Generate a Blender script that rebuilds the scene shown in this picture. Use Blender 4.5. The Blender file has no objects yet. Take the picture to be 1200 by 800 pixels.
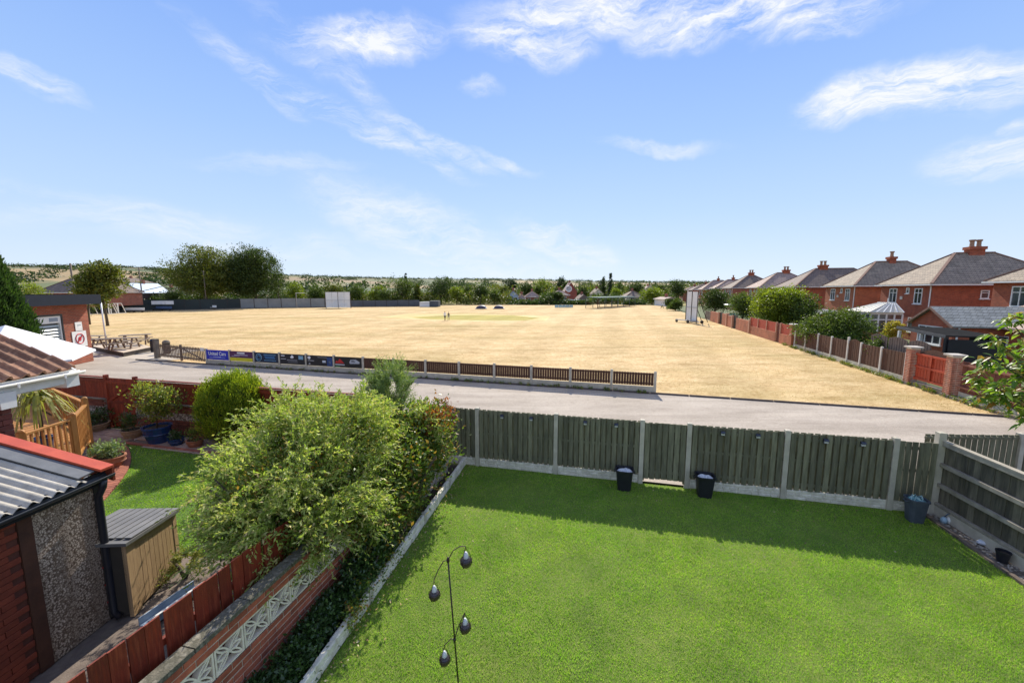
import bpy, math, random
import numpy as np
from mathutils import Vector, Matrix
PI = math.pi
R = math.radians
random.seed(7)
scene = bpy.context.scene
COL = scene.collection

# ------------------------------------------------------------------ camera
CAM_H = 4.4
FPX, HORY = 470.0, 340.0                      # focal length and horizon for a 1200x800 frame
PITCH = math.atan((400 - HORY) / FPX)
cam_d = bpy.data.cameras.new('camera')
cam = bpy.data.objects.new('camera', cam_d)
COL.objects.link(cam)
cam.location = (0, 0, CAM_H)
cam.rotation_euler = (PI / 2 - PITCH, 0, 0)
cam_d.sensor_width = 36
cam_d.lens = FPX / 1200 * 36
cam_d.clip_start = 0.05
cam_d.clip_end = 20000
scene.camera = cam
scene.view_settings.view_transform = 'Standard'
scene.view_settings.look = 'None'
scene.view_settings.exposure = 0.5
scene.view_settings.gamma = 1

SUN_EL, SUN_ROT = R(37.5), R(7)                # high in front of the camera
sun_d = bpy.data.lights.new('sun', 'SUN')
sun = bpy.data.objects.new('sun', sun_d)
COL.objects.link(sun)
sun_d.energy = 5.0
sun_d.angle = R(0.5)
sun_d.color = (1.0, 0.93, 0.80)
sdir = Vector((math.sin(SUN_ROT) * math.cos(SUN_EL), math.cos(SUN_ROT) * math.cos(SUN_EL), math.sin(SUN_EL)))
sun.rotation_euler = sdir.to_track_quat('Z', 'Y').to_euler()

def ray(x, y):
    a, b = (x - 600) / FPX, (400 - y) / FPX
    return Vector((a, math.cos(PITCH) + b * math.sin(PITCH), -math.sin(PITCH) + b * math.cos(PITCH)))
def P(x, y, z=0.0):
    """survey: the world point at height z seen in the direction of photo pixel x, y"""
    d = ray(x, y)
    t = (z - CAM_H) / d.z
    return Vector((d.x * t, d.y * t, z))
def D(x, y, depth):
    """survey: the world point in that direction at a horizontal distance"""
    d = ray(x, y)
    t = depth / d.y
    return Vector((d.x * t, depth, CAM_H + d.z * t))

# ------------------------------------------------------------------ world sky
world = bpy.data.worlds.new('World')
scene.world = world
world.use_nodes = True
wt = world.node_tree
wt.nodes.clear()
def wn(t, **k):
    n = wt.nodes.new(t)
    for a, b in k.items():
        setattr(n, a, b)
    return n
def wl(a, b):
    wt.links.new(a, b)
def wmath(op, a, b=None, c=None):
    n = wn('ShaderNodeMath', operation=op)
    for i, v in enumerate((a, b, c)):
        if v is None:
            continue
        if isinstance(v, (int, float)):
            n.inputs[i].default_value = v
        else:
            wl(v, n.inputs[i])
    return n.outputs[0]
wo = wn('ShaderNodeOutputWorld')
bgn = wn('ShaderNodeBackground')
bgn.inputs[1].default_value = 0.126
wl(bgn.outputs[0], wo.inputs[0])
sky = wn('ShaderNodeTexSky', sky_type='NISHITA')
sky.sun_disc = False
sky.sun_elevation = SUN_EL
sky.sun_rotation = SUN_ROT
sky.air_density = 1.0
sky.dust_density = 0.3
sky.ozone_density = 2.2
tc = wn('ShaderNodeTexCoord')
sep = wn('ShaderNodeSeparateXYZ')
wl(tc.outputs['Generated'], sep.inputs[0])
az = wmath('ARCTAN2', sep.outputs[0], sep.outputs[1])
el = wmath('ARCSINE', sep.outputs[2])
ae = wn('ShaderNodeCombineXYZ')
wl(az, ae.inputs[0]); wl(el, ae.inputs[1])
def wnoise(vec, scale, detail, rough, off=(0, 0, 0), sc=(1, 1, 1), rot=0, dist=0.0):
    m = wn('ShaderNodeMapping')
    m.inputs['Location'].default_value = off
    m.inputs['Rotation'].default_value = (0, 0, rot)
    m.inputs['Scale'].default_value = sc
    wl(vec, m.inputs[0])
    n = wn('ShaderNodeTexNoise')
    n.inputs['Scale'].default_value = scale
    n.inputs['Detail'].default_value = detail
    n.inputs['Roughness'].default_value = rough
    n.inputs['Distortion'].default_value = dist
    wl(m.outputs[0], n.inputs['Vector'])
    return n
warp = wnoise(ae.outputs[0], 5.0, 5, 0.6)
wv = wn('ShaderNodeVectorMath', operation='MULTIPLY_ADD')
wl(warp.outputs['Color'], wv.inputs[0])
wv.inputs[1].default_value = (0.16, 0.10, 0)
wl(ae.outputs[0], wv.inputs[2])
wsep = wn('ShaderNodeSeparateXYZ')
wl(wv.outputs[0], wsep.inputs[0])
# clouds by direction: photo position, half sizes in pixels, tilt in degrees, density
CLOUDS = [(430, 45, 95, 22, 8, .9), (380, 70, 80, 16, -28, .5), (400, 135, 140, 13, -22, .72), (505, 168, 75, 10, -20, .7), (320, 100, 60, 12, -35, .5), (20, 92, 60, 12, -12, .75), (615, 48, 75, 24, -5, .95),
          (700, 8, 150, 30, 0, .95), (860, 15, 140, 28, -4, 1.1), (960, 32, 90, 18, -5, .9), (1060, 108, 150, 26, -2, 1.15), (1160, 95, 90, 28, 6, 1.1), (1165, 190, 95, 22, -6, .8), (560, 108, 22, 10, 0, .5),
          (770, 172, 80, 8, -8, .5), (250, 272, 190, 20, -6, .5), (500, 275, 130, 28, -18, .62), (560, 300, 100, 18, -10, .45), (655, 285, 70, 16, -18, .7), (590, 190, 40, 7, -15, .45), (1190, 152, 30, 8, 0, .7), (330, 195, 90, 9, 4, .3)]
total = None
for (cx, cy, rx, ry, tilt, dens) in CLOUDS:
    d = ray(cx, cy).normalized()
    a0, e0 = math.atan2(d.x, d.y), math.asin(d.z)
    d2 = ray(cx + rx, cy).normalized(); d3 = ray(cx, cy - ry).normalized()
    ra = abs(math.atan2(d2.x, d2.y) - a0) * 1.25
    re = abs(math.asin(d3.z) - e0) * 1.5
    dx = wmath('SUBTRACT', wsep.outputs[0], a0 + 0.08)
    dy = wmath('SUBTRACT', wsep.outputs[1], e0 + 0.05)
    c_, s_ = math.cos(R(tilt)), math.sin(R(tilt))
    u = wmath('MULTIPLY', wmath('ADD', wmath('MULTIPLY', dx, c_), wmath('MULTIPLY', dy, s_)), 1 / ra)
    v = wmath('MULTIPLY', wmath('SUBTRACT', wmath('MULTIPLY', dy, c_), wmath('MULTIPLY', dx, s_)), 1 / re)
    q = wmath('ADD', wmath('MULTIPLY', u, u), wmath('MULTIPLY', v, v))
    m = wn('ShaderNodeMapRange', interpolation_type='SMOOTHSTEP')
    wl(q, m.inputs[0])
    m.inputs[1].default_value = -0.1; m.inputs[2].default_value = 1.25
    m.inputs[3].default_value = dens; m.inputs[4].default_value = 0.0
    total = m.outputs[0] if total is None else wmath('MAXIMUM', total, m.outputs[0])
# out of frame, around and overhead: extra cloud added to whiten the sky light
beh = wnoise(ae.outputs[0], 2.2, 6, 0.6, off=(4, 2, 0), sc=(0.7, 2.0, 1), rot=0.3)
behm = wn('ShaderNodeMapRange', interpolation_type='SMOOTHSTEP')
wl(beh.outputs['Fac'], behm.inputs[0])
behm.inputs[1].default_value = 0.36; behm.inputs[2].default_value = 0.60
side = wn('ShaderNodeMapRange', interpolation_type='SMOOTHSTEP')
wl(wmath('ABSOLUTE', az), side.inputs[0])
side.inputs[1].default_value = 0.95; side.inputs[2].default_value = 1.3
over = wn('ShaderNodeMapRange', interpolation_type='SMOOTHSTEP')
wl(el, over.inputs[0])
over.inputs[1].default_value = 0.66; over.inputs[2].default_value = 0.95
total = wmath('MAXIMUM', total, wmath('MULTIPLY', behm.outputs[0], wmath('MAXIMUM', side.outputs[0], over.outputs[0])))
fib = wnoise(wv.outputs[0], 15.0, 11, 0.72, sc=(0.6, 2.4, 1), rot=-0.42, dist=0.35)
fib2 = wnoise(wv.outputs[0], 3.6, 4, 0.55, off=(3, 1, 0), sc=(1, 2.2, 1), rot=0.25)
fm = wn('ShaderNodeMapRange')
wl(wmath('ADD', wmath('MULTIPLY', fib.outputs['Fac'], 0.7), wmath('MULTIPLY', fib2.outputs['Fac'], 0.5)), fm.inputs[0])
fm.inputs[1].default_value = 0.47; fm.inputs[2].default_value = 0.84
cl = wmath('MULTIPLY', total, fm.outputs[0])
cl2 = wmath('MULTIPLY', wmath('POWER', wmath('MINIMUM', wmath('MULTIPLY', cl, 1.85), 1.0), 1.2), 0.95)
# clear summer air by height over the horizon, the same all round, laid over the sky model
elr = wn('ShaderNodeMapRange')
wl(el, elr.inputs[0])
elr.inputs[1].default_value = 0.0; elr.inputs[2].default_value = 1.2
grad = wn('ShaderNodeValToRGB')
wl(elr.outputs[0], grad.inputs[0])
EXPO = 2 ** scene.view_settings.exposure * 0.12
ge = grad.color_ramp.elements
GR = [(0.0, (.73, .84, .97)), (.05, (.65, .78, .97)), (.14, (.51, .69, .968)), (.27, (.375, .575, .953)), (.42, (.265, .455, .93)), (.70, (.17, .33, .85)), (1.0, (.15, .29, .78))]
while len(ge) < len(GR):
    ge.new(.5)
for e_, (p_, c_) in zip(ge, GR):
    e_.position = p_; e_.color = (*[v / 8 / EXPO for v in c_], 1)
gsc = wn('ShaderNodeVectorMath', operation='SCALE')
wl(grad.outputs[0], gsc.inputs[0]); gsc.inputs['Scale'].default_value = 8
tint = wn('ShaderNodeMix', data_type='RGBA', blend_type='MULTIPLY')
tint.inputs[0].default_value = 1.0
wl(sky.outputs[0], tint.inputs[6]); tint.inputs[7].default_value = (0.75, 0.85, 1.05, 1)
hz = wn('ShaderNodeMix', data_type='RGBA')
hz.inputs[0].default_value = .93; wl(tint.outputs[2], hz.inputs[6]); wl(gsc.outputs[0], hz.inputs[7])
cm = wn('ShaderNodeMix', data_type='RGBA')
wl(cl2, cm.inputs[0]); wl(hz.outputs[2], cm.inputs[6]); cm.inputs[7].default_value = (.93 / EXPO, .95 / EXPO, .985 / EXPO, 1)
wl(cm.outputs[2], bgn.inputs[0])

# ------------------------------------------------------------------ materials
_m = {}
def _new(name):
    m = bpy.data.materials.new(name)
    m.use_nodes = True
    nt = m.node_tree
    nt.nodes.clear()
    out = nt.nodes.new('ShaderNodeOutputMaterial')
    b = nt.nodes.new('ShaderNodeBsdfPrincipled')
    nt.links.new(b.outputs[0], out.inputs[0])
    return m, nt, b, out
def _noise(nt, vec, scale, detail=4, rough=.55, sc=(1, 1, 1)):
    if sc != (1, 1, 1):
        mp = nt.nodes.new('ShaderNodeMapping'); mp.inputs['Scale'].default_value = sc
        nt.links.new(vec, mp.inputs[0]); vec = mp.outputs[0]
    n = nt.nodes.new('ShaderNodeTexNoise')
    n.inputs['Scale'].default_value = scale
    n.inputs['Detail'].default_value = detail
    n.inputs['Roughness'].default_value = rough
    nt.links.new(vec, n.inputs['Vector'])
    return n.outputs['Fac']
def _ramp(nt, fac, stops):
    r = nt.nodes.new('ShaderNodeValToRGB')
    e = r.color_ramp.elements
    while len(e) < len(stops):
        e.new(0.5)
    for k, (p, c) in enumerate(stops):
        e[k].position = p; e[k].color = (*c, 1)
    nt.links.new(fac, r.inputs[0])
    return r.outputs[0]
def _vec(nt, world_space):
    if world_space:
        return nt.nodes.new('ShaderNodeNewGeometry').outputs['Position']
    return nt.nodes.new('ShaderNodeTexCoord').outputs['Object']
def _mul(nt, a, b):
    x = nt.nodes.new('ShaderNodeMix'); x.data_type = 'RGBA'; x.blend_type = 'MULTIPLY'
    x.inputs[0].default_value = 1
    nt.links.new(a, x.inputs[6])
    if isinstance(b, tuple):
        x.inputs[7].default_value = (*b, 1)
    else:
        nt.links.new(b, x.inputs[7])
    return x.outputs[2]
def _bump(nt, b, h, strength, dist=0.01):
    n = nt.nodes.new('ShaderNodeBump')
    n.inputs['Strength'].default_value = strength
    n.inputs['Distance'].default_value = dist
    nt.links.new(h, n.inputs['Height'])
    nt.links.new(n.outputs[0], b.inputs['Normal'])
def M(name, c1, c2=None, scale=6, rough=.8, bump=.3, bscale=60, world=True, sc=(1, 1, 1), rnd=0.0, metal=0, spec=.4, c3=None, lo=.3, hi=.7, bdist=.01, detail=5):
    """general weathered surface: two or three colours mixed by noise, fine relief, optional difference from piece to piece"""
    if name in _m:
        return _m[name]
    m, nt, b, out = _new(name)
    v = _vec(nt, world)
    c2 = c2 or tuple(x * .75 for x in c1)
    f = _noise(nt, v, scale, detail, .6, sc)
    st = [(lo, c1), (hi, c2)] if c3 is None else [(lo, c1), ((lo + hi) / 2, c2), (hi, c3)]
    col = _ramp(nt, f, st)
    if rnd:
        oi = nt.nodes.new('ShaderNodeObjectInfo')
        mr = nt.nodes.new('ShaderNodeMapRange')
        nt.links.new(oi.outputs['Random'], mr.inputs[0])
        mr.inputs[3].default_value = 1 - rnd; mr.inputs[4].default_value = 1 + rnd
        cc = nt.nodes.new('ShaderNodeCombineColor')
        for i in range(3):
            nt.links.new(mr.outputs[0], cc.inputs[i])
        col = _mul(nt, col, cc.outputs[0])
    nt.links.new(col, b.inputs['Base Color'])
    b.inputs['Roughness'].default_value = rough
    b.inputs['Metallic'].default_value = metal
    b.inputs['Specular IOR Level'].default_value = spec
    if bump:
        _bump(nt, b, _noise(nt, v, bscale, 4, .6, sc), bump, bdist)
    _m[name] = m
    return m
def M_brick(name, c1, c2, mortar, bw=.225, bh=.075, msize=.01, world=False, bump=.5):
    """far brickwork: courses laid on axis aligned walls in object space"""
    if name in _m:
        return _m[name]
    m, nt, b, out = _new(name)
    v = _vec(nt, world)
    s = nt.nodes.new('ShaderNodeSeparateXYZ'); nt.links.new(v, s.inputs[0])
    a = nt.nodes.new('ShaderNodeMath'); a.operation = 'ADD'
    nt.links.new(s.outputs[0], a.inputs[0]); nt.links.new(s.outputs[1], a.inputs[1])
    c = nt.nodes.new('ShaderNodeCombineXYZ')
    nt.links.new(a.outputs[0], c.inputs[0]); nt.links.new(s.outputs[2], c.inputs[1])
    br = nt.nodes.new('ShaderNodeTexBrick')
    br.inputs['Scale'].default_value = 1
    br.inputs['Brick Width'].default_value = bw
    br.inputs['Row Height'].default_value = bh
    br.inputs['Mortar Size'].default_value = msize
    br.inputs['Mortar Smooth'].default_value = .2
    br.inputs['Color1'].default_value = (*c1, 1)
    br.inputs['Color2'].default_value = (*c2, 1)
    br.inputs['Mortar'].default_value = (*mortar, 1)
    nt.links.new(c.outputs[0], br.inputs['Vector'])
    big = _ramp(nt, _noise(nt, v, 1.1, 6, .65), [(.3, (.68, .68, .68)), (.7, (1.2, 1.15, 1.1))])
    nt.links.new(_mul(nt, br.outputs['Color'], big), b.inputs['Base Color'])
    b.inputs['Roughness'].default_value = .88
    _bump(nt, b, br.outputs['Fac'], -bump, .006)
    _m[name] = m
    return m
def M_leaf(name, cols, trans=.45, rough=.45, tcol=None, spec=.35, patches=None):
    """leaf: colour differs from leaf to leaf, light comes through"""
    if name in _m:
        return _m[name]
    m, nt, b, out = _new(name)
    g = nt.nodes.new('ShaderNodeNewGeometry')
    n = len(cols)
    col = _ramp(nt, g.outputs['Random Per Island'], [((i + .5) / n, c) for i, c in enumerate(cols)])
    sh = _ramp(nt, _noise(nt, g.outputs['Position'], 1.3, 3), [(.3, (.75, .78, .75)), (.7, (1.2, 1.15, 1.1))])
    col = _mul(nt, col, sh)
    for sc_, stops_ in (patches or ()):
        col = _mul(nt, col, _ramp(nt, _noise(nt, g.outputs['Position'], sc_, 5, .6), stops_))
    nt.links.new(col, b.inputs['Base Color'])
    b.inputs['Roughness'].default_value = rough
    b.inputs['Specular IOR Level'].default_value = spec
    tr = nt.nodes.new('ShaderNodeBsdfTranslucent')
    tc2 = _mul(nt, col, tcol or (1.35, 1.5, .6))
    nt.links.new(tc2, tr.inputs[0])
    mx = nt.nodes.new('ShaderNodeMixShader'); mx.inputs[0].default_value = trans
    nt.links.new(b.outputs[0], mx.inputs[1]); nt.links.new(tr.outputs[0], mx.inputs[2])
    nt.links.new(mx.outputs[0], out.inputs[0])
    _m[name] = m
    return m
def M_glass(name='window_glass', col=(.02, .025, .03), rough=.06):
    if name in _m:
        return _m[name]
    m, nt, b, out = _new(name)
    v = _vec(nt, True)
    nt.links.new(_ramp(nt, _noise(nt, v, .9, 2), [(.4, col), (.65, tuple(c * 3 + .02 for c in col))]), b.inputs['Base Color'])
    b.inputs['Roughness'].default_value = rough
    b.inputs['Specular IOR Level'].default_value = .8
    _m[name] = m
    return m

# ------------------------------------------------------------------ mesh helpers
class MB:
    def __init__(s):
        s.v = []; s.f = []
    def add(s, vs, fs):
        o = len(s.v)
        s.v += [tuple(p) for p in vs]
        s.f += [tuple(i + o for i in f) for f in fs]
        return s
    def box(s, x0, x1, y0, y1, z0, z1):
        vs = [(x, y, z) for z in (z0, z1) for y in (y0, y1) for x in (x0, x1)]
        return s.add(vs, [(0, 2, 3, 1), (4, 5, 7, 6), (0, 1, 5, 4), (2, 6, 7, 3), (0, 4, 6, 2), (1, 3, 7, 5)])
    def obb(s, c, ux, uy, uz, hx, hy, hz):
        c = Vector(c)
        vs = [c + ux * (hx * i) + uy * (hy * j) + uz * (hz * k) for k in (-1, 1) for j in (-1, 1) for i in (-1, 1)]
        return s.add(vs, [(0, 2, 3, 1), (4, 5, 7, 6), (0, 1, 5, 4), (2, 6, 7, 3), (0, 4, 6, 2), (1, 3, 7, 5)])
    def beam(s, p, q, w, h, up=Vector((0, 0, 1))):
        p, q = Vector(p), Vector(q)
        a = (q - p); l = a.length; a.normalize()
        b = up.cross(a)
        if b.length < 1e-4:
            b = Vector((1, 0, 0))
        b.normalize(); c = a.cross(b)
        return s.obb((p + q) / 2, a, b, c, l / 2, w / 2, h / 2)
    def tube(s, pts, rad, n=8, cap=True):
        pts = [Vector(p) for p in pts]
        if isinstance(rad, (int, float)):
            rad = [rad] * len(pts)
        o = len(s.v); ref = None
        for i, p in enumerate(pts):
            t = (pts[min(i + 1, len(pts) - 1)] - pts[max(i - 1, 0)]).normalized()
            if ref is None:
                ref = Vector((0, 0, 1)) if abs(t.z) < .9 else Vector((1, 0, 0))
            a = (ref - t * ref.dot(t)).normalized(); ref = a
            b = t.cross(a)
            for k in range(n):
                g = 2 * PI * k / n
                s.v.append(tuple(p + (a * math.cos(g) + b * math.sin(g)) * rad[i]))
        for i in range(len(pts) - 1):
            for k in range(n):
                k2 = (k + 1) % n
                s.f.append((o + i * n + k, o + i * n + k2, o + (i + 1) * n + k2, o + (i + 1) * n + k))
        if cap:
            s.f.append(tuple(o + k for k in reversed(range(n))))
            s.f.append(tuple(o + (len(pts) - 1) * n + k for k in range(n)))
        return s
    def lathe(s, prof, n=20, c=(0, 0, 0), cap0=True, cap1=False, sx=1, sy=1):
        o = len(s.v)
        for r, z in prof:
            for k in range(n):
                g = 2 * PI * k / n
                s.v.append((c[0] + r * sx * math.cos(g), c[1] + r * sy * math.sin(g), c[2] + z))
        for i in range(len(prof) - 1):
            for k in range(n):
                k2 = (k + 1) % n
                s.f.append((o + i * n + k, o + i * n + k2, o + (i + 1) * n + k2, o + (i + 1) * n + k))
        if cap0:
            s.f.append(tuple(o + k for k in reversed(range(n))))
        if cap1:
            s.f.append(tuple(o + (len(prof) - 1) * n + k for k in range(n)))
        return s
    def prism(s, poly, z0, z1):
        n = len(poly)
        vs = [(p[0], p[1], z0) for p in poly] + [(p[0], p[1], z1) for p in poly]
        fs = [tuple(reversed(range(n))), tuple(range(n, 2 * n))]
        fs += [(i, (i + 1) % n, n + (i + 1) % n, n + i) for i in range(n)]
        return s.add(vs, fs)
    def solid(s, face, off):
        """thick plate: a planar polygon and its copy moved by off"""
        n = len(face); off = Vector(off)
        vs = [Vector(p) for p in face] + [Vector(p) + off for p in face]
        fs = [tuple(range(n)), tuple(reversed(range(n, 2 * n)))]
        fs += [(i, n + i, n + (i + 1) % n, (i + 1) % n) for i in range(n)]
        return s.add(vs, fs)
    def mesh(s, name, mat, off=(0, 0, 0), smooth=False):
        me = bpy.data.meshes.new(name)
        vs = s.v if not any(off) else [(a - off[0], b - off[1], c - off[2]) for a, b, c in s.v]
        me.from_pydata(vs, [], s.f)
        if mat:
            me.materials.append(mat)
        if smooth:
            me.polygons.foreach_set('use_smooth', [True] * len(me.polygons))
        me.update()
        return me
def fix_normals(me):
    import bmesh
    bm = bmesh.new(); bm.from_mesh(me)
    bmesh.ops.recalc_face_normals(bm, faces=bm.faces)
    bm.to_mesh(me); bm.free()
def wloc(o):
    l = Vector(o.location)
    while o.parent:
        o = o.parent; l += Vector(o.location)
    return l
def thing(name, label, cat, loc=(0, 0, 0), group=None, rotz=0):
    o = bpy.data.objects.new(name, None)
    o.empty_display_size = .2
    COL.objects.link(o)
    o.location = loc; o.rotation_euler = (0, 0, rotz)
    o['label'] = label; o['category'] = cat
    if group:
        o['group'] = group
    return o
def link(name, me, parent=None, loc=(0, 0, 0), rot=(0, 0, 0)):
    o = bpy.data.objects.new(name, me)
    COL.objects.link(o)
    o.location = loc; o.rotation_euler = rot
    if parent:
        o.parent = parent
    return o
def part(t, name, mb, mat, label=None, smooth=False, local=False, kind=None):
    """geometry given in world coordinates (or local) becomes a part of thing t"""
    off = (0, 0, 0) if local else wloc(t)
    me = mb.mesh(name, mat, off, smooth)
    fix_normals(me)
    o = link(name, me, t)
    if label:
        o['label'] = label
    if kind:
        o['kind'] = kind
    return o
def single(name, mb, mat, label, cat, base=(0, 0, 0), group=None, smooth=False):
    me = mb.mesh(name, mat, base, smooth)
    fix_normals(me)
    o = link(name, me, None, base)
    o['label'] = label; o['category'] = cat
    if group:
        o['group'] = group
    return o
def struct(name, mb, mat, smooth=False, parent=None, kind='structure'):
    me = mb.mesh(name, mat, (0, 0, 0), smooth)
    o = link(name, me, parent)
    o['kind'] = kind
    return o
def piece(t, name, me, wl_, rotz=0, rot=None, scale=None):
    """one of many alike pieces: shares its mesh; wl_ is its world place"""
    o = link(name, me, t, Vector(wl_) - wloc(t), rot or (0, 0, rotz))
    if scale:
        o.scale = scale
    return o
def copy_thing(root, loc, rotz=None, scale=None, label=None, group=None):
    r = root.copy(); COL.objects.link(r); r.location = loc
    if rotz is not None:
        r.rotation_euler = (0, 0, rotz)
    if scale is not None:
        r.scale = scale if not isinstance(scale, (int, float)) else (scale,) * 3
    if label:
        r['label'] = label
    if group:
        r['group'] = group
    for ch in root.children:
        c = ch.copy(); COL.objects.link(c); c.parent = r
        for g in ch.children:
            d = g.copy(); COL.objects.link(d); d.parent = c
    return r
def quads(name, V, mat, smooth=False):
    """fast mesh of loose quads or triangles, V is (n, k, 3)"""
    n, k = V.shape[:2]
    me = bpy.data.meshes.new(name)
    me.vertices.add(n * k); me.vertices.foreach_set('co', V.reshape(-1).astype(np.float32))
    me.loops.add(n * k); me.loops.foreach_set('vertex_index', np.arange(n * k, dtype=np.int32))
    me.polygons.add(n)
    me.polygons.foreach_set('loop_start', np.arange(0, n * k, k, dtype=np.int32))
    me.polygons.foreach_set('loop_total', np.full(n, k, dtype=np.int32))
    me.materials.append(mat)
    me.update(calc_edges=True)
    return me
def unit(a):
    return a / np.maximum(np.linalg.norm(a, axis=-1, keepdims=True), 1e-9)
def leaf_quads(rg, pos, axis, ln, wd, fold=.25):
    """diamond leaves: one folded quad each"""
    n = len(pos)
    axis = unit(axis)
    side = unit(np.cross(axis, rg.normal(size=(n, 3))))
    up = np.cross(side, axis)
    ln = np.asarray(ln).reshape(-1, 1) * np.ones((n, 1)); wd = np.asarray(wd).reshape(-1, 1) * np.ones((n, 1))
    b = pos; t = pos + axis * ln
    m = pos + axis * ln * .45
    return np.stack([b, m + side * wd / 2 + up * wd * fold, t, m - side * wd / 2 + up * wd * fold], 1)
def crown(name, seed, blobs, nclump, per, ll, lw, mat, spread=.16, up=.2, shell=.55):
    """foliage: leaf clumps through the volume of overlapping lobes, denser near the outside"""
    rg = np.random.default_rng(seed)
    w = np.array([b[3] * b[4] * b[5] for b in blobs]) ** .66
    w /= w.sum()
    idx = rg.choice(len(blobs), nclump, p=w)
    B = np.array(blobs, float)[idx]
    d = unit(rg.normal(size=(nclump, 3)))
    r = rg.random((nclump, 1)) ** shell * (.88 + .24 * rg.random((nclump, 1)))
    c = B[:, :3] + d * r * B[:, 3:6]
    cr = np.mean(B[:, 3:6], 1) * spread * (.6 + .8 * rg.random(nclump))
    C = np.repeat(c, per, 0); CR = np.repeat(cr, per)[:, None]; CD = np.repeat(d, per, 0)
    n = len(C)
    pos = C + rg.normal(size=(n, 3)) * CR * np.array([1, 1, .7])
    axis = CD * .5 + rg.normal(size=(n, 3)) * .8 + np.array([0, 0, up])
    s = (.7 + .6 * rg.random(n))
    return quads(name, leaf_quads(rg, pos, axis, ll * s, lw * s), mat), c
def tree(name, label, cat, base, blobs, nclump, per, ll, lw, leafmat, barkmat, tr=.2, seed=1, group=None, limbs=7, spread=.16, trunk_top=None, up=.2, shell=.55):
    """thing > trunk, crown; blobs relative to the base"""
    t = thing(name, label, cat, base, group)
    me, c = crown('crown', seed, blobs, nclump, per, ll, lw, leafmat, spread, up, shell)
    link('crown', me, t)
    mb = MB()
    rnd = random.Random(seed)
    cz = sum(b[2] for b in blobs) / len(blobs)
    cx = sum(b[0] for b in blobs) / len(blobs); cy = sum(b[1] for b in blobs) / len(blobs)
    top = trunk_top or cz
    pts = [Vector((0, 0, -.05)), Vector((cx * .15, cy * .1, top * .3)), Vector((cx * .5, cy * .5, top * .65)), Vector((cx, cy, top))]
    mb.tube(pts, [tr, tr * .8, tr * .6, tr * .3], 8)
    for i in range(limbs):
        q = Vector(c[rnd.randrange(len(c))])
        s = pts[1].lerp(pts[3], rnd.random())
        mid = s.lerp(q, .5) + Vector((0, 0, -.1 * (q - s).length))
        mb.tube([s, mid, q], [tr * .4, tr * .25, tr * .08], 6)
    me2 = mb.mesh('trunk', barkmat, smooth=True)
    link('trunk', me2, t)
    return t
# ------------------------------------------------------------------ palette
concrete = M('concrete', (.56, .51, .41), (.39, .355, .28), 4, .9, .4, 90, rnd=.06)
conc_dark = M('weathered_concrete', (.22, .19, .155), (.10, .085, .07), 3, .9, .4, 80, rnd=.08)
stonecast = M('cast_stone', (.80, .75, .63), (.50, .46, .37), 7, .92, .6, 70)
fence_wood = M('grey_green_fence_wood', (.215, .205, .132), (.100, .097, .060), 3, .85, .5, 40, sc=(6, 6, .8), rnd=.30)
fence_wood_r = M('weathered_fence_wood', (.165, .145, .100), (.060, .054, .040), 3, .85, .5, 40, sc=(6, 6, .8), rnd=.28)
rail_wood = M('silver_rail_wood', (.38, .34, .27), (.20, .175, .135), 5, .8, .4, 60, rnd=.1)
red_wood = M('red_stained_wood', (.30, .042, .012), (.16, .022, .008), 4, .6, .6, 40, sc=(7, 7, .6), rnd=.24, c3=(.36, .075, .028), lo=.25, hi=.75)
pine_wood = M('orange_stained_pine', (.50, .245, .07), (.36, .155, .04), 4, .55, .3, 50, sc=(5, 5, 1), rnd=.12)
brown_wood = M('brown_fence_wood', (.115, .052, .030), (.062, .030, .019), 3, .85, .4, 40, sc=(6, 6, .8), rnd=.15)
box_wood = M('taupe_plastic_cladding', (.42, .28, .15), (.31, .20, .105), 5, .65, .35, 60, sc=(8, 8, .7), rnd=.10)
white_upvc = M('white_upvc', (.78, .78, .76), (.66, .66, .63), 4, .35, .05, 50, spec=.5)
black_plastic = M('black_plastic', (.012, .013, .018), (.02, .021, .028), 6, .4, .05, 50)
steel_dark = M('dark_metal', (.035, .03, .028), (.06, .04, .03), 12, .45, .1, 80, metal=.5)
dark_glass = M_glass('window_glass')
soil = M('soil', (.085, .062, .042), (.045, .034, .024), 10, .95, .9, 40, bdist=.03)
near_brick = M('red_brick', (.44, .125, .062), (.25, .070, .042), 9, .88, .5, 90, rnd=.28)
mortar = M('mortar', (.58, .50, .40), (.42, .36, .29), 9, .95, .5, 80)
mortar_dk = M('dark_mortar', (.20, .16, .13), (.13, .10, .085), 9, .95, .5, 80)
bark = M('bark', (.12, .09, .065), (.06, .045, .035), 8, .9, .8, 40, bdist=.02)

# ------------------------------------------------------------------ the ground, out to the hills
def sky_y(px):                                 # height of the skyline over the frame
    xs = [-900, 0, 40, 150, 330, 480, 600, 700, 830, 1000, 2200]
    ys = [312, 312, 314, 315, 323, 327, 328, 330, 331, 333, 334]
    return float(np.interp(px, xs, ys))
def hnoise(x, y):
    return (math.sin(x * .0041 + 1.3) * math.cos(y * .0033 + .4) + .5 * math.sin(x * .011 + y * .007) + .3 * math.sin(x * .023 - y * .019 + 2)) / 1.8
def ground_z(x, y):
    r = math.hypot(x, y)
    if r < 150:
        return -.08
    a = math.atan2(x, y)
    pxx = 600 + FPX * math.tan(max(-1.2, min(1.2, a)))
    ca = math.cos(max(-1.2, min(1.2, a)))
    top = (HORY - sky_y(pxx) - 1.6) / FPX * 2100 * ca + 4.4
    s = min(1, max(0, (r - 180) / 1900)); s = s * s * (3 - 2 * s)
    z = -.08 + top * s + hnoise(x, y) * 9 * min(1, max(0, (r - 250) / 900)) * (1 - .75 * s)
    if r > 2300:
        z -= (r - 2300) * .02
    return z
mb = MB()
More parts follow.
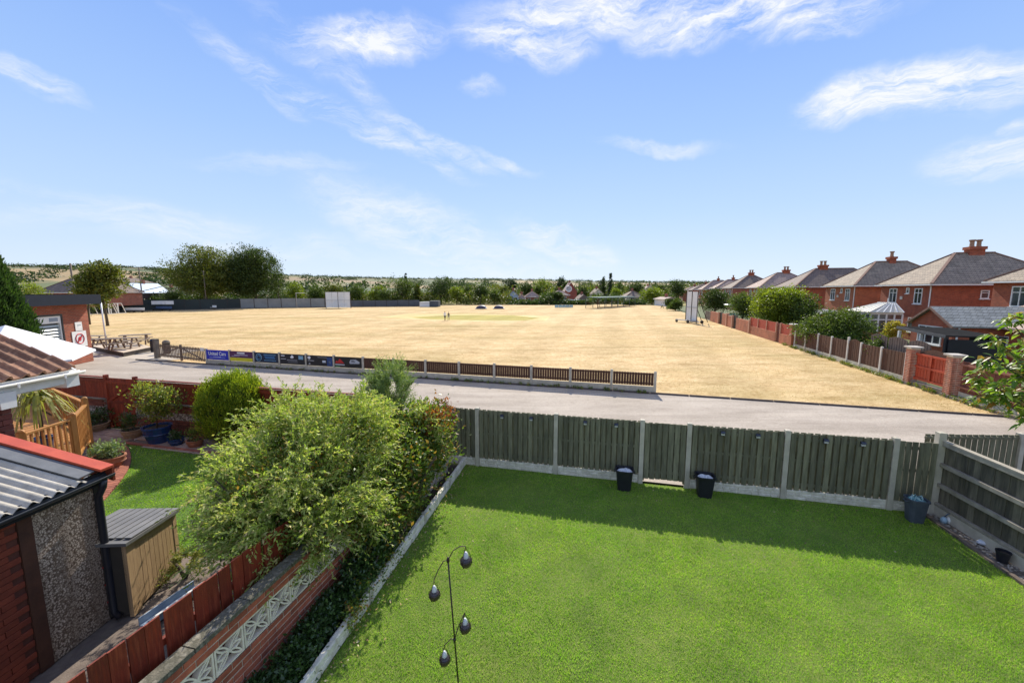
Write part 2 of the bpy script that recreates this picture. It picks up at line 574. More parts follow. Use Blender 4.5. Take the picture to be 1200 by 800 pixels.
rings = [0, 40, 100, 150, 200] + [200 * 1.06 ** i for i in range(1, 55)]
NA = 220
vs = []
for r in rings:
    for k in range(NA):
        g = 2 * PI * k / NA
        x, y = r * math.sin(g), r * math.cos(g)
        vs.append((x, y, ground_z(x, y)))
fs = []
for i in range(len(rings) - 1):
    for k in range(NA):
        k2 = (k + 1) % NA
        fs.append((i * NA + k, (i + 1) * NA + k, (i + 1) * NA + k2, i * NA + k2))
mb.add(vs, fs)
def farm_mat():
    m, nt, b, out = _new('farmland')
    v = _vec(nt, True)
    mp = nt.nodes.new('ShaderNodeMapping'); mp.inputs['Scale'].default_value = (1, .8, 0); mp.inputs['Rotation'].default_value = (0, 0, .5)
    nt.links.new(v, mp.inputs[0])
    vo = nt.nodes.new('ShaderNodeTexVoronoi'); vo.inputs['Scale'].default_value = .0046
    nt.links.new(mp.outputs[0], vo.inputs['Vector'])
    sp = nt.nodes.new('ShaderNodeSeparateColor'); nt.links.new(vo.outputs['Color'], sp.inputs[0])
    col = _ramp(nt, sp.outputs[0], [(.0, (.28, .20, .09)), (.25, (.31, .22, .105)), (.42, (.14, .14, .05)), (.6, (.06, .085, .026)), (.75, (.10, .12, .04)), (.85, (.26, .185, .10)), (.97, (.21, .15, .08))])
    big = _ramp(nt, _noise(nt, v, .02, 5), [(.3, (.8, .82, .8)), (.7, (1.15, 1.12, 1.1))])
    nt.links.new(_mul(nt, col, big), b.inputs['Base Color'])
    b.inputs['Roughness'].default_value = .95
    return m
struct('ground', mb, farm_mat(), smooth=True)

# dry cricket field
def field_mat(name, stops, green=0):
    m, nt, b, out = _new(name)
    v = _vec(nt, True)
    a = _noise(nt, v, .9, 10, .74, (.7, 1.15, 1))
    c = _noise(nt, v, 6, 7, .75, (.85, 1.2, 1))
    mx = nt.nodes.new('ShaderNodeMath'); mx.operation = 'MULTIPLY_ADD'
    nt.links.new(c, mx.inputs[0]); mx.inputs[1].default_value = .55
    mm = nt.nodes.new('ShaderNodeMath'); mm.operation = 'MULTIPLY'; mm.inputs[1].default_value = .5
    nt.links.new(a, mm.inputs[0]); nt.links.new(mm.outputs[0], mx.inputs[2])
    col = _ramp(nt, mx.outputs[0], stops)
    big = _ramp(nt, _noise(nt, v, .07, 6, .6, (.6, 1.6, 1)), [(.32, (.82, .84, .72)), (.52, (1, 1, 1)), (.7, (1.14, 1.13, 1.13))])
    col = _mul(nt, col, big)
    col = _mul(nt, col, _ramp(nt, _noise(nt, v, .22, 5, .65, (.35, 1.8, 1)), [(.36, (.80, .80, .70)), (.48, (1, 1, 1)), (.66, (1.10, 1.08, 1.06))]))
    mp = nt.nodes.new('ShaderNodeMapping'); mp.inputs['Rotation'].default_value = (0, 0, R(14)); nt.links.new(v, mp.inputs[0])
    wv_ = nt.nodes.new('ShaderNodeTexWave'); wv_.inputs['Scale'].default_value = .055; wv_.inputs['Distortion'].default_value = 1.2; wv_.inputs['Detail'].default_value = 3
    nt.links.new(mp.outputs[0], wv_.inputs['Vector'])
    col = _mul(nt, col, _ramp(nt, wv_.outputs['Fac'], [(.3, (.945, .95, .93)), (.7, (1.05, 1.05, 1.05))]))
    nt.links.new(col, b.inputs['Base Color'])
    b.inputs['Roughness'].default_value = .95
    b.inputs['Specular IOR Level'].default_value = .15
    _bump(nt, b, c, .8, .05)
    return m
straw = field_mat('dry_grass', [(.37, (.28, .180, .080)), (.46, (.44, .298, .140)), (.54, (.55, .395, .205)), (.64, (.68, .515, .300))])
TA, TB = P(767, 460), P(243, 426)              # the line where track and field meet
tdir = (TB - TA).normalized()
def tl(x, off=0.0):                            # point on that line at world x
    k = (x - TA.x) / tdir.x
    p = TA + tdir * k
    n = Vector((-tdir.y, tdir.x, 0))
    if n.y < 0: n = -n
    return p + n * off
RO = Vector((20.21, 23.99, 0)); RD = Vector((math.cos(R(75.9)), math.sin(R(75.9)), 0)); RN = Vector((RD.y, -RD.x, 0))   # right hand boundary
def row(s, d=0.0, z=0.0):
    p = RO + RD * s + RN * d
    return Vector((p.x, p.y, z))
def rowpx(px, d=0.0):
    """distance along the boundary (offset d outward) seen at photo column px"""
    k = (px - 600) / FPX
    o = RO + RN * d
    # x = k * (y cosP + 4.4 sinP)
    c, s_ = math.cos(PITCH), math.sin(PITCH)
    return (k * (o.y * c + CAM_H * s_) - o.x) / (RD.x - k * RD.y * c)
mb = MB()
fa, fb = tl(-33), tl(row(-12).x + 3.5)
fe = [fa, fb, row(-9.5), row(10), row(60), row(95), Vector((30, 128, 0)), Vector((-12, 125, 0)), Vector((-52, 112, 0)), Vector((-86, 92, 0)), Vector((-100, 78, 0)), Vector((-70, 45, 0)), Vector((-36, 28, 0))]
mb.add([(p.x, p.y, -.02) for p in fe], [tuple(range(len(fe)))])
struct('field', mb, straw)
mb = MB()
fe2 = [Vector((-100, 78, 0)), Vector((-86, 91, 0)), Vector((-52, 111, 0)), Vector((-12, 124, 0)), Vector((30, 127, 0)), row(94), row(120, 60), Vector((40, 190, 0)), Vector((-140, 190, 0)), Vector((-180, 80, 0))]
mb.add([(p.x, p.y, -.05) for p in fe2], [tuple(range(len(fe2)))])
struct('rough_ground', mb, field_mat('rough_grass', [(.34, (.10, .13, .04)), (.5, (.22, .20, .08)), (.62, (.36, .29, .13)), (.72, (.45, .35, .18))]))
# watered cricket square
mb = MB()
mb.add([(p.x, p.y, -.014) for p in (P(440, 372), P(560, 376.5), P(640, 375.5), P(645, 370.5), P(560, 367.5), P(480, 367.5))], [(0, 1, 2, 3, 4, 5)])
struct('square_surround', mb, field_mat('pale_mown_grass', [(.34, (.48, .36, .15)), (.5, (.60, .46, .22)), (.7, (.72, .58, .32))]))
mb = MB()
mb.add([(p.x, p.y, -.009) for p in (P(478, 371.5), P(505, 374), P(560, 375), P(615, 375.4), P(632, 372.6), P(600, 369.2), P(540, 369))], [tuple(range(7))])
struct('cricket_square', mb, field_mat('watered_grass', [(.34, (.24, .22, .05)), (.5, (.36, .30, .08)), (.7, (.48, .38, .13))]))

# track between the gardens and the field
def track_mat():
    m, nt, b, out = _new('track_tarmac')
    v = _vec(nt, True)
    col = _ramp(nt, _noise(nt, v, .55, 7, .62, (.6, 1.7, 1)), [(.3, (.285, .238, .190)), (.5, (.36, .305, .248)), (.7, (.42, .360, .295))])
    fine = _ramp(nt, _noise(nt, v, 26, 3, .7), [(.3, (.74, .74, .74)), (.7, (1.2, 1.2, 1.2))])
    mp = nt.nodes.new('ShaderNodeMapping'); mp.inputs['Rotation'].default_value = (0, 0, -math.atan2(tdir.y, tdir.x)); mp.inputs['Scale'].default_value = (.05, 1, 1); nt.links.new(v, mp.inputs[0])
    col = _mul(nt, col, _ramp(nt, _noise(nt, mp.outputs[0], 1.6, 5, .6), [(.36, (.86, .85, .84)), (.5, (1, 1, 1)), (.66, (1.07, 1.07, 1.06))]))
    col = _mul(nt, col, _ramp(nt, _noise(nt, v, 3.1, 7, .75), [(.33, (.80, .78, .75)), (.45, (1, 1, 1))]))
    nt.links.new(_mul(nt, col, fine), b.inputs['Base Color'])
    b.inputs['Roughness'].default_value = .93
    _bump(nt, b, _noise(nt, v, 60, 3), .4, .01)
    return m
FA, FB = P(560, 545), P(1040, 596)
fdir = (FB - FA).normalized(); fnor = Vector((-fdir.y, fdir.x, 0))
def fl(k, off=0.0, z=0.0):
    p = FA + fdir * k + fnor * off
    return Vector((p.x, p.y, z))
mb = MB()
tp = [fl(-26, .12), fl(12, .12), fl(22, .1), tl(34), tl(17), tl(-33), Vector((-36, 16, 0))]
mb.add([(p.x, p.y, -.012) for p in tp], [tuple(range(len(tp)))])
struct('track', mb, track_mat())
# thin dark kerb along the field side of the track
mb = MB()
for i in range(30):
    a, b_ = tl(-24 + i * 1.5), tl(-24 + i * 1.5 + 1.47)
    n = Vector((-tdir.y, tdir.x, 0)); n = n if n.y > 0 else -n
    a, b_ = a - n * .16, b_ - n * .16
    mb.beam((a.x, a.y, .0), (b_.x, b_.y, .0), .07, .10)
struct('track_kerb', mb, M('dark_kerb', (.13, .10, .085), (.07, .055, .05), 5, .95, .6, 40))

# ------------------------------------------------------------------ our garden
KA, KB = P(372, 798), P(548, 541)
kdir = (KB - KA).normalized(); knor = Vector((kdir.y, -kdir.x, 0))      # knor points onto the lawn
GA, GB = P(1088, 598), P(1200, 668.5)
gdir = (GB - GA).normalized()
BA, BB = P(1080, 601), P(1199, 685)
bdir = (BB - BA).normalized()
def lawn_mat(name, c, bump=.6):
    m, nt, b, out = _new(name)
    v = _vec(nt, True)
    col = _ramp(nt, _noise(nt, v, 1.6, 8, .68), [(.3, c[0]), (.5, c[1]), (.7, c[2])])
    nt.links.new(col, b.inputs['Base Color'])
    b.inputs['Roughness'].default_value = .9
    _bump(nt, b, _noise(nt, v, 50, 5, .7), bump, .03)
    return m
lawn_poly = [KA - kdir * 2.6, KB, fl(-.2, -.03), fl(8.9, -.03), BA, BB + bdir * 4.2, ]
lawn_poly = [Vector((p.x, p.y, 0)) for p in lawn_poly]
mb = MB(); mb.add([(p.x, p.y, 0) for p in lawn_poly], [tuple(range(6))])
struct('lawn', mb, lawn_mat('lawn_base', [(.08, .12, .014), (.12, .17, .02), (.17, .20, .035)]))
mb = MB()
sp_ = [fl(-27, -.06), fl(24, -.06), Vector((24, 1, 0)), Vector((-30, 1, 0))]
mb.add([(p.x, p.y, -.03) for p in sp_], [(0, 1, 2, 3)])
struct('garden_soil', mb, soil)

def in_poly(x, y, poly):
    c = np.zeros(len(x), bool); j = len(poly) - 1
    for i in range(len(poly)):
        xi, yi, xj, yj = poly[i][0], poly[i][1], poly[j][0], poly[j][1]
        c ^= ((yi > y) != (yj > y)) & (x < (xj - xi) * (y - yi) / (yj - yi + 1e-12) + xi)
        j = i
    return c
def grass(name, poly, n, h, w, mat, seed, lean=.55, mow=None):
    rg = np.random.default_rng(seed)
    xs = [p[0] for p in poly]; ys = [p[1] for p in poly]
    x = rg.uniform(min(xs), max(xs), n * 2); y = rg.uniform(min(ys), max(ys), n * 2)
    # density falls with distance, blades grow a little wider there
    k = in_poly(x, y, poly) & (rg.random(n * 2) < np.clip(1.25 - y / 16, .35, 1))
    x, y = x[k][:n], y[k][:n]
    m = len(x)
    pt = np.sin(x * 2.1 + np.sin(y * 1.7)) * np.cos(y * 2.6 + np.sin(x * 1.3)) * .5 + .5
    hh = h * (.55 + .7 * rg.random(m)) * (.8 + .45 * pt)
    g = rg.random(m) * 2 * PI
    ww = w * (.8 + .05 * y)
    d = np.stack([np.cos(g), np.sin(g), np.zeros(m)], 1)
    tilt = rg.normal(size=(m, 3)) * lean; tilt[:, 2] = 1
    base = np.stack([x, y, np.full(m, -.003)], 1)
    tip = base + unit(tilt) * hh[:, None]
    V = np.stack([base - d * ww[:, None] / 2, base + d * ww[:, None] / 2, tip], 1)
    o = link(name, quads(name, V, mat))
    o['kind'] = 'stuff'
    return o
grass_leaf = M_leaf('grass_blades', [(.185, .345, .026), (.245, .44, .040), (.30, .52, .056), (.38, .58, .10), (.22, .42, .036), (.50, .55, .22)], trans=.45, rough=.6, tcol=(1.25, 1.35, .5), spec=.25,
                    patches=[(.45, [(.35, (.90, .97, .95)), (.5, (1, 1, 1)), (.66, (1.14, 1.05, 1.06))]), (5.0, [(.32, (.84, .90, .86)), (.5, (1, 1, 1)), (.7, (1.12, 1.05, 1.1))]), (2.2, [(.30, (.84, .91, .88)), (.42, (1, 1, 1))])])
grass('grass', [(p.x, p.y) for p in lawn_poly], 520000, .030, .0075, grass_leaf, 3)

# ---- shapes shared by the fences
def board_mesh(name, w, t, h, mat, top=0.0):
    mb = MB()
    mb.box(-w / 2, w / 2, -t / 2, t / 2, 0, h)
    return mb.mesh(name, mat)
def rock_board(L, H, T, seed, mat, name='gravel_board', rows=3):
    """cast concrete board with a split stone face on both sides"""
    rnd = random.Random(seed); mb = MB()
    mb.box(0, L, -T / 2, T / 2, 0, H)
    rh = H / rows
    for side in (-1, 1):
        for r in range(rows):
            x = .01
            while x < L - .03:
                w = rnd.uniform(.1, .3)
                w = min(w, L - .01 - x)
                e = rnd.uniform(.008, .022)
                y0 = side * T / 2; y1 = side * (T / 2 + e)
                z0, z1 = r * rh + .006, (r + 1) * rh - .006
                a, b = x + .005, x + w - .005
                i = .012
                vs = [(a, y0, z0), (b, y0, z0), (b, y0, z1), (a, y0, z1), (a + i, y1, z0 + i * .6), (b - i, y1 * rnd.uniform(.96, 1.04), z0 + i * .6), (b - i, y1, z1 - i * .6), (a + i, y1 * rnd.uniform(.96, 1.04), z1 - i * .6)]
                fs = [(0, 1, 5, 4), (1, 2, 6, 5), (2, 3, 7, 6), (3, 0, 4, 7), (4, 5, 6, 7)]
                if side == 1:
                    fs = [tuple(reversed(f)) for f in fs]
                mb.add(vs, fs); x += w
    me = mb.mesh(name, mat)
    return me
def post_mesh(w, d, h, mat, cap=.012):
    mb = MB()
    mb.box(-w / 2, w / 2, -d / 2, d / 2, -.02, h)
    o = len(mb.v)
    mb.add([(-w / 2, -d / 2, h), (w / 2, -d / 2, h), (w / 2, d / 2, h), (-w / 2, d / 2, h), (0, 0, h + cap)], [(0, 1, 4), (1, 2, 4), (2, 3, 4), (3, 0, 4)])
    return mb.mesh('post', mat)
FANG = math.atan2(fdir.y, fdir.x)
rf = thing('garden_fence', 'grey green board fence with concrete posts along the back of the lawn, below the track', 'fence', fl(0))
pxs = [560, 651, 750, 804, 917, 1040]
ks = [(P(px, py) - FA).dot(fdir) for px, py in zip(pxs, (545, 554, 565, 571, 584, 596))]
kc = (GA - FA).dot(fdir) - .02                  # corner post
pm = post_mesh(.095, .11, 1.50, concrete)
for k in ks:
    o = piece(rf, 'post', pm, fl(k, 0), FANG + random.uniform(-.02, .02))
    o.rotation_euler.x = random.uniform(-.006, .006)
corner = piece(rf, 'post', post_mesh(.12, .12, 1.66, concrete), fl(kc, .04), FANG)
corner['label'] = 'taller corner post'
bh = board_mesh('board', .094, .018, 1.24, fence_wood)
def bay(t, k0, k1, z0, h, gravel=True, n=None, back=True, gap=.128, me=bh):
    L = k1 - k0 - .10
    if gravel:
        o = piece(t, 'gravel_board', rock_board(L, .215, .045, int(k0 * 100) + 5, stonecast), fl(k0 + .05, 0, 0), FANG)
    n = n or max(2, round(L / gap))
    for i in range(n):
        x = k0 + .05 + L * (i + .5) / n
        o = piece(t, 'board', me, fl(x, -.028, z0 + random.uniform(-.012, .012)), FANG)
        o.rotation_euler.y = random.uniform(-.006, .006)
    if back:
        mb = MB()
        for i in range(n + 1):
            x = k0 + .05 + L * i / n
            a = fl(x, .028, z0)
            mb.beam(a, a + Vector((0, 0, h)), .094, .018, up=fnor)
        part(t, 'backing_boards', mb, fence_wood, kind='stuff')
    for z in (z0 + .12, z0 + h * .52, z0 + h - .14):
        mb = MB().beam(fl(k0 + .05, 0, z), fl(k1 - .05, 0, z), .036, .06)
        part(t, 'rail', mb, fence_wood)
bay(rf, ks[0], ks[1], .22, 1.24)
bay(rf, ks[1], ks[2], .22, 1.24)
bay(rf, ks[3], ks[4], .22, 1.24)
bay(rf, ks[4], ks[5], .22, 1.24)
bay(rf, ks[5], kc - .01, .22, 1.24, n=6, back=False)
bay(rf, -1.85, ks[0], .22, 1.24)
gt = thing('garden_gate', 'narrow boarded garden gate with daylight showing under it, between the two black bins', 'gate', fl(ks[2] + .05))
L = ks[3] - ks[2] - .11
for i in range(7):
    x = ks[2] + .055 + L * (i + .5) / 7
    o = piece(gt, 'board', bh, fl(x, -.022, .13 + random.uniform(-.01, .01)), FANG)
    o.scale = (1.12 if i != 2 else 1.02, 1, 1.06)
for i in range(6):
    x = ks[2] + .055 + L * (i + 1) / 7
    o = piece(gt, 'board', bh, fl(x, .022, .13), FANG); o.scale = (.9, 1, 1.06)
for k_ in (ks[2] + .055, ks[3] - .055):
    part(gt, 'stile', MB().beam(fl(k_, .03, .06), fl(k_, .03, 1.44), .05, .05, up=fdir), fence_wood)
for z in (.3, .8, 1.3):
    part(gt, 'rail', MB().beam(fl(ks[2] + .06, .006, z), fl(ks[3] - .06, .006, z), .035, .07), fence_wood)
part(gt, 'brace', MB().beam(fl(ks[2] + .1, .008, .34), fl(ks[3] - .1, .008, 1.26), .03, .06), fence_wood)
# solar lights on the fence
def fence_light(k, label):
    t = thing('fence_light', label, 'solar light', fl(k, -.045, 1.34), 'small black solar lights on the garden fence', FANG)
    mb = MB(); mb.box(-.042, .042, -.012, .0, -.05, .05); part(t, 'backplate', mb, black_plastic, local=True)
    mb = MB(); mb.add([(-.04, -.012, .045), (.04, -.012, .045), (.04, -.07, .018), (-.04, -.07, .018), (-.04, -.012, .03), (.04, -.012, .03), (.04, -.07, .008), (-.04, -.07, .008)],
                      [(0, 1, 2, 3), (7, 6, 5, 4), (0, 3, 7, 4), (1, 5, 6, 2), (3, 2, 6, 7), (0, 4, 5, 1)])
    part(t, 'solar_panel', mb, M('solar_cell', (.02, .025, .04), (.03, .04, .06), 20, .3, 0), local=True)
    mb = MB(); mb.box(-.034, .034, -.045, -.012, -.035, .0); part(t, 'lens', mb, M('frosted_lens', (.6, .6, .58), (.5, .5, .5), 20, .3, 0), local=True)
words = [('first', 'left'), ('first', 'right'), ('second', 'left'), ('second', 'right'), ('third', 'left'), ('third', 'right'), ('fourth', 'left'), ('fourth', 'right')]
spots = [589, 623, 686, 722, 846, 887, 966, 1009]
baynames = ['the fence bay nearest the big shrub', 'the fence bay just left of the gate', 'the fence bay just right of the gate', 'the fence bay nearest the grey bin']
for i, px in enumerate(spots):
    # where the column meets the fence
    c, s_ = math.cos(PITCH), math.sin(PITCH); q = (px - 600) / FPX
    k = (q * (FA.y * c + (CAM_H - 1.3) * s_) - FA.x) / (fdir.x - q * fdir.y * c)
    fence_light(k, '%s solar light of two on %s' % (words[i][1], baynames[i // 2]))

# right hand fence seen from its rail side
fr = thing('side_fence', 'weathered board fence with pale rails along the right side of the lawn', 'fence', GA)
gn = Vector((gdir.y, -gdir.x, 0))
if gn.x < 0: gn = -gn                           # away from our lawn
GANG = math.atan2(gdir.y, gdir.x)
bm2 = board_mesh('board', .118, .016, 1.28, fence_wood_r)
def gp(s, off=0, z=0):
    p = GA + gdir * s + gn * off
    return Vector((p.x, p.y, z))
i = 0
s = .06
while s < 5.4:
    o = piece(fr, 'board', bm2, gp(s, .04 + (.006 if i % 2 else 0), .21 + random.uniform(-.008, .008)), GANG)
    o.rotation_euler.y = random.uniform(-.005, .005)
    s += .121; i += 1
for z, w in ((.235, .045), (.62, .07), (1.03, .07), (1.45, .075)):
    for a, b_ in ((.03, 2.72), (2.74, 5.5)):
        part(fr, 'rail', MB().beam(gp(a, -.0, z), gp(b_, -.0, z), .055, w), rail_wood)
part(fr, 'top_capping', MB().beam(gp(.03, .02, 1.50), gp(5.5, .02, 1.50), .10, .022), rail_wood)
for a, b_ in ((.04, 2.7), (2.76, 5.5)):
    part(fr, 'gravel_board', MB().beam(gp(a, .01, .10), gp(b_, .01, .10), .05, .19), concrete)
piece(fr, 'post', post_mesh(.1, .1, 1.62, concrete), gp(2.73, .07), GANG)
# bed along it
mb = MB(); bp_ = [BA, BB + bdir * 4.2, gp(5.2), gp(0)]
mb.add([(p.x, p.y, .005) for p in bp_], [(0, 1, 2, 3)])
struct('border', mb, M('gravelly_soil', (.20, .16, .12), (.10, .08, .06), 14, .95, 1.0, 45, bdist=.03))
def stones(name, pts, smin, smax, seed, mat, z=0.0, flat=.6):
    rnd = random.Random(seed); mb = MB()
    ico = [(0, 0, 1), (.9, 0, .35), (.28, .85, .4), (-.75, .5, .38), (-.72, -.55, .33), (.3, -.85, .36), (.75, .55, -.3), (-.3, .9, -.35), (-.9, 0, -.3), (-.28, -.85, -.35), (.72, -.5, -.3), (0, 0, -.8)]
    fi = [(0, 1, 2), (0, 2, 3), (0, 3, 4), (0, 4, 5), (0, 5, 1), (1, 6, 2), (2, 7, 3), (3, 8, 4), (4, 9, 5), (5, 10, 1), (6, 7, 2), (7, 8, 3), (8, 9, 4), (9, 10, 5), (10, 6, 1), (11, 7, 6), (11, 8, 7), (11, 9, 8), (11, 10, 9), (11, 6, 10)]
    for p in pts:
        s = rnd.uniform(smin, smax); g = rnd.uniform(0, 6.28); e = rnd.uniform(.6, 1.3)
        vs = []
        for v in ico:
            x, y = v[0] * s * e, v[1] * s
            vs.append((p[0] + x * math.cos(g) - y * math.sin(g), p[1] + x * math.sin(g) + y * math.cos(g), z + v[2] * s * flat + s * flat * .35))
        mb.add(vs, fi)
    me = mb.mesh(name, mat)
    o = link(name, me); o['kind'] = 'stuff'
    return o
rnd = random.Random(5)
pp = []
for i in range(520):
    s = rnd.random() * 4.6; f = rnd.random()
    a = BA + bdir * s; b_ = gp(s * .97, -.04)
    pp.append(a.lerp(b_, f ** .8))
stone_m = M('pebble_stone', (.42, .38, .32), (.22, .18, .14), 30, .9, .4, 60)
stones('pebbles', pp, .010, .032, 2, stone_m, .0)
# rough timber edging of the bed
et = thing('bed_edging', 'weathered timber edging between the lawn and the right hand bed', 'edging', BA)
s = 0
while s < 4.4:
    L = .9
    a, b_ = BA + bdir * s, BA + bdir * (s + L - .012)
    part(et, 'sleeper', MB().beam((a.x, a.y, .022), (b_.x, b_.y, .022 + random.uniform(-.004, .004)), .075, .05), M('old_timber', (.20, .155, .12), (.10, .075, .06), 6, .9, .7, 40, rnd=.2))
    s += L

# neighbour's fence beyond, right of the corner
nf = thing('back_fence', 'dark board fence of the garden next door, right of the tall corner post', 'fence', (8.5, 7.95, 0))
mb = MB()
for i in range(46):
    o = piece(nf, 'board', bh, (8.58 + i * .118, 7.96 - i * .004, .22 + random.uniform(-.01, .01)), R(-1))
for x in (10.42, 12.3, 14.1):
    piece(nf, 'post', pm, (x, 7.9, 0), 0)
part(nf, 'rail', MB().beam((8.5, 7.93, 1.40), (14, 7.83, 1.40), .04, .05), fence_wood)
part(nf, 'gravel_board', MB().beam((8.5, 7.95, .11), (14, 7.85, .11), .05, .2), concrete)

# left edging of the lawn: split stone boards and stub posts
ke = thing('lawn_edging', 'low pale split stone edging along the left side of the lawn', 'edging', KA)
KANG = math.atan2(kdir.y, kdir.x)
Ltot = (KB - KA).length
joints = [(P(px, py) - KA).dot(kdir) for px, py in ((438, 706), (497, 613))] 
marks = [-2.6, joints[0] - 1.83, joints[0], joints[1], (joints[1] + Ltot) / 2, Ltot + .02]
for a, b_ in zip(marks[:-1], marks[1:]):
    p = KA + kdir * (a + .03) - knor * .03
    piece(ke, 'edging_board', rock_board(b_ - a - .06, .20, .045, int(a * 77) + 3, stonecast, 'edging_board', 2), (p.x, p.y, 0), KANG)
stub = post_mesh(.085, .085, .215, concrete)
for a in marks[1:-1]:
    p = KA + kdir * a - knor * .03
    piece(ke, 'stub_post', stub, (p.x, p.y, 0), KANG)

# ---- bins
def bin_(px, py, label, mat, h=.47, w=.20, fill=None, lid=False):
    p = P(px, py)
    t = thing('bin', label, 'bin', p, None, FANG)
    mb = MB()
    prof = [(w * .74, 0), (w * .76, .01), (w, h * .93), (w * 1.1, h * .93), (w * 1.1, h), (w * .97, h), (w * .93, h - .05), (w * .7, .03)]
    n = 4
    # rounded square section
    m = 24
    vs = []
    for r, z in prof:
        for k in range(m):
            g = 2 * PI * k / m
            q = (abs(math.cos(g)) ** 5 + abs(math.sin(g)) ** 5) ** (-1 / 5)
            vs.append((r * .92 * q * math.cos(g), r * .8 * q * math.sin(g), z))
    fs = [(i * m + k, i * m + (k + 1) % m, (i + 1) * m + (k + 1) % m, (i + 1) * m + k) for i in range(len(prof) - 1) for k in range(m)]
    fs += [tuple(reversed(range(m))), tuple((len(prof) - 1) * m + k for k in range(m))]
    mb.add(vs, fs); part(t, 'bin_body', mb, mat, local=True)
    for sx in (-1, 1):
        mb = MB(); mb.tube([(sx * w * .96, -.05, h * .9), (sx * w * 1.12, -.05, h * .86), (sx * w * 1.12, .05, h * .86), (sx * w * .96, .05, h * .9)], .011, 6)
        part(t, 'handle', mb, mat, local=True, smooth=True)
    return t
def crumple(t, name, r, z, mat, seed, lab=None, hgt=.05, sy=.8):
    rg = random.Random(seed); mb = MB(); n = 14
    vs = [(0, 0, z + hgt)]
    for ring, f in ((1, .4), (2, .75), (3, 1.0)):
        for k in range(n):
            g = 2 * PI * k / n
            rr = r * f * rg.uniform(.88, 1.1)
            vs.append((rr * math.cos(g), rr * sy * math.sin(g), z + hgt * (1 - f * f) + rg.uniform(-.018, .02) * (ring < 3)))
    fs = [(0, 1 + k, 1 + (k + 1) % n) for k in range(n)]
    for q in range(2):
        fs += [(1 + q * n + k, 1 + (q + 1) * n + k, 1 + (q + 1) * n + (k + 1) % n, 1 + q * n + (k + 1) % n) for k in range(n)]
    mb.add(vs, fs); part(t, name, mb, mat, lab, local=True)
plastic_bag = M('pale_plastic_sheet', (.62, .64, .68), (.42, .44, .48), 18, .35, .5, 40)
t = bin_(731, 572.5, 'black square bin by the left post of the garden gate', black_plastic)
crumple(t, 'liner', .165, .42, plastic_bag, 3)
t = bin_(825, 580.5, 'black square bin on the lawn just right of the garden gate', black_plastic)
crumple(t, 'liner', .16, .42, plastic_bag, 8)
t = bin_(1071, 610, 'grey tub full of bags in the corner under the tall corner post', M('grey_plastic', (.075, .09, .115), (.05, .06, .08), 8, .5, .1, 50), .46, .165)
crumple(t, 'bag', .15, .42, M('blue_green_bag', (.12, .30, .36), (.05, .12, .10), 14, .35, .6, 30), 4, hgt=.06)
mb = MB(); rg = random.Random(3)
for i in range(9):
    g = rg.uniform(0, 6.28); r = .12
    mb.tube([(r * math.cos(g), r * .8 * math.sin(g), .42), (r * .6 * math.cos(g), .5 * r * math.sin(g), .49 + rg.random() * .04), (r * math.cos(g + 1.2), r * .8 * math.sin(g + 1.2), .43)], .006, 5)
part(t, 'cord', mb, M('pale_cord', (.45, .62, .62), (.3, .5, .5), 10, .6), local=True, smooth=True)

# ---- things on the right bed
p = P(1113, 613)
t = thing('spray_bottle', 'pair of white and blue bottles lying in the right bed near the grey tub', 'bottle', p)
mb = MB(); mb.lathe([(.02, 0), (.055, .01), (.06, .08), (.045, .12), (.018, .15), (.018, .17)], 14, (0, 0, .0), cap1=True)
part(t, 'bottle', mb, white_upvc, local=True, smooth=True)
mb = MB(); mb.lathe([(.02, 0), (.05, .01), (.055, .06), (.04, .1), (.016, .12)], 14, (-.10, .02, .0), cap1=True)
part(t, 'bottle', mb, M('pale_blue_plastic', (.35, .5, .6), (.3, .42, .5), 8, .35), local=True, smooth=True)
mb = MB(); mb.tube([(0, 0, .17), (.01, -.02, .21), (.05, -.03, .22)], .012, 8); mb.tube([(-.10, .02, .12), (-.06, .0, .19), (0, .0, .2)], .008, 6)
part(t, 'trigger', mb, M('dark_blue_plastic', (.03, .09, .2), (.02, .06, .14), 8, .4), local=True, smooth=True)
p = P(1156, 638)
mb = MB()
mb.lathe([(.0, 0), (.09, .015), (.11, .04), (.08, .075), (.03, .09)], 16, (p.x, p.y, 0), cap1=True, sx=1.5, sy=.8)
single('bag_of_sand', mb, plastic_bag, 'flat white plastic bag lying on the gravel of the right bed', 'bag', p, smooth=True)
p = P(1174, 658)
t = thing('plant_pot', 'small empty black pot standing in the right bed beside the fence', 'pot', p)
mb = MB(); mb.lathe([(.062, 0), (.085, .17), (.092, .17), (.092, .19), (.078, .19), (.07, .1)], 20)
part(t, 'pot', mb, black_plastic, local=True, smooth=False)
mb = MB(); mb.lathe([(.0, .15), (.074, .15)], 16, cap0=False); part(t, 'earth', mb, soil, local=True)

# ---- solar stake light with four globes
base = Vector((-.58, 3.88, 0))
topn = D(525, 656, 3.86)
t = thing('stake_light', 'thin dark garden stake with four hanging glass globes standing on the lawn', 'garden light', base)
mb = MB(); mb.tube([base, topn], .0085, 8); part(t, 'pole', mb, steel_dark, smooth=True)
mb = MB(); mb.lathe([(.016, -.02), (.018, 0), (.014, .02), (.008, .035)], 10, tuple(topn), cap1=True)
j = base.lerp(topn, .42); mb.lathe([(.014, -.02), (.016, 0), (.014, .02)], 10, tuple(j), cap1=True)
part(t, 'joint', mb, steel_dark, smooth=True)
globe_m, nt, b, out = _new('smoky_glass')
b.inputs['Base Color'].default_value = (.045, .032, .028, 1); b.inputs['Roughness'].default_value = .12
b.inputs['Transmission Weight'].default_value = .2; b.inputs['Specular IOR Level'].default_value = .7
frost = M('frosted_cap', (.62, .64, .66), (.5, .52, .55), 10, .3, 0)
Z = Vector((0, 0, 1))
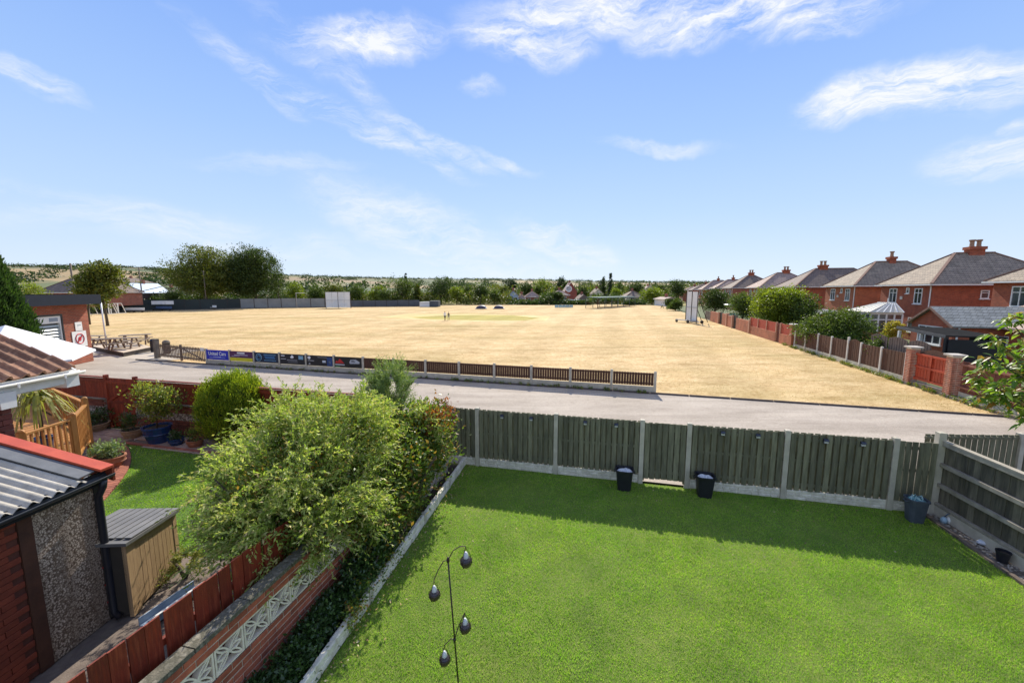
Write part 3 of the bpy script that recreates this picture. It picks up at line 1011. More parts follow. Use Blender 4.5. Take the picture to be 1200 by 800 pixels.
for k, (px, py, root) in enumerate([(546, 658, topn), (509, 697, topn), (545, 735, j), (521, 773, j)]):
    g = D(px, py, 3.86 + (-.06, .05, -.04, .03)[k])            # centre of the globe
    topg = g + Z * .155
    mb = MB()
    mid = (root + topg) / 2 + Z * (.06 if k < 2 else .02)
    pts = [root, root.lerp(mid, .6) + Z * .03, Vector((mid.x, mid.y, mid.z + .01)).lerp(topg, .35) + Z * .015, topg + Z * .02, topg]
    mb.tube(pts, .0055, 6); part(t, 'arm', mb, rail_wood if False else M('bronze_arm', (.16, .12, .09), (.10, .075, .055), 8, .45, metal=.3), smooth=True)
    mb = MB(); mb.lathe([(.012, -.058), (.042, -.045), (.060, -.01), (.056, .022), (.036, .045)], 16, tuple(g), cap1=True)
    gl = part(t, 'globe', mb, globe_m, smooth=True)
    mb = MB(); mb.lathe([(.026, .040), (.029, .06), (.024, .085), (.011, .11)], 14, tuple(g), cap1=True)
    part(gl, 'cap', mb, frost, smooth=True)
    mb = MB()
    for q in range(3):
        a = 2 * PI * q / 3
        d = Vector((math.cos(a), math.sin(a), 0))
        mb.tube([topg, g + d * .036 + Z * .10, g + d * .050 + Z * .05, g + d * .0625 + Z * .02, g + d * .061 - Z * .012, g + d * .045 - Z * .046, g - Z * .062], .003, 5)
    mb.lathe([(.058, .022), (.063, .026), (.058, .03)], 16, tuple(g), cap0=False)
    part(gl, 'cage', mb, steel_dark)
# ------------------------------------------------------------------ brick screen wall left of the lawn
WANG = R(77.6)
wdir = Vector((math.cos(WANG), math.sin(WANG), 0)); wn_ = Vector((math.sin(WANG), -math.cos(WANG), 0))   # towards our lawn
W0 = Vector((-2.88, 3.40, 0)) - wdir * 1.9
WL = 8.0
def wp(s, off=0, z=0):
    p = W0 + wdir * s + wn_ * off
    return Vector((p.x, p.y, z))
sw = thing('screen_wall', 'low red brick wall with a band of pale pierced screen blocks, left of the lawn', 'wall', W0)
part(sw, 'mortar_core', MB().beam(wp(0, -.055, .32), wp(WL, -.055, .32), .100, .66), mortar)
part(sw, 'mortar_core', MB().beam(wp(0, -.055, 1.025), wp(WL, -.055, 1.025), .100, .15), mortar)
bmesh_ = {}
def brick_mesh(L, H, T, mat, key):
    if key in bmesh_:
        return bmesh_[key]
    mb = MB(); e = .004
    x0, x1, y0, y1 = 0, L, -T / 2, T / 2
    mb.add([(x0, y0 + e, 0), (x1, y0 + e, 0), (x1, y1 - e, 0), (x0, y1 - e, 0), (x0, y0, e), (x1, y0, e), (x1, y1, e), (x0, y1, e), (x0, y0, H - e), (x1, y0, H - e), (x1, y1, H - e), (x0, y1, H - e), (x0, y0 + e, H), (x1, y0 + e, H), (x1, y1 - e, H), (x0, y1 - e, H)],
           [(3, 2, 1, 0), (12, 13, 14, 15)] + [(a + i, a + (i + 1) % 4, a + 4 + (i + 1) % 4, a + 4 + i) for a in (0, 4, 8) for i in range(4)])
    bmesh_[key] = mb.mesh('brick', mat)
    return bmesh_[key]
bm_full = brick_mesh(.215, .065, .106, near_brick, 'full')
courses = [i * .075 + .06 for i in range(8)] + [.955, 1.03]
cnt = 0
for ci, z in enumerate(courses):
    s = .55 + (0 if ci % 2 else .1125)
    while s < 6.2:
        if ci >= 3 or True:
            piece(sw, 'brick', bm_full, wp(s, -.053 + random.uniform(-.002, .003), z), WANG); cnt += 1
        s += .225
# pierced blocks: square frame, diagonal leaves and ribs
def block_mesh(W, H, T, mat):
    mb = MB(); f = .018
    mb.box(0, W, -T / 2, T / 2, 0, f); mb.box(0, W, -T / 2, T / 2, H - f, H)
    mb.box(0, f, -T / 2, T / 2, f, H - f); mb.box(W - f, W, -T / 2, T / 2, f, H - f)
    Y = Vector((0, 1, 0)); t = T * .8
    def rib(p, q, w=.015):
        mb.beam(Vector((p[0] * W, 0, p[1] * H)), Vector((q[0] * W, 0, q[1] * H)), w, t, up=Y)
    def arc(pts, w=.016):
        for a, b in zip(pts[:-1], pts[1:]):
            rib(a, b, w)
    # two leaves leaning on the corners from the middle of the base
    def leaf(p, q, bulge):
        n = 8; P0 = Vector((p[0], p[1], 0)); Q0 = Vector((q[0], q[1], 0)); d = Q0 - P0; nn = Vector((-d.y, d.x, 0))
        for sg in (-1, 1):
            arc([tuple((P0 + d * (k / n) + nn * (sg * bulge * math.sin(PI * k / n)))[:2]) for k in range(n + 1)])
    leaf((.5, .5), (.07, .5), .24); leaf((.5, .5), (.93, .5), .24)
    for cx_, cz_ in ((.06, .95), (.94, .95), (.06, .05), (.94, .05)):
        leaf((.5, .5), (cx_, cz_), .10)
    return mb.mesh('screen_block', mat)
blk = block_mesh(.32, .29, .085, M('pale_concrete_block', (.80, .72, .58), (.62, .55, .44), 8, .9, .4, 80, rnd=.05))
s = .64
while s < 6.1:
    piece(sw, 'screen_block', blk, wp(s, -.052, .658), WANG); s += .33
cop = brick_mesh(.58, .055, .15, M('mossy_coping', (.20, .175, .13), (.085, .08, .055), 14, .95, .8, 60, c3=(.30, .27, .21), lo=.28, hi=.72, rnd=.12), 'coping')
s = 0
while s < WL:
    piece(sw, 'coping_stone', cop, wp(s, -.055, 1.108 + random.uniform(-.002, .002)), WANG + random.uniform(-.004, .004)); s += .592

# red picket fence just behind it
pf = thing('picket_fence', 'dark red close picket fence standing behind the brick screen wall', 'fence', wp(0, -.3))
pkm = MB()
pkm.add([(-.062, -.009, 0), (.062, -.009, 0), (.062, .009, 0), (-.062, .009, 0), (-.062, -.009, 1.30), (.062, -.009, 1.30), (.062, .009, 1.30), (-.062, .009, 1.30)],
        [(3, 2, 1, 0), (4, 5, 6, 7), (0, 1, 5, 4), (1, 2, 6, 5), (2, 3, 7, 6), (3, 0, 4, 7)])
pkme = pkm.mesh('picket', red_wood)
s = 0
while s < 7.6:
    o = piece(pf, 'picket', pkme, wp(s, -.27, .2 + random.uniform(-.008, .008)), WANG)
    o.rotation_euler.y = random.uniform(-.012, .012)
    s += .1385
for z in (.45, 1.2):
    part(pf, 'rail', MB().beam(wp(-.1, -.305, z), wp(7.7, -.305, z), .04, .07), red_wood)
pst = post_mesh(.08, .08, 1.42, red_wood)
for s in (.5, 2.6, 4.7, 6.8):
    piece(pf, 'post', pst, wp(s, -.365, 0), WANG)

# ------------------------------------------------------------------ shrubs by the wall
lf_bush = M_leaf('pale_green_leaves', [(.22, .30, .060), (.31, .39, .085), (.39, .46, .12), (.50, .54, .18), (.17, .25, .050), (.62, .60, .28), (.52, .40, .20), (.35, .42, .11)], trans=.42, rough=.5, tcol=(1.2, 1.4, .5))
lf_dark = M_leaf('dark_evergreen_leaves', [(.028, .060, .018), (.040, .085, .022), (.055, .110, .030), (.075, .135, .035), (.035, .070, .026)], trans=.25, rough=.32, spec=.55)
lf_mid = M_leaf('mid_green_leaves', [(.07, .13, .022), (.11, .18, .03), (.16, .23, .04), (.24, .29, .05), (.09, .15, .026), (.36, .20, .05)], trans=.35, rough=.4, spec=.5)
lf_blue = M_leaf('blue_green_needles', [(.12, .19, .075), (.18, .26, .10), (.24, .32, .11), (.32, .38, .13)], trans=.3, rough=.55)
lf_gold = M_leaf('golden_conifer', [(.10, .16, .014), (.18, .25, .018), (.30, .36, .022), (.45, .48, .035), (.13, .20, .016)], trans=.35, rough=.6)
lf_cyp = M_leaf('conifer_green', [(.025, .06, .012), (.045, .095, .018), (.07, .13, .025), (.035, .075, .016)], trans=.25, rough=.6)
lf_red = M_leaf('red_young_leaves', [(.22, .05, .02), (.30, .085, .03), (.34, .14, .05), (.16, .07, .03), (.14, .15, .05)], trans=.4, rough=.4)

def sprays(seed, blobs, nshoot, per, length, ll, lw, mat, stem_mat=None, droop=.55, out=1.0, up=.7, start=.55):
    """arching shoots leaving a rounded shrub, leaves in pairs along each shoot"""
    rg = np.random.default_rng(seed)
    w = np.array([b[3] * b[4] * b[5] for b in blobs]) ** .66; w /= w.sum()
    B = np.array(blobs, float)[rg.choice(len(blobs), nshoot, p=w)]
    d = unit(rg.normal(size=(nshoot, 3)) * np.array([1, 1, .9]) + np.array([0, 0, .28]))
    K = max(12, nshoot // 9)                    # shoots leave in bunches, so the shrub breaks into light and dark clumps
    pick = rg.integers(0, K, nshoot)
    d = unit(d[pick] + rg.normal(size=(nshoot, 3)) * .10)
    B = B[pick]
    rr = (start + (1.06 - start) * rg.random((K, 1)))[pick]
    st = B[:, :3] + d * B[:, 3:6] * rr
    dirn = unit(d * out + rg.normal(size=(K, 3))[pick] * .34 + rg.normal(size=(nshoot, 3)) * .22 + np.array([0, 0, up]))
    L = length * (.45 + .8 * rg.random(nshoot))
    t = (np.arange(per) + .5) / per
    T = t[None, :, None]
    pos = st[:, None, :] + dirn[:, None, :] * (L[:, None, None] * T)
    pos[:, :, 2] -= (droop * L[:, None] ** 1.0) * t[None, :] ** 2 * (.5 + rg.random((nshoot, 1)))
    tan = dirn[:, None, :] * np.ones((1, per, 1)); tan = tan.copy(); tan[:, :, 2] -= 2 * droop * t[None, :]
    tan = unit(tan)
    pos = pos.reshape(-1, 3); tan = tan.reshape(-1, 3)
    n = len(pos)
    axis = tan * .9 + rg.normal(size=(n, 3)) * .62
    s = .65 + .6 * rg.random(n)
    leaves = leaf_quads(rg, pos, axis, ll * s, lw * s)
    return quads('foliage', leaves, mat)
def shrub(name, label, base, pieces_, barkm=bark, stems=6, seed=3, group=None, cat='shrub'):
    t = thing(name, label, cat, base, group)
    for me, lab in pieces_:
        o = link('foliage', me, t)
        if lab: o['label'] = lab
    rnd = random.Random(seed); mb = MB()
    h = max(v.co.z for v in pieces_[0][0].vertices)
    xs = [v.co.x for v in pieces_[0][0].vertices]; rx = (max(xs) - min(xs)) * .25
    for i in range(stems):
        g = rnd.uniform(0, 6.28)
        e = Vector((rx * math.cos(g), rx * math.sin(g), h * .6))
        mb.tube([(0, 0, -.03), e * .4 + Vector((0, 0, .1 * h)), e], [.03, .02, .008], 6)
    part(t, 'stems', mb, barkm, local=True, smooth=True)
    return t
bb = Vector((-3.35, 5.6, 0))
blobs = [(.1, .1, 1.52, 1.0, 1.25, .88), (-.05, -.35, 1.15, .62, .62, .62), (.50, .9, 1.70, .82, 1.0, .92), (-.3, 1.1, 1.62, .95, 1.0, .88), (.50, -.55, 1.22, .55, .75, .58), (.75, .1, 1.2, .5, .8, .6)]
big = [(sprays(11, blobs, 4200, 22, .54, .062, .021, lf_bush, up=.55, droop=.42), None),
       (crown('foliage', 12, [(b[0], b[1], b[2] - .1, b[3] * .86, b[4] * .86, b[5] * .86) for b in blobs], 1150, 44, .058, .026, lf_mid, spread=.14)[0], None)]
shrub('shrub', 'large spreading pale green shrub arching over the brick screen wall and red pickets', bb, big, stems=9)
pb = Vector((-1.95, 7.35, 0))
bl2 = [(-.18, 0, 1.0, .50, 1.1, .8), (.1, .9, 1.2, .55, .8, .82), (-.28, -1.0, .75, .36, .9, .6), (-.35, .4, 1.45, .55, .8, .6)]
ph = [(crown('foliage', 21, bl2, 900, 30, .085, .040, lf_mid, spread=.17)[0], None),
      (crown('foliage', 22, [(.38, 1.45, 1.62, .24, .34, .36), (.3, .8, 1.72, .25, .4, .25)], 60, 22, .09, .036, lf_red, spread=.3)[0], 'reddish young leaves'),
      (sprays(23, [(-.2, .7, 1.55, .6, .9, .55)], 260, 14, .4, .06, .022, lf_bush)[:1] if False else sprays(23, [(-.2, .5, 1.5, .6, .9, .5)], 260, 14, .4, .07, .026, lf_bush, up=.8), None)]
shrub('shrub', 'glossy green shrub with reddish young leaves at the far left corner of the lawn', pb, ph, seed=5)
cb = Vector((-2.75, 8.55, 0))
cf = [(sprays(31, [(0, 0, 1.35, .50, .55, 1.25), (.15, 0, 2.25, .30, .34, .62), (-.2, .05, 2.1, .22, .25, .55)], 2300, 20, .36, .042, .013, lf_blue, up=1.3, droop=.12, start=.3), None)]
shrub('shrub', 'feathery blue green conifer rising behind the large pale shrub', cb, cf, seed=6, stems=4)
for i, (y, x, r_, h_, lab) in enumerate([(3.05, -2.80, .36, .36, 'dark glossy ground shrub at the near end of the bed by the screen wall'),
                                     (4.25, -2.50, .38, .42, 'dark leafy shrub in the middle of the bed below the screen wall'),
                                     (5.5, -2.22, .42, .60, 'dark evergreen shrub between the pale shrub and the lawn edging')]):
    me, _ = crown('foliage', 40 + i, [(0, 0, h_ * .45, r_ * .50, r_ * 1.7, h_ * .55), (.10, .5, h_ * .5, r_ * .42, r_ * 1.0, h_ * .5)], 460, 30, .055, .028, lf_dark, spread=.14)
    shrub('shrub', lab, (x, y, 0), [(me, None)], seed=50 + i, stems=4)
me, _ = crown('foliage', 47, [(0, 0, .22, .10, .9, .24), (.10, 1.0, .3, .11, .8, .30), (-.12, -1.1, .2, .10, .8, .2)], 300, 22, .04, .022, lf_mid, spread=.16)
shrub('shrub', 'small mixed leafy plants growing right along the lawn edging', (-1.98, 6.3, 0), [(me, None)], seed=57, stems=3)
# litter along the edging and on the lawn
rg = np.random.default_rng(9)
n = 420
s_ = rg.uniform(-2, 5.8, n); off = np.abs(rg.normal(size=n)) * .16 + .03
far = rg.random(n) < .30
x = KA.x + kdir.x * s_ + knor.x * off; y = KA.y + kdir.y * s_ + knor.y * off
x[far] = rg.uniform(-1, 8, far.sum()); y[far] = rg.uniform(6, 9.2, far.sum())
kin = in_poly(x, y, [(p.x, p.y) for p in lawn_poly]); x, y = x[kin], y[kin]; n = len(x)
pos = np.stack([x, y, np.full(n, .026) + .004 * rg.random(n)], 1)
ax = rg.normal(size=(n, 3)); ax[:, 2] *= .15
o = link('fallen_leaves', quads('fallen_leaves', leaf_quads(rg, pos, ax, .035 + .02 * rg.random(n), .022), M_leaf('dry_leaves', [(.55, .44, .24), (.35, .22, .10), (.55, .50, .32), (.28, .20, .10)], .2, .7)))
o['kind'] = 'stuff'

# ------------------------------------------------------------------ neighbour's garden
def curve_pts(pts, n=6):
    out = []
    for i in range(len(pts) - 1):
        p0 = pts[max(i - 1, 0)]; p1 = pts[i]; p2 = pts[i + 1]; p3 = pts[min(i + 2, len(pts) - 1)]
        for k in range(n):
            t = k / n
            out.append(.5 * ((2 * p1) + (p2 - p0) * t + (2 * p0 - 5 * p1 + 4 * p2 - p3) * t * t + (3 * p1 - p0 - 3 * p2 + p3) * t ** 3))
    out.append(pts[-1])
    return out
edge = curve_pts([P(96, 612), P(128, 580), P(147, 556), P(154, 540), P(152, 527), P(146, 519.5)], 7)
back = [P(200, 524), P(250, 530.5), P(330, 541)]
nl = edge + back + [wp(5.6, -.42), wp(4.2, -.42), P(240, 651), P(203, 648), P(120, 640)]
mb = MB(); mb.add([(p.x, p.y, -.001) for p in nl], [tuple(range(len(nl)))])
struct('lawn', mb, _m.get('x') or lawn_mat('neighbour_lawn_base', [(.05, .10, .012), (.07, .13, .018), (.09, .16, .022)]))
grass('grass', [(p.x, p.y) for p in nl], 120000, .026, .012, grass_leaf, 8)
# paving under everything else there
pv = M('buff_paving', (.42, .30, .23), (.30, .21, .16), 4, .9, .4, 50)
mb = MB()
pav = [fl(-16, -.12), fl(-1.9, -.12), wp(7.6, -.4), wp(-1, -.4), Vector((-9, 1.2, 0)), Vector((-17, 8, 0))]
mb.add([(p.x, p.y, -.016) for p in pav], [tuple(range(6))])
struct('patio', mb, mortar_dk)
pat = bpy.data.objects['patio']
slab = brick_mesh(.43, .045, .43, M('paving_slab', (.40, .28, .22), (.29, .20, .16), 4, .9, .4, 50, rnd=.15), 'slab')
def slab_ok(x, y):
    q = np.array([x]), np.array([y])
    if in_poly(*q, [(p.x, p.y) for p in nl])[0]: return False
    return True
cnt = 0
for i in range(40):
    for j in range(22):
        p = fl(-15.5 + i * .452, -.45 - j * .452)
        cpt = p + fdir * .215
        if p.x > -3.2 - (6 - p.y) * .2 or p.y < 3: continue
        d = Vector((cpt.x, cpt.y - 5.5, 0))
        if not in_poly(np.array([cpt.x]), np.array([cpt.y]), [(q.x, q.y) for q in pav])[0]: continue
        if any((Vector((q.x, q.y, 0)) - cpt).length < .36 for q in edge): continue
        if not slab_ok(cpt.x, cpt.y): continue
        if cnt > 280: continue
        o = piece(pat, 'paving_slab', slab, (p.x, p.y, -.028 + random.uniform(-.002, .002)), FANG); cnt += 1
# curved brick edging
be = thing('brick_edging', 'curved red brick edging of the neighbouring lawn', 'edging', edge[0])
ebm = brick_mesh(.105, .06, .22, M('edging_brick', (.36, .13, .08), (.26, .09, .06), 6, .9, .4, 60, rnd=.22), 'edgebrick')
L = 0; last = None
acc = [0]
for a, b_ in zip(edge[:-1], edge[1:]): acc.append(acc[-1] + (b_ - a).length)
def along(pts, acc, s):
    for i in range(len(pts) - 1):
        if acc[i + 1] >= s:
            t = (s - acc[i]) / (acc[i + 1] - acc[i]); return pts[i].lerp(pts[i + 1], t), (pts[i + 1] - pts[i]).normalized()
    return pts[-1], (pts[-1] - pts[-2]).normalized()
s = .05
while s < acc[-1]:
    p, tg = along(edge, acc, s)
    nrm = Vector((-tg.y, tg.x, 0))
    for q in (.12, .345):
        c = p + nrm * q
        piece(be, 'brick', ebm, (c.x, c.y, -.03), math.atan2(tg.y, tg.x) )
    s += .122
for k in range(24):
    p = P(146, 519.5).lerp(P(330, 541), k / 24); q = P(330, 541) - P(146, 519.5)
    piece(be, 'brick', brick_mesh(.215, .06, .105, _m['edging_brick'], 'edgebrick2'), (p.x, p.y + .02, -.025), math.atan2(q.y, q.x))

# rear fence and wall of that garden
nw = thing('red_fence', 'dark red boarded fence on a low brick wall, far side of the neighbouring garden', 'fence', fl(-13))
z0, z1 = .92, 1.62
def nk(px, z=1.3):
    c, s_ = math.cos(PITCH), math.sin(PITCH); q = (px - 600) / FPX
    return (q * (FA.y * c + (CAM_H - z) * s_) - FA.x) / (fdir.x - q * fdir.y * c)
k_g0, k_g1 = nk(126), nk(160)
red_board = MB(); red_board.box(0, .118, -.009, .009, 0, .66); rbm = red_board.mesh('board', red_wood)
def red_run(a, b_):
    k = a
    while k < b_ - .12:
        piece(nw, 'board', rbm, fl(k, -.01, z0 + .02), FANG); k += .128
    part(nw, 'capping', MB().beam(fl(a, -.01, z1 + .02), fl(b_, -.01, z1 + .02), .09, .03), red_wood)
    part(nw, 'rail', MB().beam(fl(a, -.045, z1 - .09), fl(b_, -.045, z1 - .09), .04, .09), red_wood)
    part(nw, 'mortar_core', MB().beam(fl(a, .02, .46), fl(b_, .02, .46), .18, .92), mortar_dk)
    part(nw, 'coping', MB().beam(fl(a, .0, .935), fl(b_, .0, .935), .25, .03), conc_dark)
    part(nw, 'pebble_panel', MB().beam(fl(a, -.075, .57), fl(b_, -.075, .57), .03, .26), pebdash_m)
def pebble_mat(name, lo, hi, sc):
    m, nt, b, out = _new(name)
    v = _vec(nt, True)
    vo = nt.nodes.new('ShaderNodeTexVoronoi'); vo.inputs['Scale'].default_value = sc
    vo.inputs['Randomness'].default_value = 1
    nt.links.new(v, vo.inputs['Vector'])
    sp = nt.nodes.new('ShaderNodeSeparateColor'); nt.links.new(vo.outputs['Color'], sp.inputs[0])
    col = _ramp(nt, sp.outputs[0], [(.1, lo), (.55, tuple((a + b2) / 2 for a, b2 in zip(lo, hi))), (.9, hi)])
    edge_ = _ramp(nt, vo.outputs['Distance'], [(.3, (1, 1, 1)), (.65, (.42, .38, .34))])
    nt.links.new(_mul(nt, col, edge_), b.inputs['Base Color'])
    b.inputs['Roughness'].default_value = .7
    _bump(nt, b, vo.outputs['Distance'], -.9, .03)
    return m
pebdash_m = pebble_mat('pebble_render', (.16, .13, .11), (.62, .58, .53), 22)
red_run(-16.5, k_g0); red_run(k_g1, -1.95)
bk = brick_mesh(.215, .065, .06, M('dark_red_brick', (.24, .075, .045), (.15, .05, .035), 9, .88, .5, 90, rnd=.25), 'darkbrick')
for ci in range(12):
    z = .02 + ci * .075
    if .40 < z < .68: continue
    for a, b_ in ((-14.3, k_g0), (k_g1, -6.8)):
        k = a + (.11 if ci % 2 else 0)
        while k < b_ - .2:
            piece(nw, 'brick', bk, fl(k, -.072, z), FANG); k += .225
            
gt2 = thing('garden_gate', 'tall dark red boarded gate in the red fence of the neighbouring garden', 'gate', fl(k_g0))
k = k_g0 + .06
gbm = MB(); gbm.box(0, .098, -.009, .009, 0, 1.58); gbm = gbm.mesh('board', red_wood)
while k < k_g1 - .12:
    piece(gt2, 'board', gbm, fl(k, -.02, .05), FANG); k += .104
for z in (.2, .85, 1.5):
    part(gt2, 'ledge', MB().beam(fl(k_g0 + .06, -.045, z), fl(k_g1 - .04, -.045, z), .03, .08), red_wood)
for za, zb in ((.24, .81), (.89, 1.46)):
    part(gt2, 'brace', MB().beam(fl(k_g0 + .1, -.043, za), fl(k_g1 - .08, -.043, zb), .028, .08), red_wood)
for k in (k_g0, k_g1):
    part(gt2, 'gate_post', MB().beam(fl(k, -.01, 0), fl(k, -.01, 1.72), .1, .1, up=fdir), red_wood)

# ---- pots
def pot(px, py, label, mat, r, h, n_leaf, lm, plant_h, plant_r, ll=.07, lw=.03, oval=1.0, tall=False, seed=1, blobs=None, rim=True):
    p = P(px, py)
    t = thing('plant_pot', label, 'plant pot', p)
    mb = MB(); mb.lathe([(r * .68, 0), (r * .95, h * .6), (r, h * .9), (r * 1.07, h * .9), (r * 1.08, h), (r * .93, h), (r * .9, h * .86)], 22, sx=oval)
    mb.lathe([(r * 1.0, h * .55), (r * 1.03, h * .58), (r * 1.0, h * .61)], 22, cap0=False, sx=oval)
    part(t, 'pot', mb, mat, local=True, smooth=False)
    mb = MB(); mb.lathe([(0.001, h * .88), (r * .92, h * .88)], 18, cap0=False, sx=oval); part(t, 'earth', mb, soil, local=True)
    bl = blobs or [(0, 0, h + plant_h * .4, plant_r * oval, plant_r, plant_h * .6)]
    me, c = crown('plant', seed, bl, n_leaf, 16, ll, lw, lm, spread=.25, up=.5)
    link('plant', me, t)
    if tall:
        mb = MB(); mb.tube([(0, 0, h * .8), (.02, 0, h + plant_h * .4), (0, .03, h + plant_h * .8)], [.022, .015, .008], 7)
        for i in range(5):
            q = Vector(c[i * 7 % len(c)]); mb.tube([(0.01, 0, h + plant_h * .3), q], [.01, .004], 5)
        part(t, 'stem', mb, bark, local=True, smooth=True)
    return t
terra = M('terracotta', (.42, .18, .10), (.30, .12, .07), 7, .85, .3, 50)
buffpot = M('buff_stone_pot', (.40, .29, .19), (.27, .19, .12), 7, .85, .4, 50)
bluepot = M('blue_glazed_pot', (.012, .035, .12), (.02, .06, .18), 5, .18, .05, 40, spec=.7)
lf_sed = M_leaf('grey_green_leaves', [(.16, .24, .12), (.22, .30, .15), (.28, .34, .18)], .3, .6)
lf_aut = M_leaf('acer_leaves', [(.14, .20, .04), (.22, .26, .06), (.34, .30, .08), (.10, .15, .03)], .45, .5)
pot(129, 547, 'oval terracotta tub of grey green leaves on the patio beside the curved brick edging', terra, .26, .30, 55, lf_sed, .34, .28, .09, .03, 1.35, seed=61)
pot(113, 504, 'shallow buff bowl with a dark plant left of the red gate', buffpot, .32, .24, 34, lf_dark, .45, .30, .10, .03, seed=62)
pot(156, 512, 'shallow buff bowl with a dark spiky plant just right of the red gate', buffpot, .26, .26, 34, lf_dark, .50, .26, .12, .02, seed=63)
pot(186, 518, 'large blue glazed pot with a small yellow green maple', bluepot, .33, .50, 150, lf_aut, 1.2, .62, .07, .045, tall=True, seed=64,
    blobs=[(0, 0, 1.15, .62, .5, .32), (-.25, .1, 1.55, .45, .4, .25), (.3, 0, 1.35, .4, .4, .22), (.05, 0, .9, .35, .3, .25)])
pot(207, 521, 'small blue glazed pot with a low dark plant', bluepot, .19, .20, 20, lf_dark, .22, .17, .06, .025, seed=65)
pot(229, 523, 'orange terracotta pot with a small bush beside the small blue pot', terra, .20, .21, 34, lf_mid, .40, .24, .05, .02, seed=66)
pot(112, 568, 'pale blue oval planter half hidden behind the corner of the garage', M('pale_blue_enamel', (.35, .42, .46), (.26, .32, .36), 6, .4, .1, 50), .17, .20, 4, lf_dark, .08, .08, seed=67)

rgp = random.Random(12)
pp = []
for i in range(260):
    a = P(165, 514).lerp(P(300, 530), rgp.random()); pp.append((a.x + rgp.uniform(-.15, .15), a.y + rgp.uniform(-.05, .30)))
stones('cobbles', pp, .025, .06, 6, M('pale_cobble', (.55, .47, .40), (.36, .28, .23), 9, .85, .3, 40), -.01)

# golden ball conifer: foliage in upright fans
cpos = P(279, 518)
t = thing('shrub', 'dense golden green ball shaped conifer by the red fence', 'shrub', cpos)
rg = np.random.default_rng(71)
n = 1700
d = unit(rg.normal(size=(n, 3)) * np.array([1, 1, 1]) + np.array([0, 0, .1]))
bumpy = (.90 + .10 * np.sin(7 * np.arctan2(d[:, 1], d[:, 0]) + 5 * d[:, 2]) * np.cos(9 * d[:, 2] + 2))[:, None]
c = np.array([0, 0, 1.03]) + d * np.array([.98, .90, 1.03]) * (.84 + .22 * rg.random((n, 1))) * bumpy
c = c[c[:, 2] > .02]; n = len(c)
per = 22
C = np.repeat(c, per, 0)
pos = C + rg.normal(size=(n * per, 3)) * np.array([.04, .04, .085])
fan = np.repeat(unit(c - np.array([0, 0, .4])), per, 0)
axis = fan * .5 + np.array([0, 0, .9]) + rg.normal(size=(n * per, 3)) * .35
link('foliage', quads('foliage', leaf_quads(rg, pos, axis, .075, .020), lf_gold), t)
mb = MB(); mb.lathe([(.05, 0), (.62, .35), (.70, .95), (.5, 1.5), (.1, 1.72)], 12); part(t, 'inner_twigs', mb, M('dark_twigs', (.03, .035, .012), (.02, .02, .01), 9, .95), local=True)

# ---- storage box
f0, r0 = P(157, 722), P(212, 663)
bx = (r0 - f0); bl = bx.length; bxd = bx.normalized(); bxn = Vector((-bxd.y, bxd.x, 0))     # to the left
t = thing('storage_box', 'garden storage box with grey slatted lid and tan boarded sides', 'storage box', f0)
def bq(s, o, z): 
    p = f0 + bxd * s + bxn * o
    return Vector((p.x, p.y, z))
H = 1.0; Wd = .72
def HS(s): return 1.07 - .14 * s / bl
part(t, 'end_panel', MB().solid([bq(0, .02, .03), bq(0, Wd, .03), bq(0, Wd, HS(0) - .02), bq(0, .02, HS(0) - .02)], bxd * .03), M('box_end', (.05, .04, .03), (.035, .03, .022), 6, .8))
part(t, 'back_panel', MB().solid([bq(bl - .03, .02, .03), bq(bl - .03, Wd, .03), bq(bl - .03, Wd, HS(bl)), bq(bl - .03, .02, HS(bl))], bxd * .03), box_wood)
part(t, 'left_panel', MB().solid([bq(.03, Wd, .03), bq(bl - .03, Wd, .03), bq(bl - .03, Wd, HS(bl)), bq(.03, Wd, HS(0))], -bxn * .03), box_wood)
part(t, 'backing', MB().solid([bq(.03, .03, .03), bq(bl - .03, .03, .03), bq(bl - .03, .03, HS(bl) - .06), bq(.03, .03, HS(0) - .06)], bxn * .02), M('box_gap', (.10, .075, .05), (.07, .05, .035), 6, .8))
nb = 9
bw = (bl - .24) / nb
bdm = MB(); bdm.box(.004, bw - .004, -.012, .012, 0, H - .17); bdm = bdm.mesh('board', box_wood)
bang = math.atan2(bxd.y, bxd.x)
for i in range(nb):
    piece(t, 'board', bdm, bq(.16 + i * bw, .012, .04), bang, scale=(1, 1, (HS(.16 + i * bw) - .17) / (H - .17)))
for s, w in ((0.0, .10), (.102, .055), (bl - .08, .08)):
    part(t, 'corner_post', MB().solid([bq(s, -.008, 0), bq(s + w, -.008, 0), bq(s + w, -.008, HS(s + w) - .01), bq(s, -.008, HS(s) - .01)], bxn * .05), box_wood)
part(t, 'top_rail', MB().solid([bq(.16, .0, HS(.16) - .115), bq(bl - .085, .0, HS(bl) - .115), bq(bl - .085, .0, HS(bl) - .03), bq(.16, .0, HS(.16) - .03)], bxn * .02), box_wood)
lid_m = M('grey_lid_plastic', (.16, .155, .15), (.115, .112, .11), 5, .5, .2, 60, rnd=.06)
def lz(o, s=0): return HS(s) + .015 + .06 * o / Wd
part(t, 'lid', MB().solid([bq(-.05, -.05, lz(-.05) - .03), bq(bl + .05, -.05, lz(-.05, bl) - .03), bq(bl + .05, Wd + .05, lz(Wd, bl) - .02), bq(-.05, Wd + .05, lz(Wd) - .02)], (0, 0, .045)), lid_m)
ns = 8
for i in range(ns):
    a = -.04 + (Wd + .08) * i / ns; b_ = a + (Wd + .08) / ns - .02
    part(t, 'lid_slat', MB().solid([bq(.06, a, lz(a) + .016), bq(bl + .04, a, lz(a, bl) + .016), bq(bl + .04, b_, lz(b_, bl) + .018), bq(.06, b_, lz(b_) + .018)], (0, 0, .014)), lid_m)
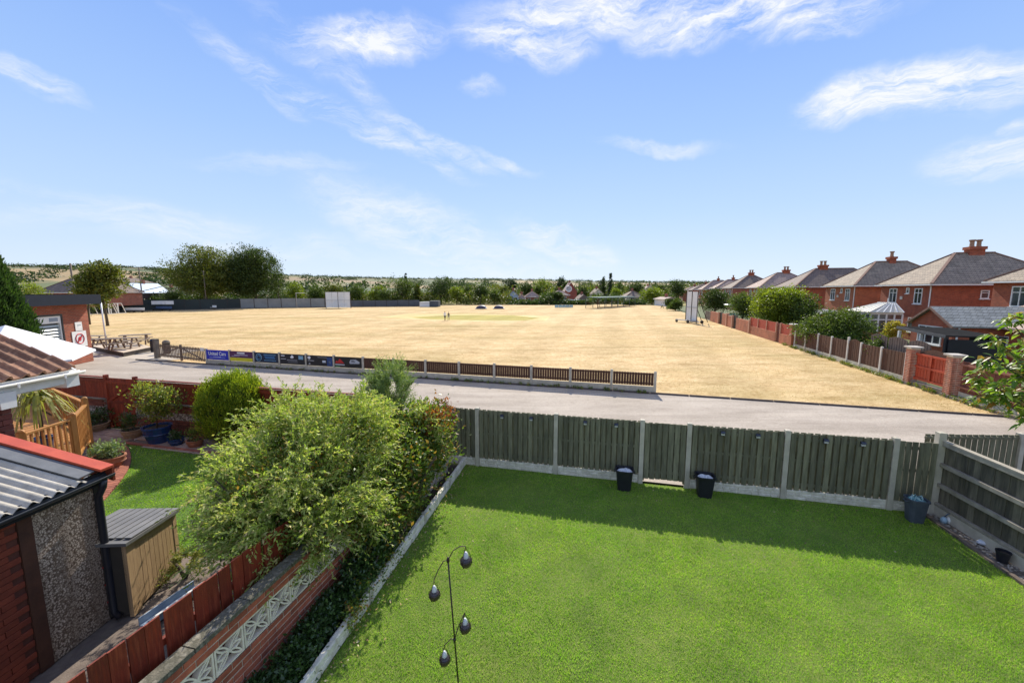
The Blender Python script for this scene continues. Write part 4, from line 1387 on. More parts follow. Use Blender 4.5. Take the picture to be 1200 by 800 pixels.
for z in (.25, .5, .75):
    part(t, 'vent', MB().solid([bq(-.006, .22, z), bq(-.006, .34, z), bq(-.006, .34, z + .02), bq(-.006, .22, z + .02)], bxd * .01), M('red_tag', (.35, .03, .03), (.3, .02, .02), 6, .5))

# pale blue trough lying behind the pickets, small yellow-green plant
a, b_ = P(168, 727, .12), P(232, 682, .12)
t = thing('trough', 'long pale blue plastic trough lying between the storage box and the red pickets', 'trough', (a.x, a.y, 0))
blue_pl = M('pale_blue_plastic2', (.36, .44, .53), (.28, .35, .44), 6, .4, .1, 40)
part(t, 'base', MB().beam(a + Z * -.09, b_ + Z * -.09, .17, .02), blue_pl)
dd = (b_ - a).normalized(); nn = Vector((-dd.y, dd.x, 0))
for sg in (-1, 1):
    part(t, 'side', MB().beam(a + nn * .085 * sg + Z * -.04, b_ + nn * .085 * sg + Z * -.04, .014, .11), blue_pl)
part(t, 'rim', MB().beam(a - nn * .10 + Z * .02, b_ - nn * .10 + Z * .02, .035, .012), white_upvc)
me = sprays(81, [(0, 0, .22, .14, .14, .16)], 160, 12, .26, .045, .014, M_leaf('yellow_green_leaves', [(.25, .26, .06), (.34, .32, .09), (.18, .20, .05)], .35, .5), up=1.0)
shrub('shrub', 'small yellow green plant by the corner of the storage box', P(217, 676), [(me, None)], seed=82, stems=3)

# ------------------------------------------------------------------ garage
ga = Vector((-5.36, 4.97, 0)); gdirn = Vector((math.cos(R(86.5)), math.sin(R(86.5)), 0)); gout = Vector((gdirn.y, -gdirn.x, 0))   # gout towards our lawn
gleft = -gout
EZ = 2.05
ga = P(110, 556, EZ); ga.z = 0
def gg(s, o, z):                                # s along the gutter (negative towards us), o to the left
    p = ga + gdirn * s + gleft * o
    return Vector((p.x, p.y, z))
RISE = .25
def rz(o): return EZ + .03 + RISE * o
t = thing('garage', 'garage with corrugated roof, red verge board and pebble dashed wall, near left', 'garage', gg(0, .1, 0))
# corrugated sheet
mb = MB(); L0, L1, O1 = -3.6, -.16, 3.4
nx = 190; pitch = .118
rows_ = [-.10, .6, 1.4, 2.4, O1]
vs = []
for o_ in rows_:
    for i in range(nx + 1):
        s = L0 + (L1 - L0) * i / nx
        vs.append(gg(s, o_, rz(o_) + .02 * math.cos(2 * PI * s / pitch)))
fs = [(j * (nx + 1) + i, j * (nx + 1) + i + 1, (j + 1) * (nx + 1) + i + 1, (j + 1) * (nx + 1) + i) for j in range(len(rows_) - 1) for i in range(nx)]
mb.add(vs, fs)
mb.add([v - Z * .008 for v in vs], [tuple(reversed(f)) for f in fs])
part(t, 'corrugated_roof', mb, M('fibre_cement', (.56, .52, .45), (.40, .37, .315), 5, .95, .5, 60, spec=.1, c3=(.25, .225, .19), lo=.25, hi=.8), smooth=True)
part(t, 'verge_flashing', MB().solid([gg(-.22, -.06, rz(-.06) + .032), gg(-.04, -.06, rz(-.06) + .045), gg(-.04, O1, rz(O1) + .045), gg(-.22, O1, rz(O1) + .032)], (0, 0, .012)), M('lead_grey', (.15, .155, .16), (.10, .105, .11), 5, .6, .2, 40))
part(t, 'verge_board', MB().solid([gg(-.03, -.14, rz(-.14) + .06), gg(.13, -.14, rz(-.14) + .06), gg(.13, O1, rz(O1) + .06), gg(-.03, O1, rz(O1) + .06)], (0, 0, .03)), M('bright_red_paint', (.50, .085, .035), (.38, .06, .025), 4, .45, .25, 40))
part(t, 'verge_side', MB().solid([gg(.10, -.14, rz(-.14) - .12), gg(.13, -.14, rz(-.14) - .12), gg(.13, O1, rz(O1) - .12), gg(.10, O1, rz(O1) - .12)], (0, 0, .178)), red_wood)
part(t, 'fascia', MB().beam(gg(L0, -.02, EZ - .07), gg(.1, -.02, EZ - .07), .03, .16), black_plastic)
# gutter: half round, open on top
mb = MB(); n = 8; vs = []
for s in (L0, .12):
    for r_ in (.062, .054):
        for k in range(n + 1):
            g = PI * k / n
            vs.append(gg(s, -.10 - r_ * math.cos(g), EZ - .02 - r_ * math.sin(g)))
m = n + 1
fs = []
for k in range(n):
    fs += [(k, k + 1, 2 * m + k + 1, 2 * m + k), (m + k, 3 * m + k, 3 * m + k + 1, m + k + 1)]
fs += [(0, 2 * m, 3 * m, m), (n, m + n, 3 * m + n, 2 * m + n)]
mb.add(vs, fs)
part(t, 'gutter', mb, M('black_gutter', (.02, .022, .026), (.035, .04, .045), 6, .35, .05, 40), smooth=True)
dpb = P(131, 742); dpb.z = 0
part(t, 'downpipe', MB().tube([gg(.0, -.12, EZ - .07), gg(0, -.10, EZ - .16), gg(-.0, -.02, EZ - .3), gg(-.0, -.02, .12), gg(.0, -.10, .04)], .042, 12), black_plastic, smooth=True)
# walls: pebble dash bay, timber post, brick bay
wz = EZ - .1
part(t, 'pebble_dash_wall', MB().solid([gg(-.64, .045, 0), gg(.04, .045, 0), gg(.04, .045, wz), gg(-.64, .045, wz)], gleft * .1), pebble_mat('pebble_dash', (.20, .13, .085), (.66, .54, .42), 58))
part(t, 'corner_post', MB().solid([gg(.0, .035, 0), gg(.09, .035, 0), gg(.09, .035, wz), gg(.0, .035, wz)], gleft * .12), black_plastic)
part(t, 'timber_post', MB().solid([gg(-.775, .03, 0), gg(-.645, .03, 0), gg(-.645, .03, wz), gg(-.775, .03, wz)], gleft * .12), M('dark_brown_timber', (.10, .04, .022), (.06, .025, .015), 5, .75, .5, 40))
part(t, 'mortar_core', MB().solid([gg(L0, .052, 0), gg(-.78, .052, 0), gg(-.78, .052, wz), gg(L0, .052, wz)], gleft * .1), M('red_black_mortar', (.13, .045, .028), (.09, .032, .022), 8, .95))
gbk = brick_mesh(.215, .067, .03, M('garage_brick', (.23, .048, .022), (.17, .036, .018), 9, .85, .5, 80, rnd=.10), 'garagebrick')
ang = math.atan2(gdirn.y, gdirn.x)
for ci in range(int(wz / .0735)):
    s = -.785 - .215 - (0 if ci % 2 else .1)
    k = 0
    while s > -2.75:
        piece(t, 'brick', gbk, gg(s, .048, .005 + ci * .0735), ang); s -= .224
part(t, 'end_wall', MB().solid([gg(.04, .15, 0), gg(.04, O1, 0), gg(.04, O1, rz(O1) - .15), gg(.04, .15, wz)], -gdirn * .1), M_brick('garage_end_brick', (.22, .07, .045), (.16, .05, .035), (.3, .26, .22)))
part(t, 'far_wall', MB().solid([gg(L0, O1 - .1, 0), gg(.04, O1 - .1, 0), gg(.04, O1 - .1, rz(O1) - .15), gg(L0, O1 - .1, rz(O1) - .15)], gleft * .1), _m['garage_end_brick'])

# ------------------------------------------------------------------ corner of the neighbouring house
GZ = 2.80
h1 = P(86, 434, GZ); h0 = P(0, 450, GZ)
hd = Vector((h1.x - h0.x, h1.y - h0.y, 0)).normalized(); hl = Vector((-hd.y, hd.x, 0))     # hl: to the left
hang = math.atan2(hd.y, hd.x)
def hh(s, o, z):                                # s from the gutter end (0) towards us (negative)
    return Vector((h1.x, h1.y, 0)) + hd * s + hl * o + Z * z
t = thing('house', 'corner of the neighbouring house with brown pantiles and white gutter, left edge', 'house', hh(-.5, .4, 0))
slope = .46
tile_m = M('brown_pantile', (.36, .19, .11), (.20, .10, .062), 5, .85, .6, 45, c3=(.44, .26, .155), rnd=.28, lo=.25, hi=.75)
TW, TLn = .255, .40
tmb = MB(); nseg = 12
prof = []
for i in range(nseg + 1):
    u_ = i / nseg
    x_ = u_ * TW * 1.03
    z_ = .058 * math.sin(min(1, max(0, (u_ - .55) / .45)) * PI) ** .9 if u_ > .55 else -.010 * math.sin(u_ / .55 * PI)
    prof.append((x_, z_))
vs = []
for y_, dz in ((0, .0), (TLn * 1.12, .0)):
    for x_, z_ in prof: vs.append((x_, y_, z_ + dz + .02))
for y_, dz in ((0, .0), (TLn * 1.12, .0)):
    for x_, z_ in prof: vs.append((x_, y_, z_ + dz - .012))
m = nseg + 1
fs = [(i, i + 1, m + i + 1, m + i) for i in range(nseg)] + [(2 * m + i, 3 * m + i, 3 * m + i + 1, 2 * m + i + 1) for i in range(nseg)] + [(i, 2 * m + i, 2 * m + i + 1, i + 1) for i in range(nseg)]
fs += [(0, m, 3 * m, 2 * m), (m - 1, 3 * m - 1, 4 * m - 1, 2 * m - 1)]
tmb.add(vs, fs); tme = tmb.mesh('roof_tile', tile_m, smooth=False)
sa = math.atan(slope)
for r_ in range(8):
    for c_ in range(11):
        s = -.06 - (c_ + 1) * TW
        o_ = -.10 + r_ * TLn * math.cos(sa)
        z = GZ + .05 + (o_ + .1) * slope + .004
        ob = piece(t, 'roof_tile', tme, hh(s, o_, z + random.uniform(0, .004)), rot=(sa + R(3.6), 0, hang + random.uniform(-.008, .008)))
part(t, 'roof_deck', MB().solid([hh(-2.9, -.03, GZ + .03), hh(-.06, -.03, GZ + .03), hh(-.06, 3.3, GZ + .03 + 3.3 * slope), hh(-2.9, 3.3, GZ + .03 + 3.3 * slope)], (0, 0, .02)), M('roof_felt', (.05, .045, .04), (.04, .035, .03), 5, .9))
mb = MB(); n = 8; vs = []
for s in (-2.9, .06):
    for r_ in (.066, .058):
        for k in range(n + 1):
            g = PI * k / n
            vs.append(hh(s, -.12 - r_ * math.cos(g), GZ + .0 - r_ * math.sin(g)))
m = n + 1; fs = []
for k in range(n):
    fs += [(k, k + 1, 2 * m + k + 1, 2 * m + k), (m + k, 3 * m + k, 3 * m + k + 1, m + k + 1)]
fs += [(0, 2 * m, 3 * m, m), (n, m + n, 3 * m + n, 2 * m + n)] + [(2 * m + k, 2 * m + k + 1, 3 * m + k + 1, 3 * m + k) for k in range(n)]
mb.add(vs, fs); part(t, 'gutter', mb, white_upvc, smooth=True)
for s in (-.35, -1.1, -1.9):
    part(t, 'gutter_bracket', MB().beam(hh(s, -.195, GZ - .05), hh(s + .03, -.195, GZ - .05), .02, .08), white_upvc)
part(t, 'fascia', MB().solid([hh(-2.9, -.045, GZ - .22), hh(.0, -.045, GZ - .22), hh(.0, -.045, GZ + .03), hh(-2.9, -.045, GZ + .03)], hl * .025), white_upvc)
part(t, 'box_end', MB().solid([hh(-.22, -.07, GZ - .30), hh(.02, -.07, GZ - .30), hh(.02, -.07, GZ - .05), hh(-.22, -.07, GZ - .05)], hl * .5), white_upvc)
part(t, 'soffit', MB().solid([hh(-2.9, -.02, GZ - .235), hh(.0, -.02, GZ - .235), hh(.0, .5, GZ - .235), hh(-2.9, .5, GZ - .235)], (0, 0, .015)), white_upvc)
part(t, 'verge_board', MB().solid([hh(-.02, -.04, GZ - .02), hh(.02, -.04, GZ - .02), hh(.02, 3.3, GZ - .02 + 3.3 * slope), hh(-.02, 3.3, GZ - .02 + 3.3 * slope)], (0, 0, .05)), white_upvc)
# walls and the white rainwater hopper
sW = (P(26, 480, 2.2) - Vector((h1.x, h1.y, 0))).dot(hd)
sW = -1.02
part(t, 'mortar_core', MB().solid([hh(-3, .14, 0), hh(sW - .01, .14, 0), hh(sW - .01, .14, GZ - .24), hh(-3, .14, GZ - .24)], hl * .2), mortar)
hb = brick_mesh(.29, .088, .10, M('house_brick', (.20, .062, .05), (.13, .042, .036), 9, .85, .5, 80, rnd=.2), 'housebrick')
for ci in range(12):
    z = GZ - .25 - (ci + 1) * .1
    s = sW - .29 - (0 if ci % 2 else .15)
    if ci % 2 == 0:
        piece(t, 'brick', brick_mesh(.14, .088, .10, _m['house_brick'], 'housebrickhalf'), hh(sW - .14, .135, z), hang)
    for k in range(6):
        piece(t, 'brick', hb, hh(s, .135, z), hang); s -= .302
part(t, 'end_wall', MB().solid([hh(sW, .1, 0), hh(sW, 3.2, 0), hh(sW, 3.2, GZ + 1.0), hh(sW, .1, GZ - .24)], -hd * .12), M_brick('house_end_brick', (.20, .062, .05), (.14, .045, .04), (.34, .3, .26)))
part(t, 'hopper', MB().solid([hh(-1.32, -.13, GZ - .42), hh(-1.10, -.13, GZ - .42), hh(-1.08, -.13, GZ - .14), hh(-1.34, -.13, GZ - .14)], hl * .26), white_upvc)
# ---- white parasol beyond the roof
pc = D(37, 377, 11.5)
t = thing('parasol', 'large white parasol open above the neighbouring patio, in front of the club building', 'parasol', (pc.x - .3, pc.y - .4, 0))
apex = D(14, 380, 11.0)
c1, c2, c3, c4 = D(109, 409, 11.9), D(55, 417, 9.9), D(60, 423, 9.6), D(-60, 400, 9.0)
apex = D(6, 381, 10.8)
can = M('white_canvas', (.80, .79, .80), (.72, .71, .72), 3, .75, .2, 30)
mb = MB()
ctr = apex
k1, k2, k3, k4 = D(112, 409, 11.8), D(84, 421, 10.2), D(-30, 436, 8.9), D(-80, 405, 10.6)
for a, b_ in ((k1, k2), (k2, k3), (k3, k4), (k4, k1)):
    mb.solid([ctr, a, b_], (0, 0, -.012))
part(t, 'canopy', mb, can)
for a, b_ in ((k1, k2), (k2, k3), (k3, k4), (k4, k1)):
    part(t, 'valance', MB().solid([a, b_, b_ - Z * .05, a - Z * .05], (0, 0.006, 0)), can)
part(t, 'pole', MB().tube([(ctr.x, ctr.y, 0), ctr - Z * .02], .022, 8), steel_dark)
for a in (k1, k2, k3, k4):
    part(t, 'rib', MB().beam(ctr - Z * .05, a - Z * .04, .02, .02), steel_dark)

# ---- stained deck with balustrade
A_ = P(84, 489, 1.5); B_ = P(99, 470, 1.5); C_ = P(60, 454, 1.5)
S_ = A_ + (A_ - B_).normalized() * .0
S_ = P(24, 508, 1.5)
DZ = .55
t = thing('decking', 'raised timber deck with orange stained balustrade beyond the garage', 'deck', (A_.x, A_.y, 0))
def rail_run(a, b_, z_lo, z_hi, n):
    a = Vector((a.x, a.y, 0)); b_ = Vector((b_.x, b_.y, 0))
    part(t, 'handrail', MB().beam(a + Z * z_hi[0], b_ + Z * z_hi[1], .075, .04), pine_wood)
    part(t, 'base_rail', MB().beam(a + Z * z_lo[0], b_ + Z * z_lo[1], .05, .05), pine_wood)
    for i in range(n):
        k = (i + .6) / (n + .2); p = a.lerp(b_, k)
        zl = z_lo[0] + (z_lo[1] - z_lo[0]) * k; zh = z_hi[0] + (z_hi[1] - z_hi[0]) * k
        part(t, 'baluster', MB().beam(p + Z * (zl + .02), p + Z * (zh - .02), .036, .036, up=(b_ - a).normalized()), pine_wood)
def newel(p, z):
    mb = MB().beam(Vector((p.x, p.y, 0)), Vector((p.x, p.y, z)), .10, .10, up=fdir)
    part(t, 'newel_post', mb, pine_wood)
    part(t, 'post_cap', MB().lathe([(.075, 0), (.08, .02), (.05, .045), (.02, .06)], 4, (p.x, p.y, z), cap1=True), pine_wood)
rail_run(S_, A_, (DZ + .12, DZ + .12), (1.46, 1.46), 9)
rail_run(A_, B_, (.62, .42), (1.47, 1.40), 11)
rail_run(B_, C_, (DZ + .12, DZ + .12), (1.46, 1.46), 12)
for p, z in ((A_, 1.56), (B_, 1.56), (C_, 1.52), (S_, 1.52)): newel(p, z)
C2 = C_ + (C_ - B_)
rail_run(C_, C2, (DZ + .12, DZ + .12), (1.46, 1.46), 12)
dk = [Vector((p.x, p.y, 0)) for p in (S_, A_, B_, C2)] + [Vector((C2.x - 1.5, C2.y - 3.0, 0))]
mb = MB(); mb.prism([(p.x, p.y) for p in dk], DZ - .12, DZ - .03); part(t, 'deck_frame', mb, pine_wood)
# deck boards
o0 = Vector((dk[0].x, dk[0].y, 0))
def clip(poly, p, n):
    out = []
    for i in range(len(poly)):
        a, b_ = poly[i], poly[(i + 1) % len(poly)]
        da, db = (a - p).dot(n), (b_ - p).dot(n)
        if da >= 0: out.append(a)
        if (da >= 0) != (db >= 0): out.append(a.lerp(b_, da / (da - db)))
    return out
bd = (A_ - S_); bd.z = 0; bd.normalize(); bn = Vector((-bd.y, bd.x, 0))
for i in range(46):
    lo = clip(dk, o0 + bn * (i * .125 - .05), bn)
    if len(lo) < 3: continue
    lo = clip(lo, o0 + bn * (i * .125 + .07), -bn)
    if len(lo) < 3: continue
    mb = MB(); mb.prism([(p.x, p.y) for p in lo], DZ - .03, DZ); part(t, 'deck_board', mb, pine_wood)

# ---- strappy plant on the deck
pcen = P(42, 462, 1.95)
t = thing('cordyline', 'tall strappy yellow green plant drooping beside the deck rail', 'plant', (pcen.x, pcen.y, DZ))
mb = MB(); mb.lathe([(.14, 0), (.19, .32), (.20, .35), (.17, .35), (.16, .3)], 16); part(t, 'pot', mb, bluepot, local=True)
part(t, 'stem', MB().tube([(0, 0, .25), (.02, 0, .8), (0, 0, 1.35)], [.04, .035, .03], 8), bark, local=True, smooth=True)
mb = MB(); rg = random.Random(21)
for i in range(70):
    g = rg.uniform(0, 6.28); e = rg.uniform(.1, 1.2); Ln = rg.uniform(.6, 1.0)
    d = Vector((math.cos(g) * math.cos(e), math.sin(g) * math.cos(e), math.sin(e))); sd = Vector((-math.sin(g), math.cos(g), 0))
    pts = [Vector((0, 0, 1.35 + rg.uniform(-.12, .05))) + d * (Ln * k / 7) - Z * (1.35 * Ln * (k / 7) ** 2.2) for k in range(8)]
    w = .028; vs = []
    for k, p in enumerate(pts):
        ww = w * (1 - (k / 7) ** 2) + .002
        vs += [p - sd * ww, p + sd * ww]
    mb.add(vs, [(2 * k, 2 * k + 1, 2 * k + 3, 2 * k + 2) for k in range(7)])
me = mb.mesh('leaves', M_leaf('strap_leaves', [(.24, .26, .07), (.34, .34, .11), (.17, .21, .05), (.42, .38, .17)], .4, .45))
link('leaves', me, t)
# ------------------------------------------------------------------ low fence with sponsor boards along the track
TANG = math.atan2(-tdir.y, -tdir.x)             # runs from left to right
td = -tdir                                       # left to right
tn = Vector((-td.y, td.x, 0))                    # towards the field
SL = (TB - TA).length
NB = 14; BW = SL / NB
def sp(k, off=0, z=0):                           # k bays from the left (banner) end
    p = TB + td * (k * BW) + tn * off
    return Vector((p.x, p.y, z))
sf = thing('sponsor_fence', 'low fence with concrete posts and brown slats between the track and the dry field', 'fence', sp(0))
spost = post_mesh(.11, .10, .93, concrete)
for i in range(NB + 1):
    piece(sf, 'post', spost, sp(i), TANG)
mbp = MB()
n = 15
for i in range(n):
    x = .06 + (BW - .12) * (i + .5) / n
    mbp.box(x - .051, x + .051, -.012, .006, .30, .86)
mbp.box(.06, BW - .06, .008, .03, .36, .42); mbp.box(.06, BW - .06, .008, .03, .76, .82)
panel = mbp.mesh('slat_panel', brown_wood)
gboard = MB().box(.06, BW - .06, -.025, .025, 0, .27).mesh('gravel_board', concrete)
for i in range(NB):
    piece(sf, 'gravel_board', gboard, sp(i), TANG)
    piece(sf, 'slat_panel', panel, sp(i), TANG)
def flat(name, c, rough=.5):
    return M(name, c, tuple(x * .85 for x in c), 2, rough, .05, 40)
def text_part(parent, body, loc, size, mat, rot, name='lettering', sx=1.0):
    cu = bpy.data.curves.new(name, 'FONT')
    cu.body = body; cu.size = size; cu.extrude = .002; cu.align_x = 'CENTER'; cu.align_y = 'CENTER'; cu.offset = size * .012
    cu.materials.append(mat)
    o = link(name, cu, parent, loc, rot)
    me = bpy.data.meshes.new_from_object(o)
    bpy.data.objects.remove(o)
    me.name = name
    if not me.materials: me.materials.append(mat)
    o = link(name, me, parent, loc, rot)
    o.scale.x = sx
    return o
def banner(i, label, base_c, extras):
    t = thing('banner', label, 'banner', sp(i + .5, -.05, .29), 'sponsor boards on the low fence', TANG)
    w = BW - .13
    part(t, 'board', MB().box(-w / 2, w / 2, -.008, .008, 0, .58), flat('banner_%s' % (str(base_c)), base_c), local=True)
    for e in extras:
        if e[0] == 'bar':
            _, x0, x1, za, zb, c = e
            part(t, 'print', MB().box(x0, x1, -.0125, -.008, za, zb), flat('ink_%s' % str(c), c), local=True)
        elif e[0] == 'ring':
            _, x, z, r, c = e
            mb = MB(); pts = [(x + r * math.cos(2 * PI * k / 24), -.012, z + r * math.sin(2 * PI * k / 24)) for k in range(25)]
            mb.tube(pts, .014, 4); part(t, 'emblem', mb, flat('ink_%s' % str(c), c), local=True)
        elif e[0] == 'text':
            _, body, x, z, size, c, sx = e
            text_part(t, body, (x, -.011, z), size, flat('ink_%s' % str(c), c), (PI / 2, 0, 0), sx=sx)
        elif e[0] == 'poly':
            _, pts, c = e
            mb = MB(); mb.solid([(x, -.0125, z) for x, z in pts], (0, .004, 0)); part(t, 'print', mb, flat('ink_%s' % str(c), c), local=True)
W_ = (.8, .8, .8); CY = (.25, .55, .75)
banner(0, 'bright blue sponsor board with white lettering, leftmost on the low fence', (.015, .03, .42),
       [('text', 'United Cars', 0, .36, .30, W_, .92), ('bar', -.62, .62, .115, .145, (.35, .4, .75)), ('bar', -.3, .3, .17, .195, (.5, .55, .8))])
banner(1, 'sponsor board half dark purple and half yellow', (.09, .025, .09),
       [('bar', -.84, .84, .0, .20, (.72, .62, .03)), ('bar', -.28, .28, .44, .52, W_), ('bar', -.5, .5, .34, .38, (.55, .5, .6)), ('bar', -.7, -.1, .27, .30, (.4, .35, .45))])
banner(2, 'dark navy sponsor board with a pale ring emblem on its left', (.008, .022, .05),
       [('ring', -.52, .29, .20, (.3, .5, .65)), ('ring', -.52, .29, .12, (.15, .35, .55)), ('bar', -.15, .7, .44, .48, (.12, .3, .5)), ('bar', -.1, .6, .33, .38, (.05, .2, .45)), ('bar', -.05, .65, .24, .29, (.05, .2, .42)), ('bar', -.15, .7, .12, .16, (.12, .28, .45))])
banner(3, 'black sponsor board with a pale blue square at its right end', (.012, .014, .02),
       [('bar', -.75, -.5, .44, .49, W_), ('bar', -.78, -.42, .27, .31, (.4, .4, .42)), ('poly', [(-.12, .38), (.0, .33), (.12, .38), (.1, .47), (.0, .54), (-.06, .46)], W_), ('bar', -.35, .35, .22, .25, (.4, .4, .42)),
        ('bar', -.3, .38, .12, .14, (.3, .3, .3)), ('bar', .45, .75, .3, .5, (.22, .45, .6)), ('bar', .53, .67, .36, .44, (.6, .75, .8))])
banner(4, 'black sponsor board with small white marks and blue right side', (.013, .013, .016),
       [('poly', [(-.75, .5), (-.6, .52), (-.56, .42), (-.65, .34), (-.76, .4)], W_), ('bar', -.75, -.35, .26, .29, (.5, .5, .5)), ('bar', -.7, -.6, .08, .14, (.5, .5, .5)), ('bar', .5, .84, .02, .5, (.02, .06, .2)), ('bar', .2, .42, .2, .32, (.55, .6, .65)), ('bar', .56, .72, .16, .3, (.4, .5, .6)), ('bar', -.1, .6, .47, .49, (.4, .4, .4))])
banner(5, 'black sponsor board with a red peak shape and a grey car shape', (.010, .012, .012),
       [('poly', [(-.8, .22), (-.72, .36), (-.62, .32), (-.5, .47), (-.36, .36), (-.22, .22)], (.5, .02, .02)), ('bar', -.8, -.2, .12, .17, (.6, .6, .6)), ('bar', -.8, -.5, .0, .08, (.03, .15, .06)),
        ('poly', [(.1, .3), (.18, .44), (.5, .46), (.74, .34), (.72, .24), (.14, .22)], (.4, .42, .45)), ('poly', [(.2, .32), (.24, .40), (.4, .40), (.46, .32)], (.02, .03, .06))])

# double gate at the left end
gd_ = thing('field_gate', 'grey brown double slatted gate at the left end of the sponsor fence', 'gate', sp(-1.4))
gl0, gl1 = P(187, 419.5), TB - td * .10
gwd = (gl1 - gl0); gwl = gwd.length; gwd.normalize(); gwn = Vector((-gwd.y, gwd.x, 0)); gwa = math.atan2(gwd.y, gwd.x)
gate_wood = M('grey_brown_gate_wood', (.22, .155, .115), (.13, .095, .07), 5, .85, .5, 40, rnd=.12)
slm = MB().box(-.04, .04, -.01, .01, .10, .95).mesh('slat', gate_wood)
for leaf in (0, 1):
    o0 = gl0 + gwd * (leaf * gwl / 2 + .04); W = gwl / 2 - .08
    for i in range(15):
        p = o0 + gwd * (W * (i + .5) / 15); piece(gd_, 'slat', slm, (p.x, p.y, 0), gwa)
    for z in (.22, .82):
        part(gd_, 'rail', MB().beam(o0 + gwn * .03 + Z * z, o0 + gwd * W + gwn * .03 + Z * z, .04, .08), gate_wood)
    a, b_ = (o0, o0 + gwd * W) if leaf else (o0 + gwd * W, o0)
    part(gd_, 'brace', MB().beam(a - gwn * .03 + Z * .85, b_ - gwn * .03 + Z * .2, .03, .08), gate_wood)
piece(gd_, 'post', post_mesh(.3, .22, 1.25, conc_dark), gl0 - gwd * .22, gwa)
part(gd_, 'post', MB().beam(gl0 + gwd * (gwl / 2), gl0 + gwd * (gwl / 2) + Z * 1.02, .1, .1, up=gwd), gate_wood)
part(gd_, 'notice', MB().beam(gl0 + gwd * (gwl - .36) - gwn * .05 + Z * .86, gl0 + gwd * (gwl - .02) - gwn * .05 + Z * .86, .01, .2), white_upvc)
# litter bins behind the gate
for px, py, lab in ((181, 412, 'round dark litter bin with a domed lid behind the gate pillar'), (196, 414, 'small dark bin just inside the field gate')):
    p = P(px, py); t = thing('litter_bin', lab, 'bin', p)
    t.scale = (.72, .72, .74)
    part(t, 'bin_body', MB().lathe([(.24, 0), (.28, .05), (.30, .95), (.27, .98)], 14, cap1=True), black_plastic, local=True)
    part(t, 'lid', MB().lathe([(.32, .98), (.33, 1.05), (.26, 1.2), (.1, 1.27)], 14, cap1=True), black_plastic if px < 190 else conc_dark, local=True, smooth=True)

# ------------------------------------------------------------------ club building
pvc = P(110, 422.5); pva = R(-77); pvd = Vector((math.cos(pva), math.sin(pva), 0)); pvn = Vector((-pvd.y, pvd.x, 0))   # pvd comes towards us, pvn faces the field gate
if pvn.x < 0: pvn = -pvn
def pv_(s, o, z): 
    p = pvc + pvd * s - pvn * o
    return Vector((p.x, p.y, z))
PH = 3.62
t = thing('club_building', 'flat roofed red brick club building with navy fascia at the left', 'building', pv_(4.5, 4, 0), None, pva)
def pl(mb):                                      # world MB into the rotated frame of the building
    M4 = (Matrix.Translation(pv_(4.5, 4, 0)) @ Matrix.Rotation(pva, 4, 'Z')).inverted()
    mb.v = [tuple(M4 @ Vector(v)) for v in mb.v]; return mb
def pvpart(name, mb, mat, **k): return part(t, name, pl(mb), mat, local=True, **k)
club_brick = M_brick('club_brick', (.38, .075, .030), (.25, .045, .022), (.28, .17, .11), .23, .085, .012)
def wall_holes(mk, s0, s1, z0, z1, holes, th):
    """wall as strips round rectangular openings; holes (s0,s1,z0,z1) do not overlap in s"""
    mb = MB(); s = s0
    def q(a, b, c, d):
        if b - a > 1e-4 and d - c > 1e-4:
            mb.solid([mk(a, 0, c), mk(b, 0, c), mk(b, 0, d), mk(a, 0, d)], mk(a, th, c) - mk(a, 0, c))
    for h in sorted(holes):
        q(s, h[0], z0, z1); q(h[0], h[1], z0, h[2]); q(h[0], h[1], h[3], z1); s = h[1]
    q(s, s1, z0, z1)
    return mb
c, s_ = math.cos(PITCH), math.sin(PITCH)
def pvs(px, z=2.2):
    q = (px - 600) / FPX
    return (q * (pvc.y * c + (CAM_H - z) * s_) - pvc.x) / (pvd.x - q * pvd.y * c)
w1, w0 = pvs(72.5, 2.5), pvs(33, 2.5)
wz1, wz0 = 2.95, 1.2
pvpart('wall', wall_holes(pv_, 0, 14, 0, PH, [(w1, w0, wz0, wz1)], .25), club_brick)
pvpart('side_wall', MB().solid([pv_(0, .26, 0), pv_(0, 9, 0), pv_(0, 9, PH), pv_(0, .26, PH)], pvd * .25), club_brick)
pvpart('back_wall', MB().solid([pv_(.26, 8.75, 0), pv_(14, 8.75, 0), pv_(14, 8.75, PH), pv_(.26, 8.75, PH)], -pvn * .25), club_brick)
navy = M('navy_fascia', (.012, .018, .032), (.009, .014, .025), 3, .7, .1, 30, spec=.15)
pvpart('fascia', MB().solid([pv_(-.45, -.5, PH - .06), pv_(14, -.5, PH - .06), pv_(14, -.5, PH + .52), pv_(-.45, -.5, PH + .52)], -pvn * .08), navy)
pvpart('fascia', MB().solid([pv_(-.45, -.41, PH - .06), pv_(-.45, 9.2, PH - .06), pv_(-.45, 9.2, PH + .52), pv_(-.45, -.41, PH + .52)], pvd * .08), navy)
pvpart('roof', MB().solid([pv_(-.36, -.4, PH + .40), pv_(14, -.4, PH + .40), pv_(14, 9.2, PH + .46), pv_(-.36, 9.2, PH + .46)], (0, 0, .05)), M('roof_felt_grey', (.28, .29, .30), (.2, .21, .22), 2, .85, .3, 20))
pvpart('soffit', MB().solid([pv_(-.36, -.4, PH - .05), pv_(14, -.4, PH - .05), pv_(14, .3, PH - .05), pv_(-.6, .3, PH - .05)], (0, 0, .03)), navy)
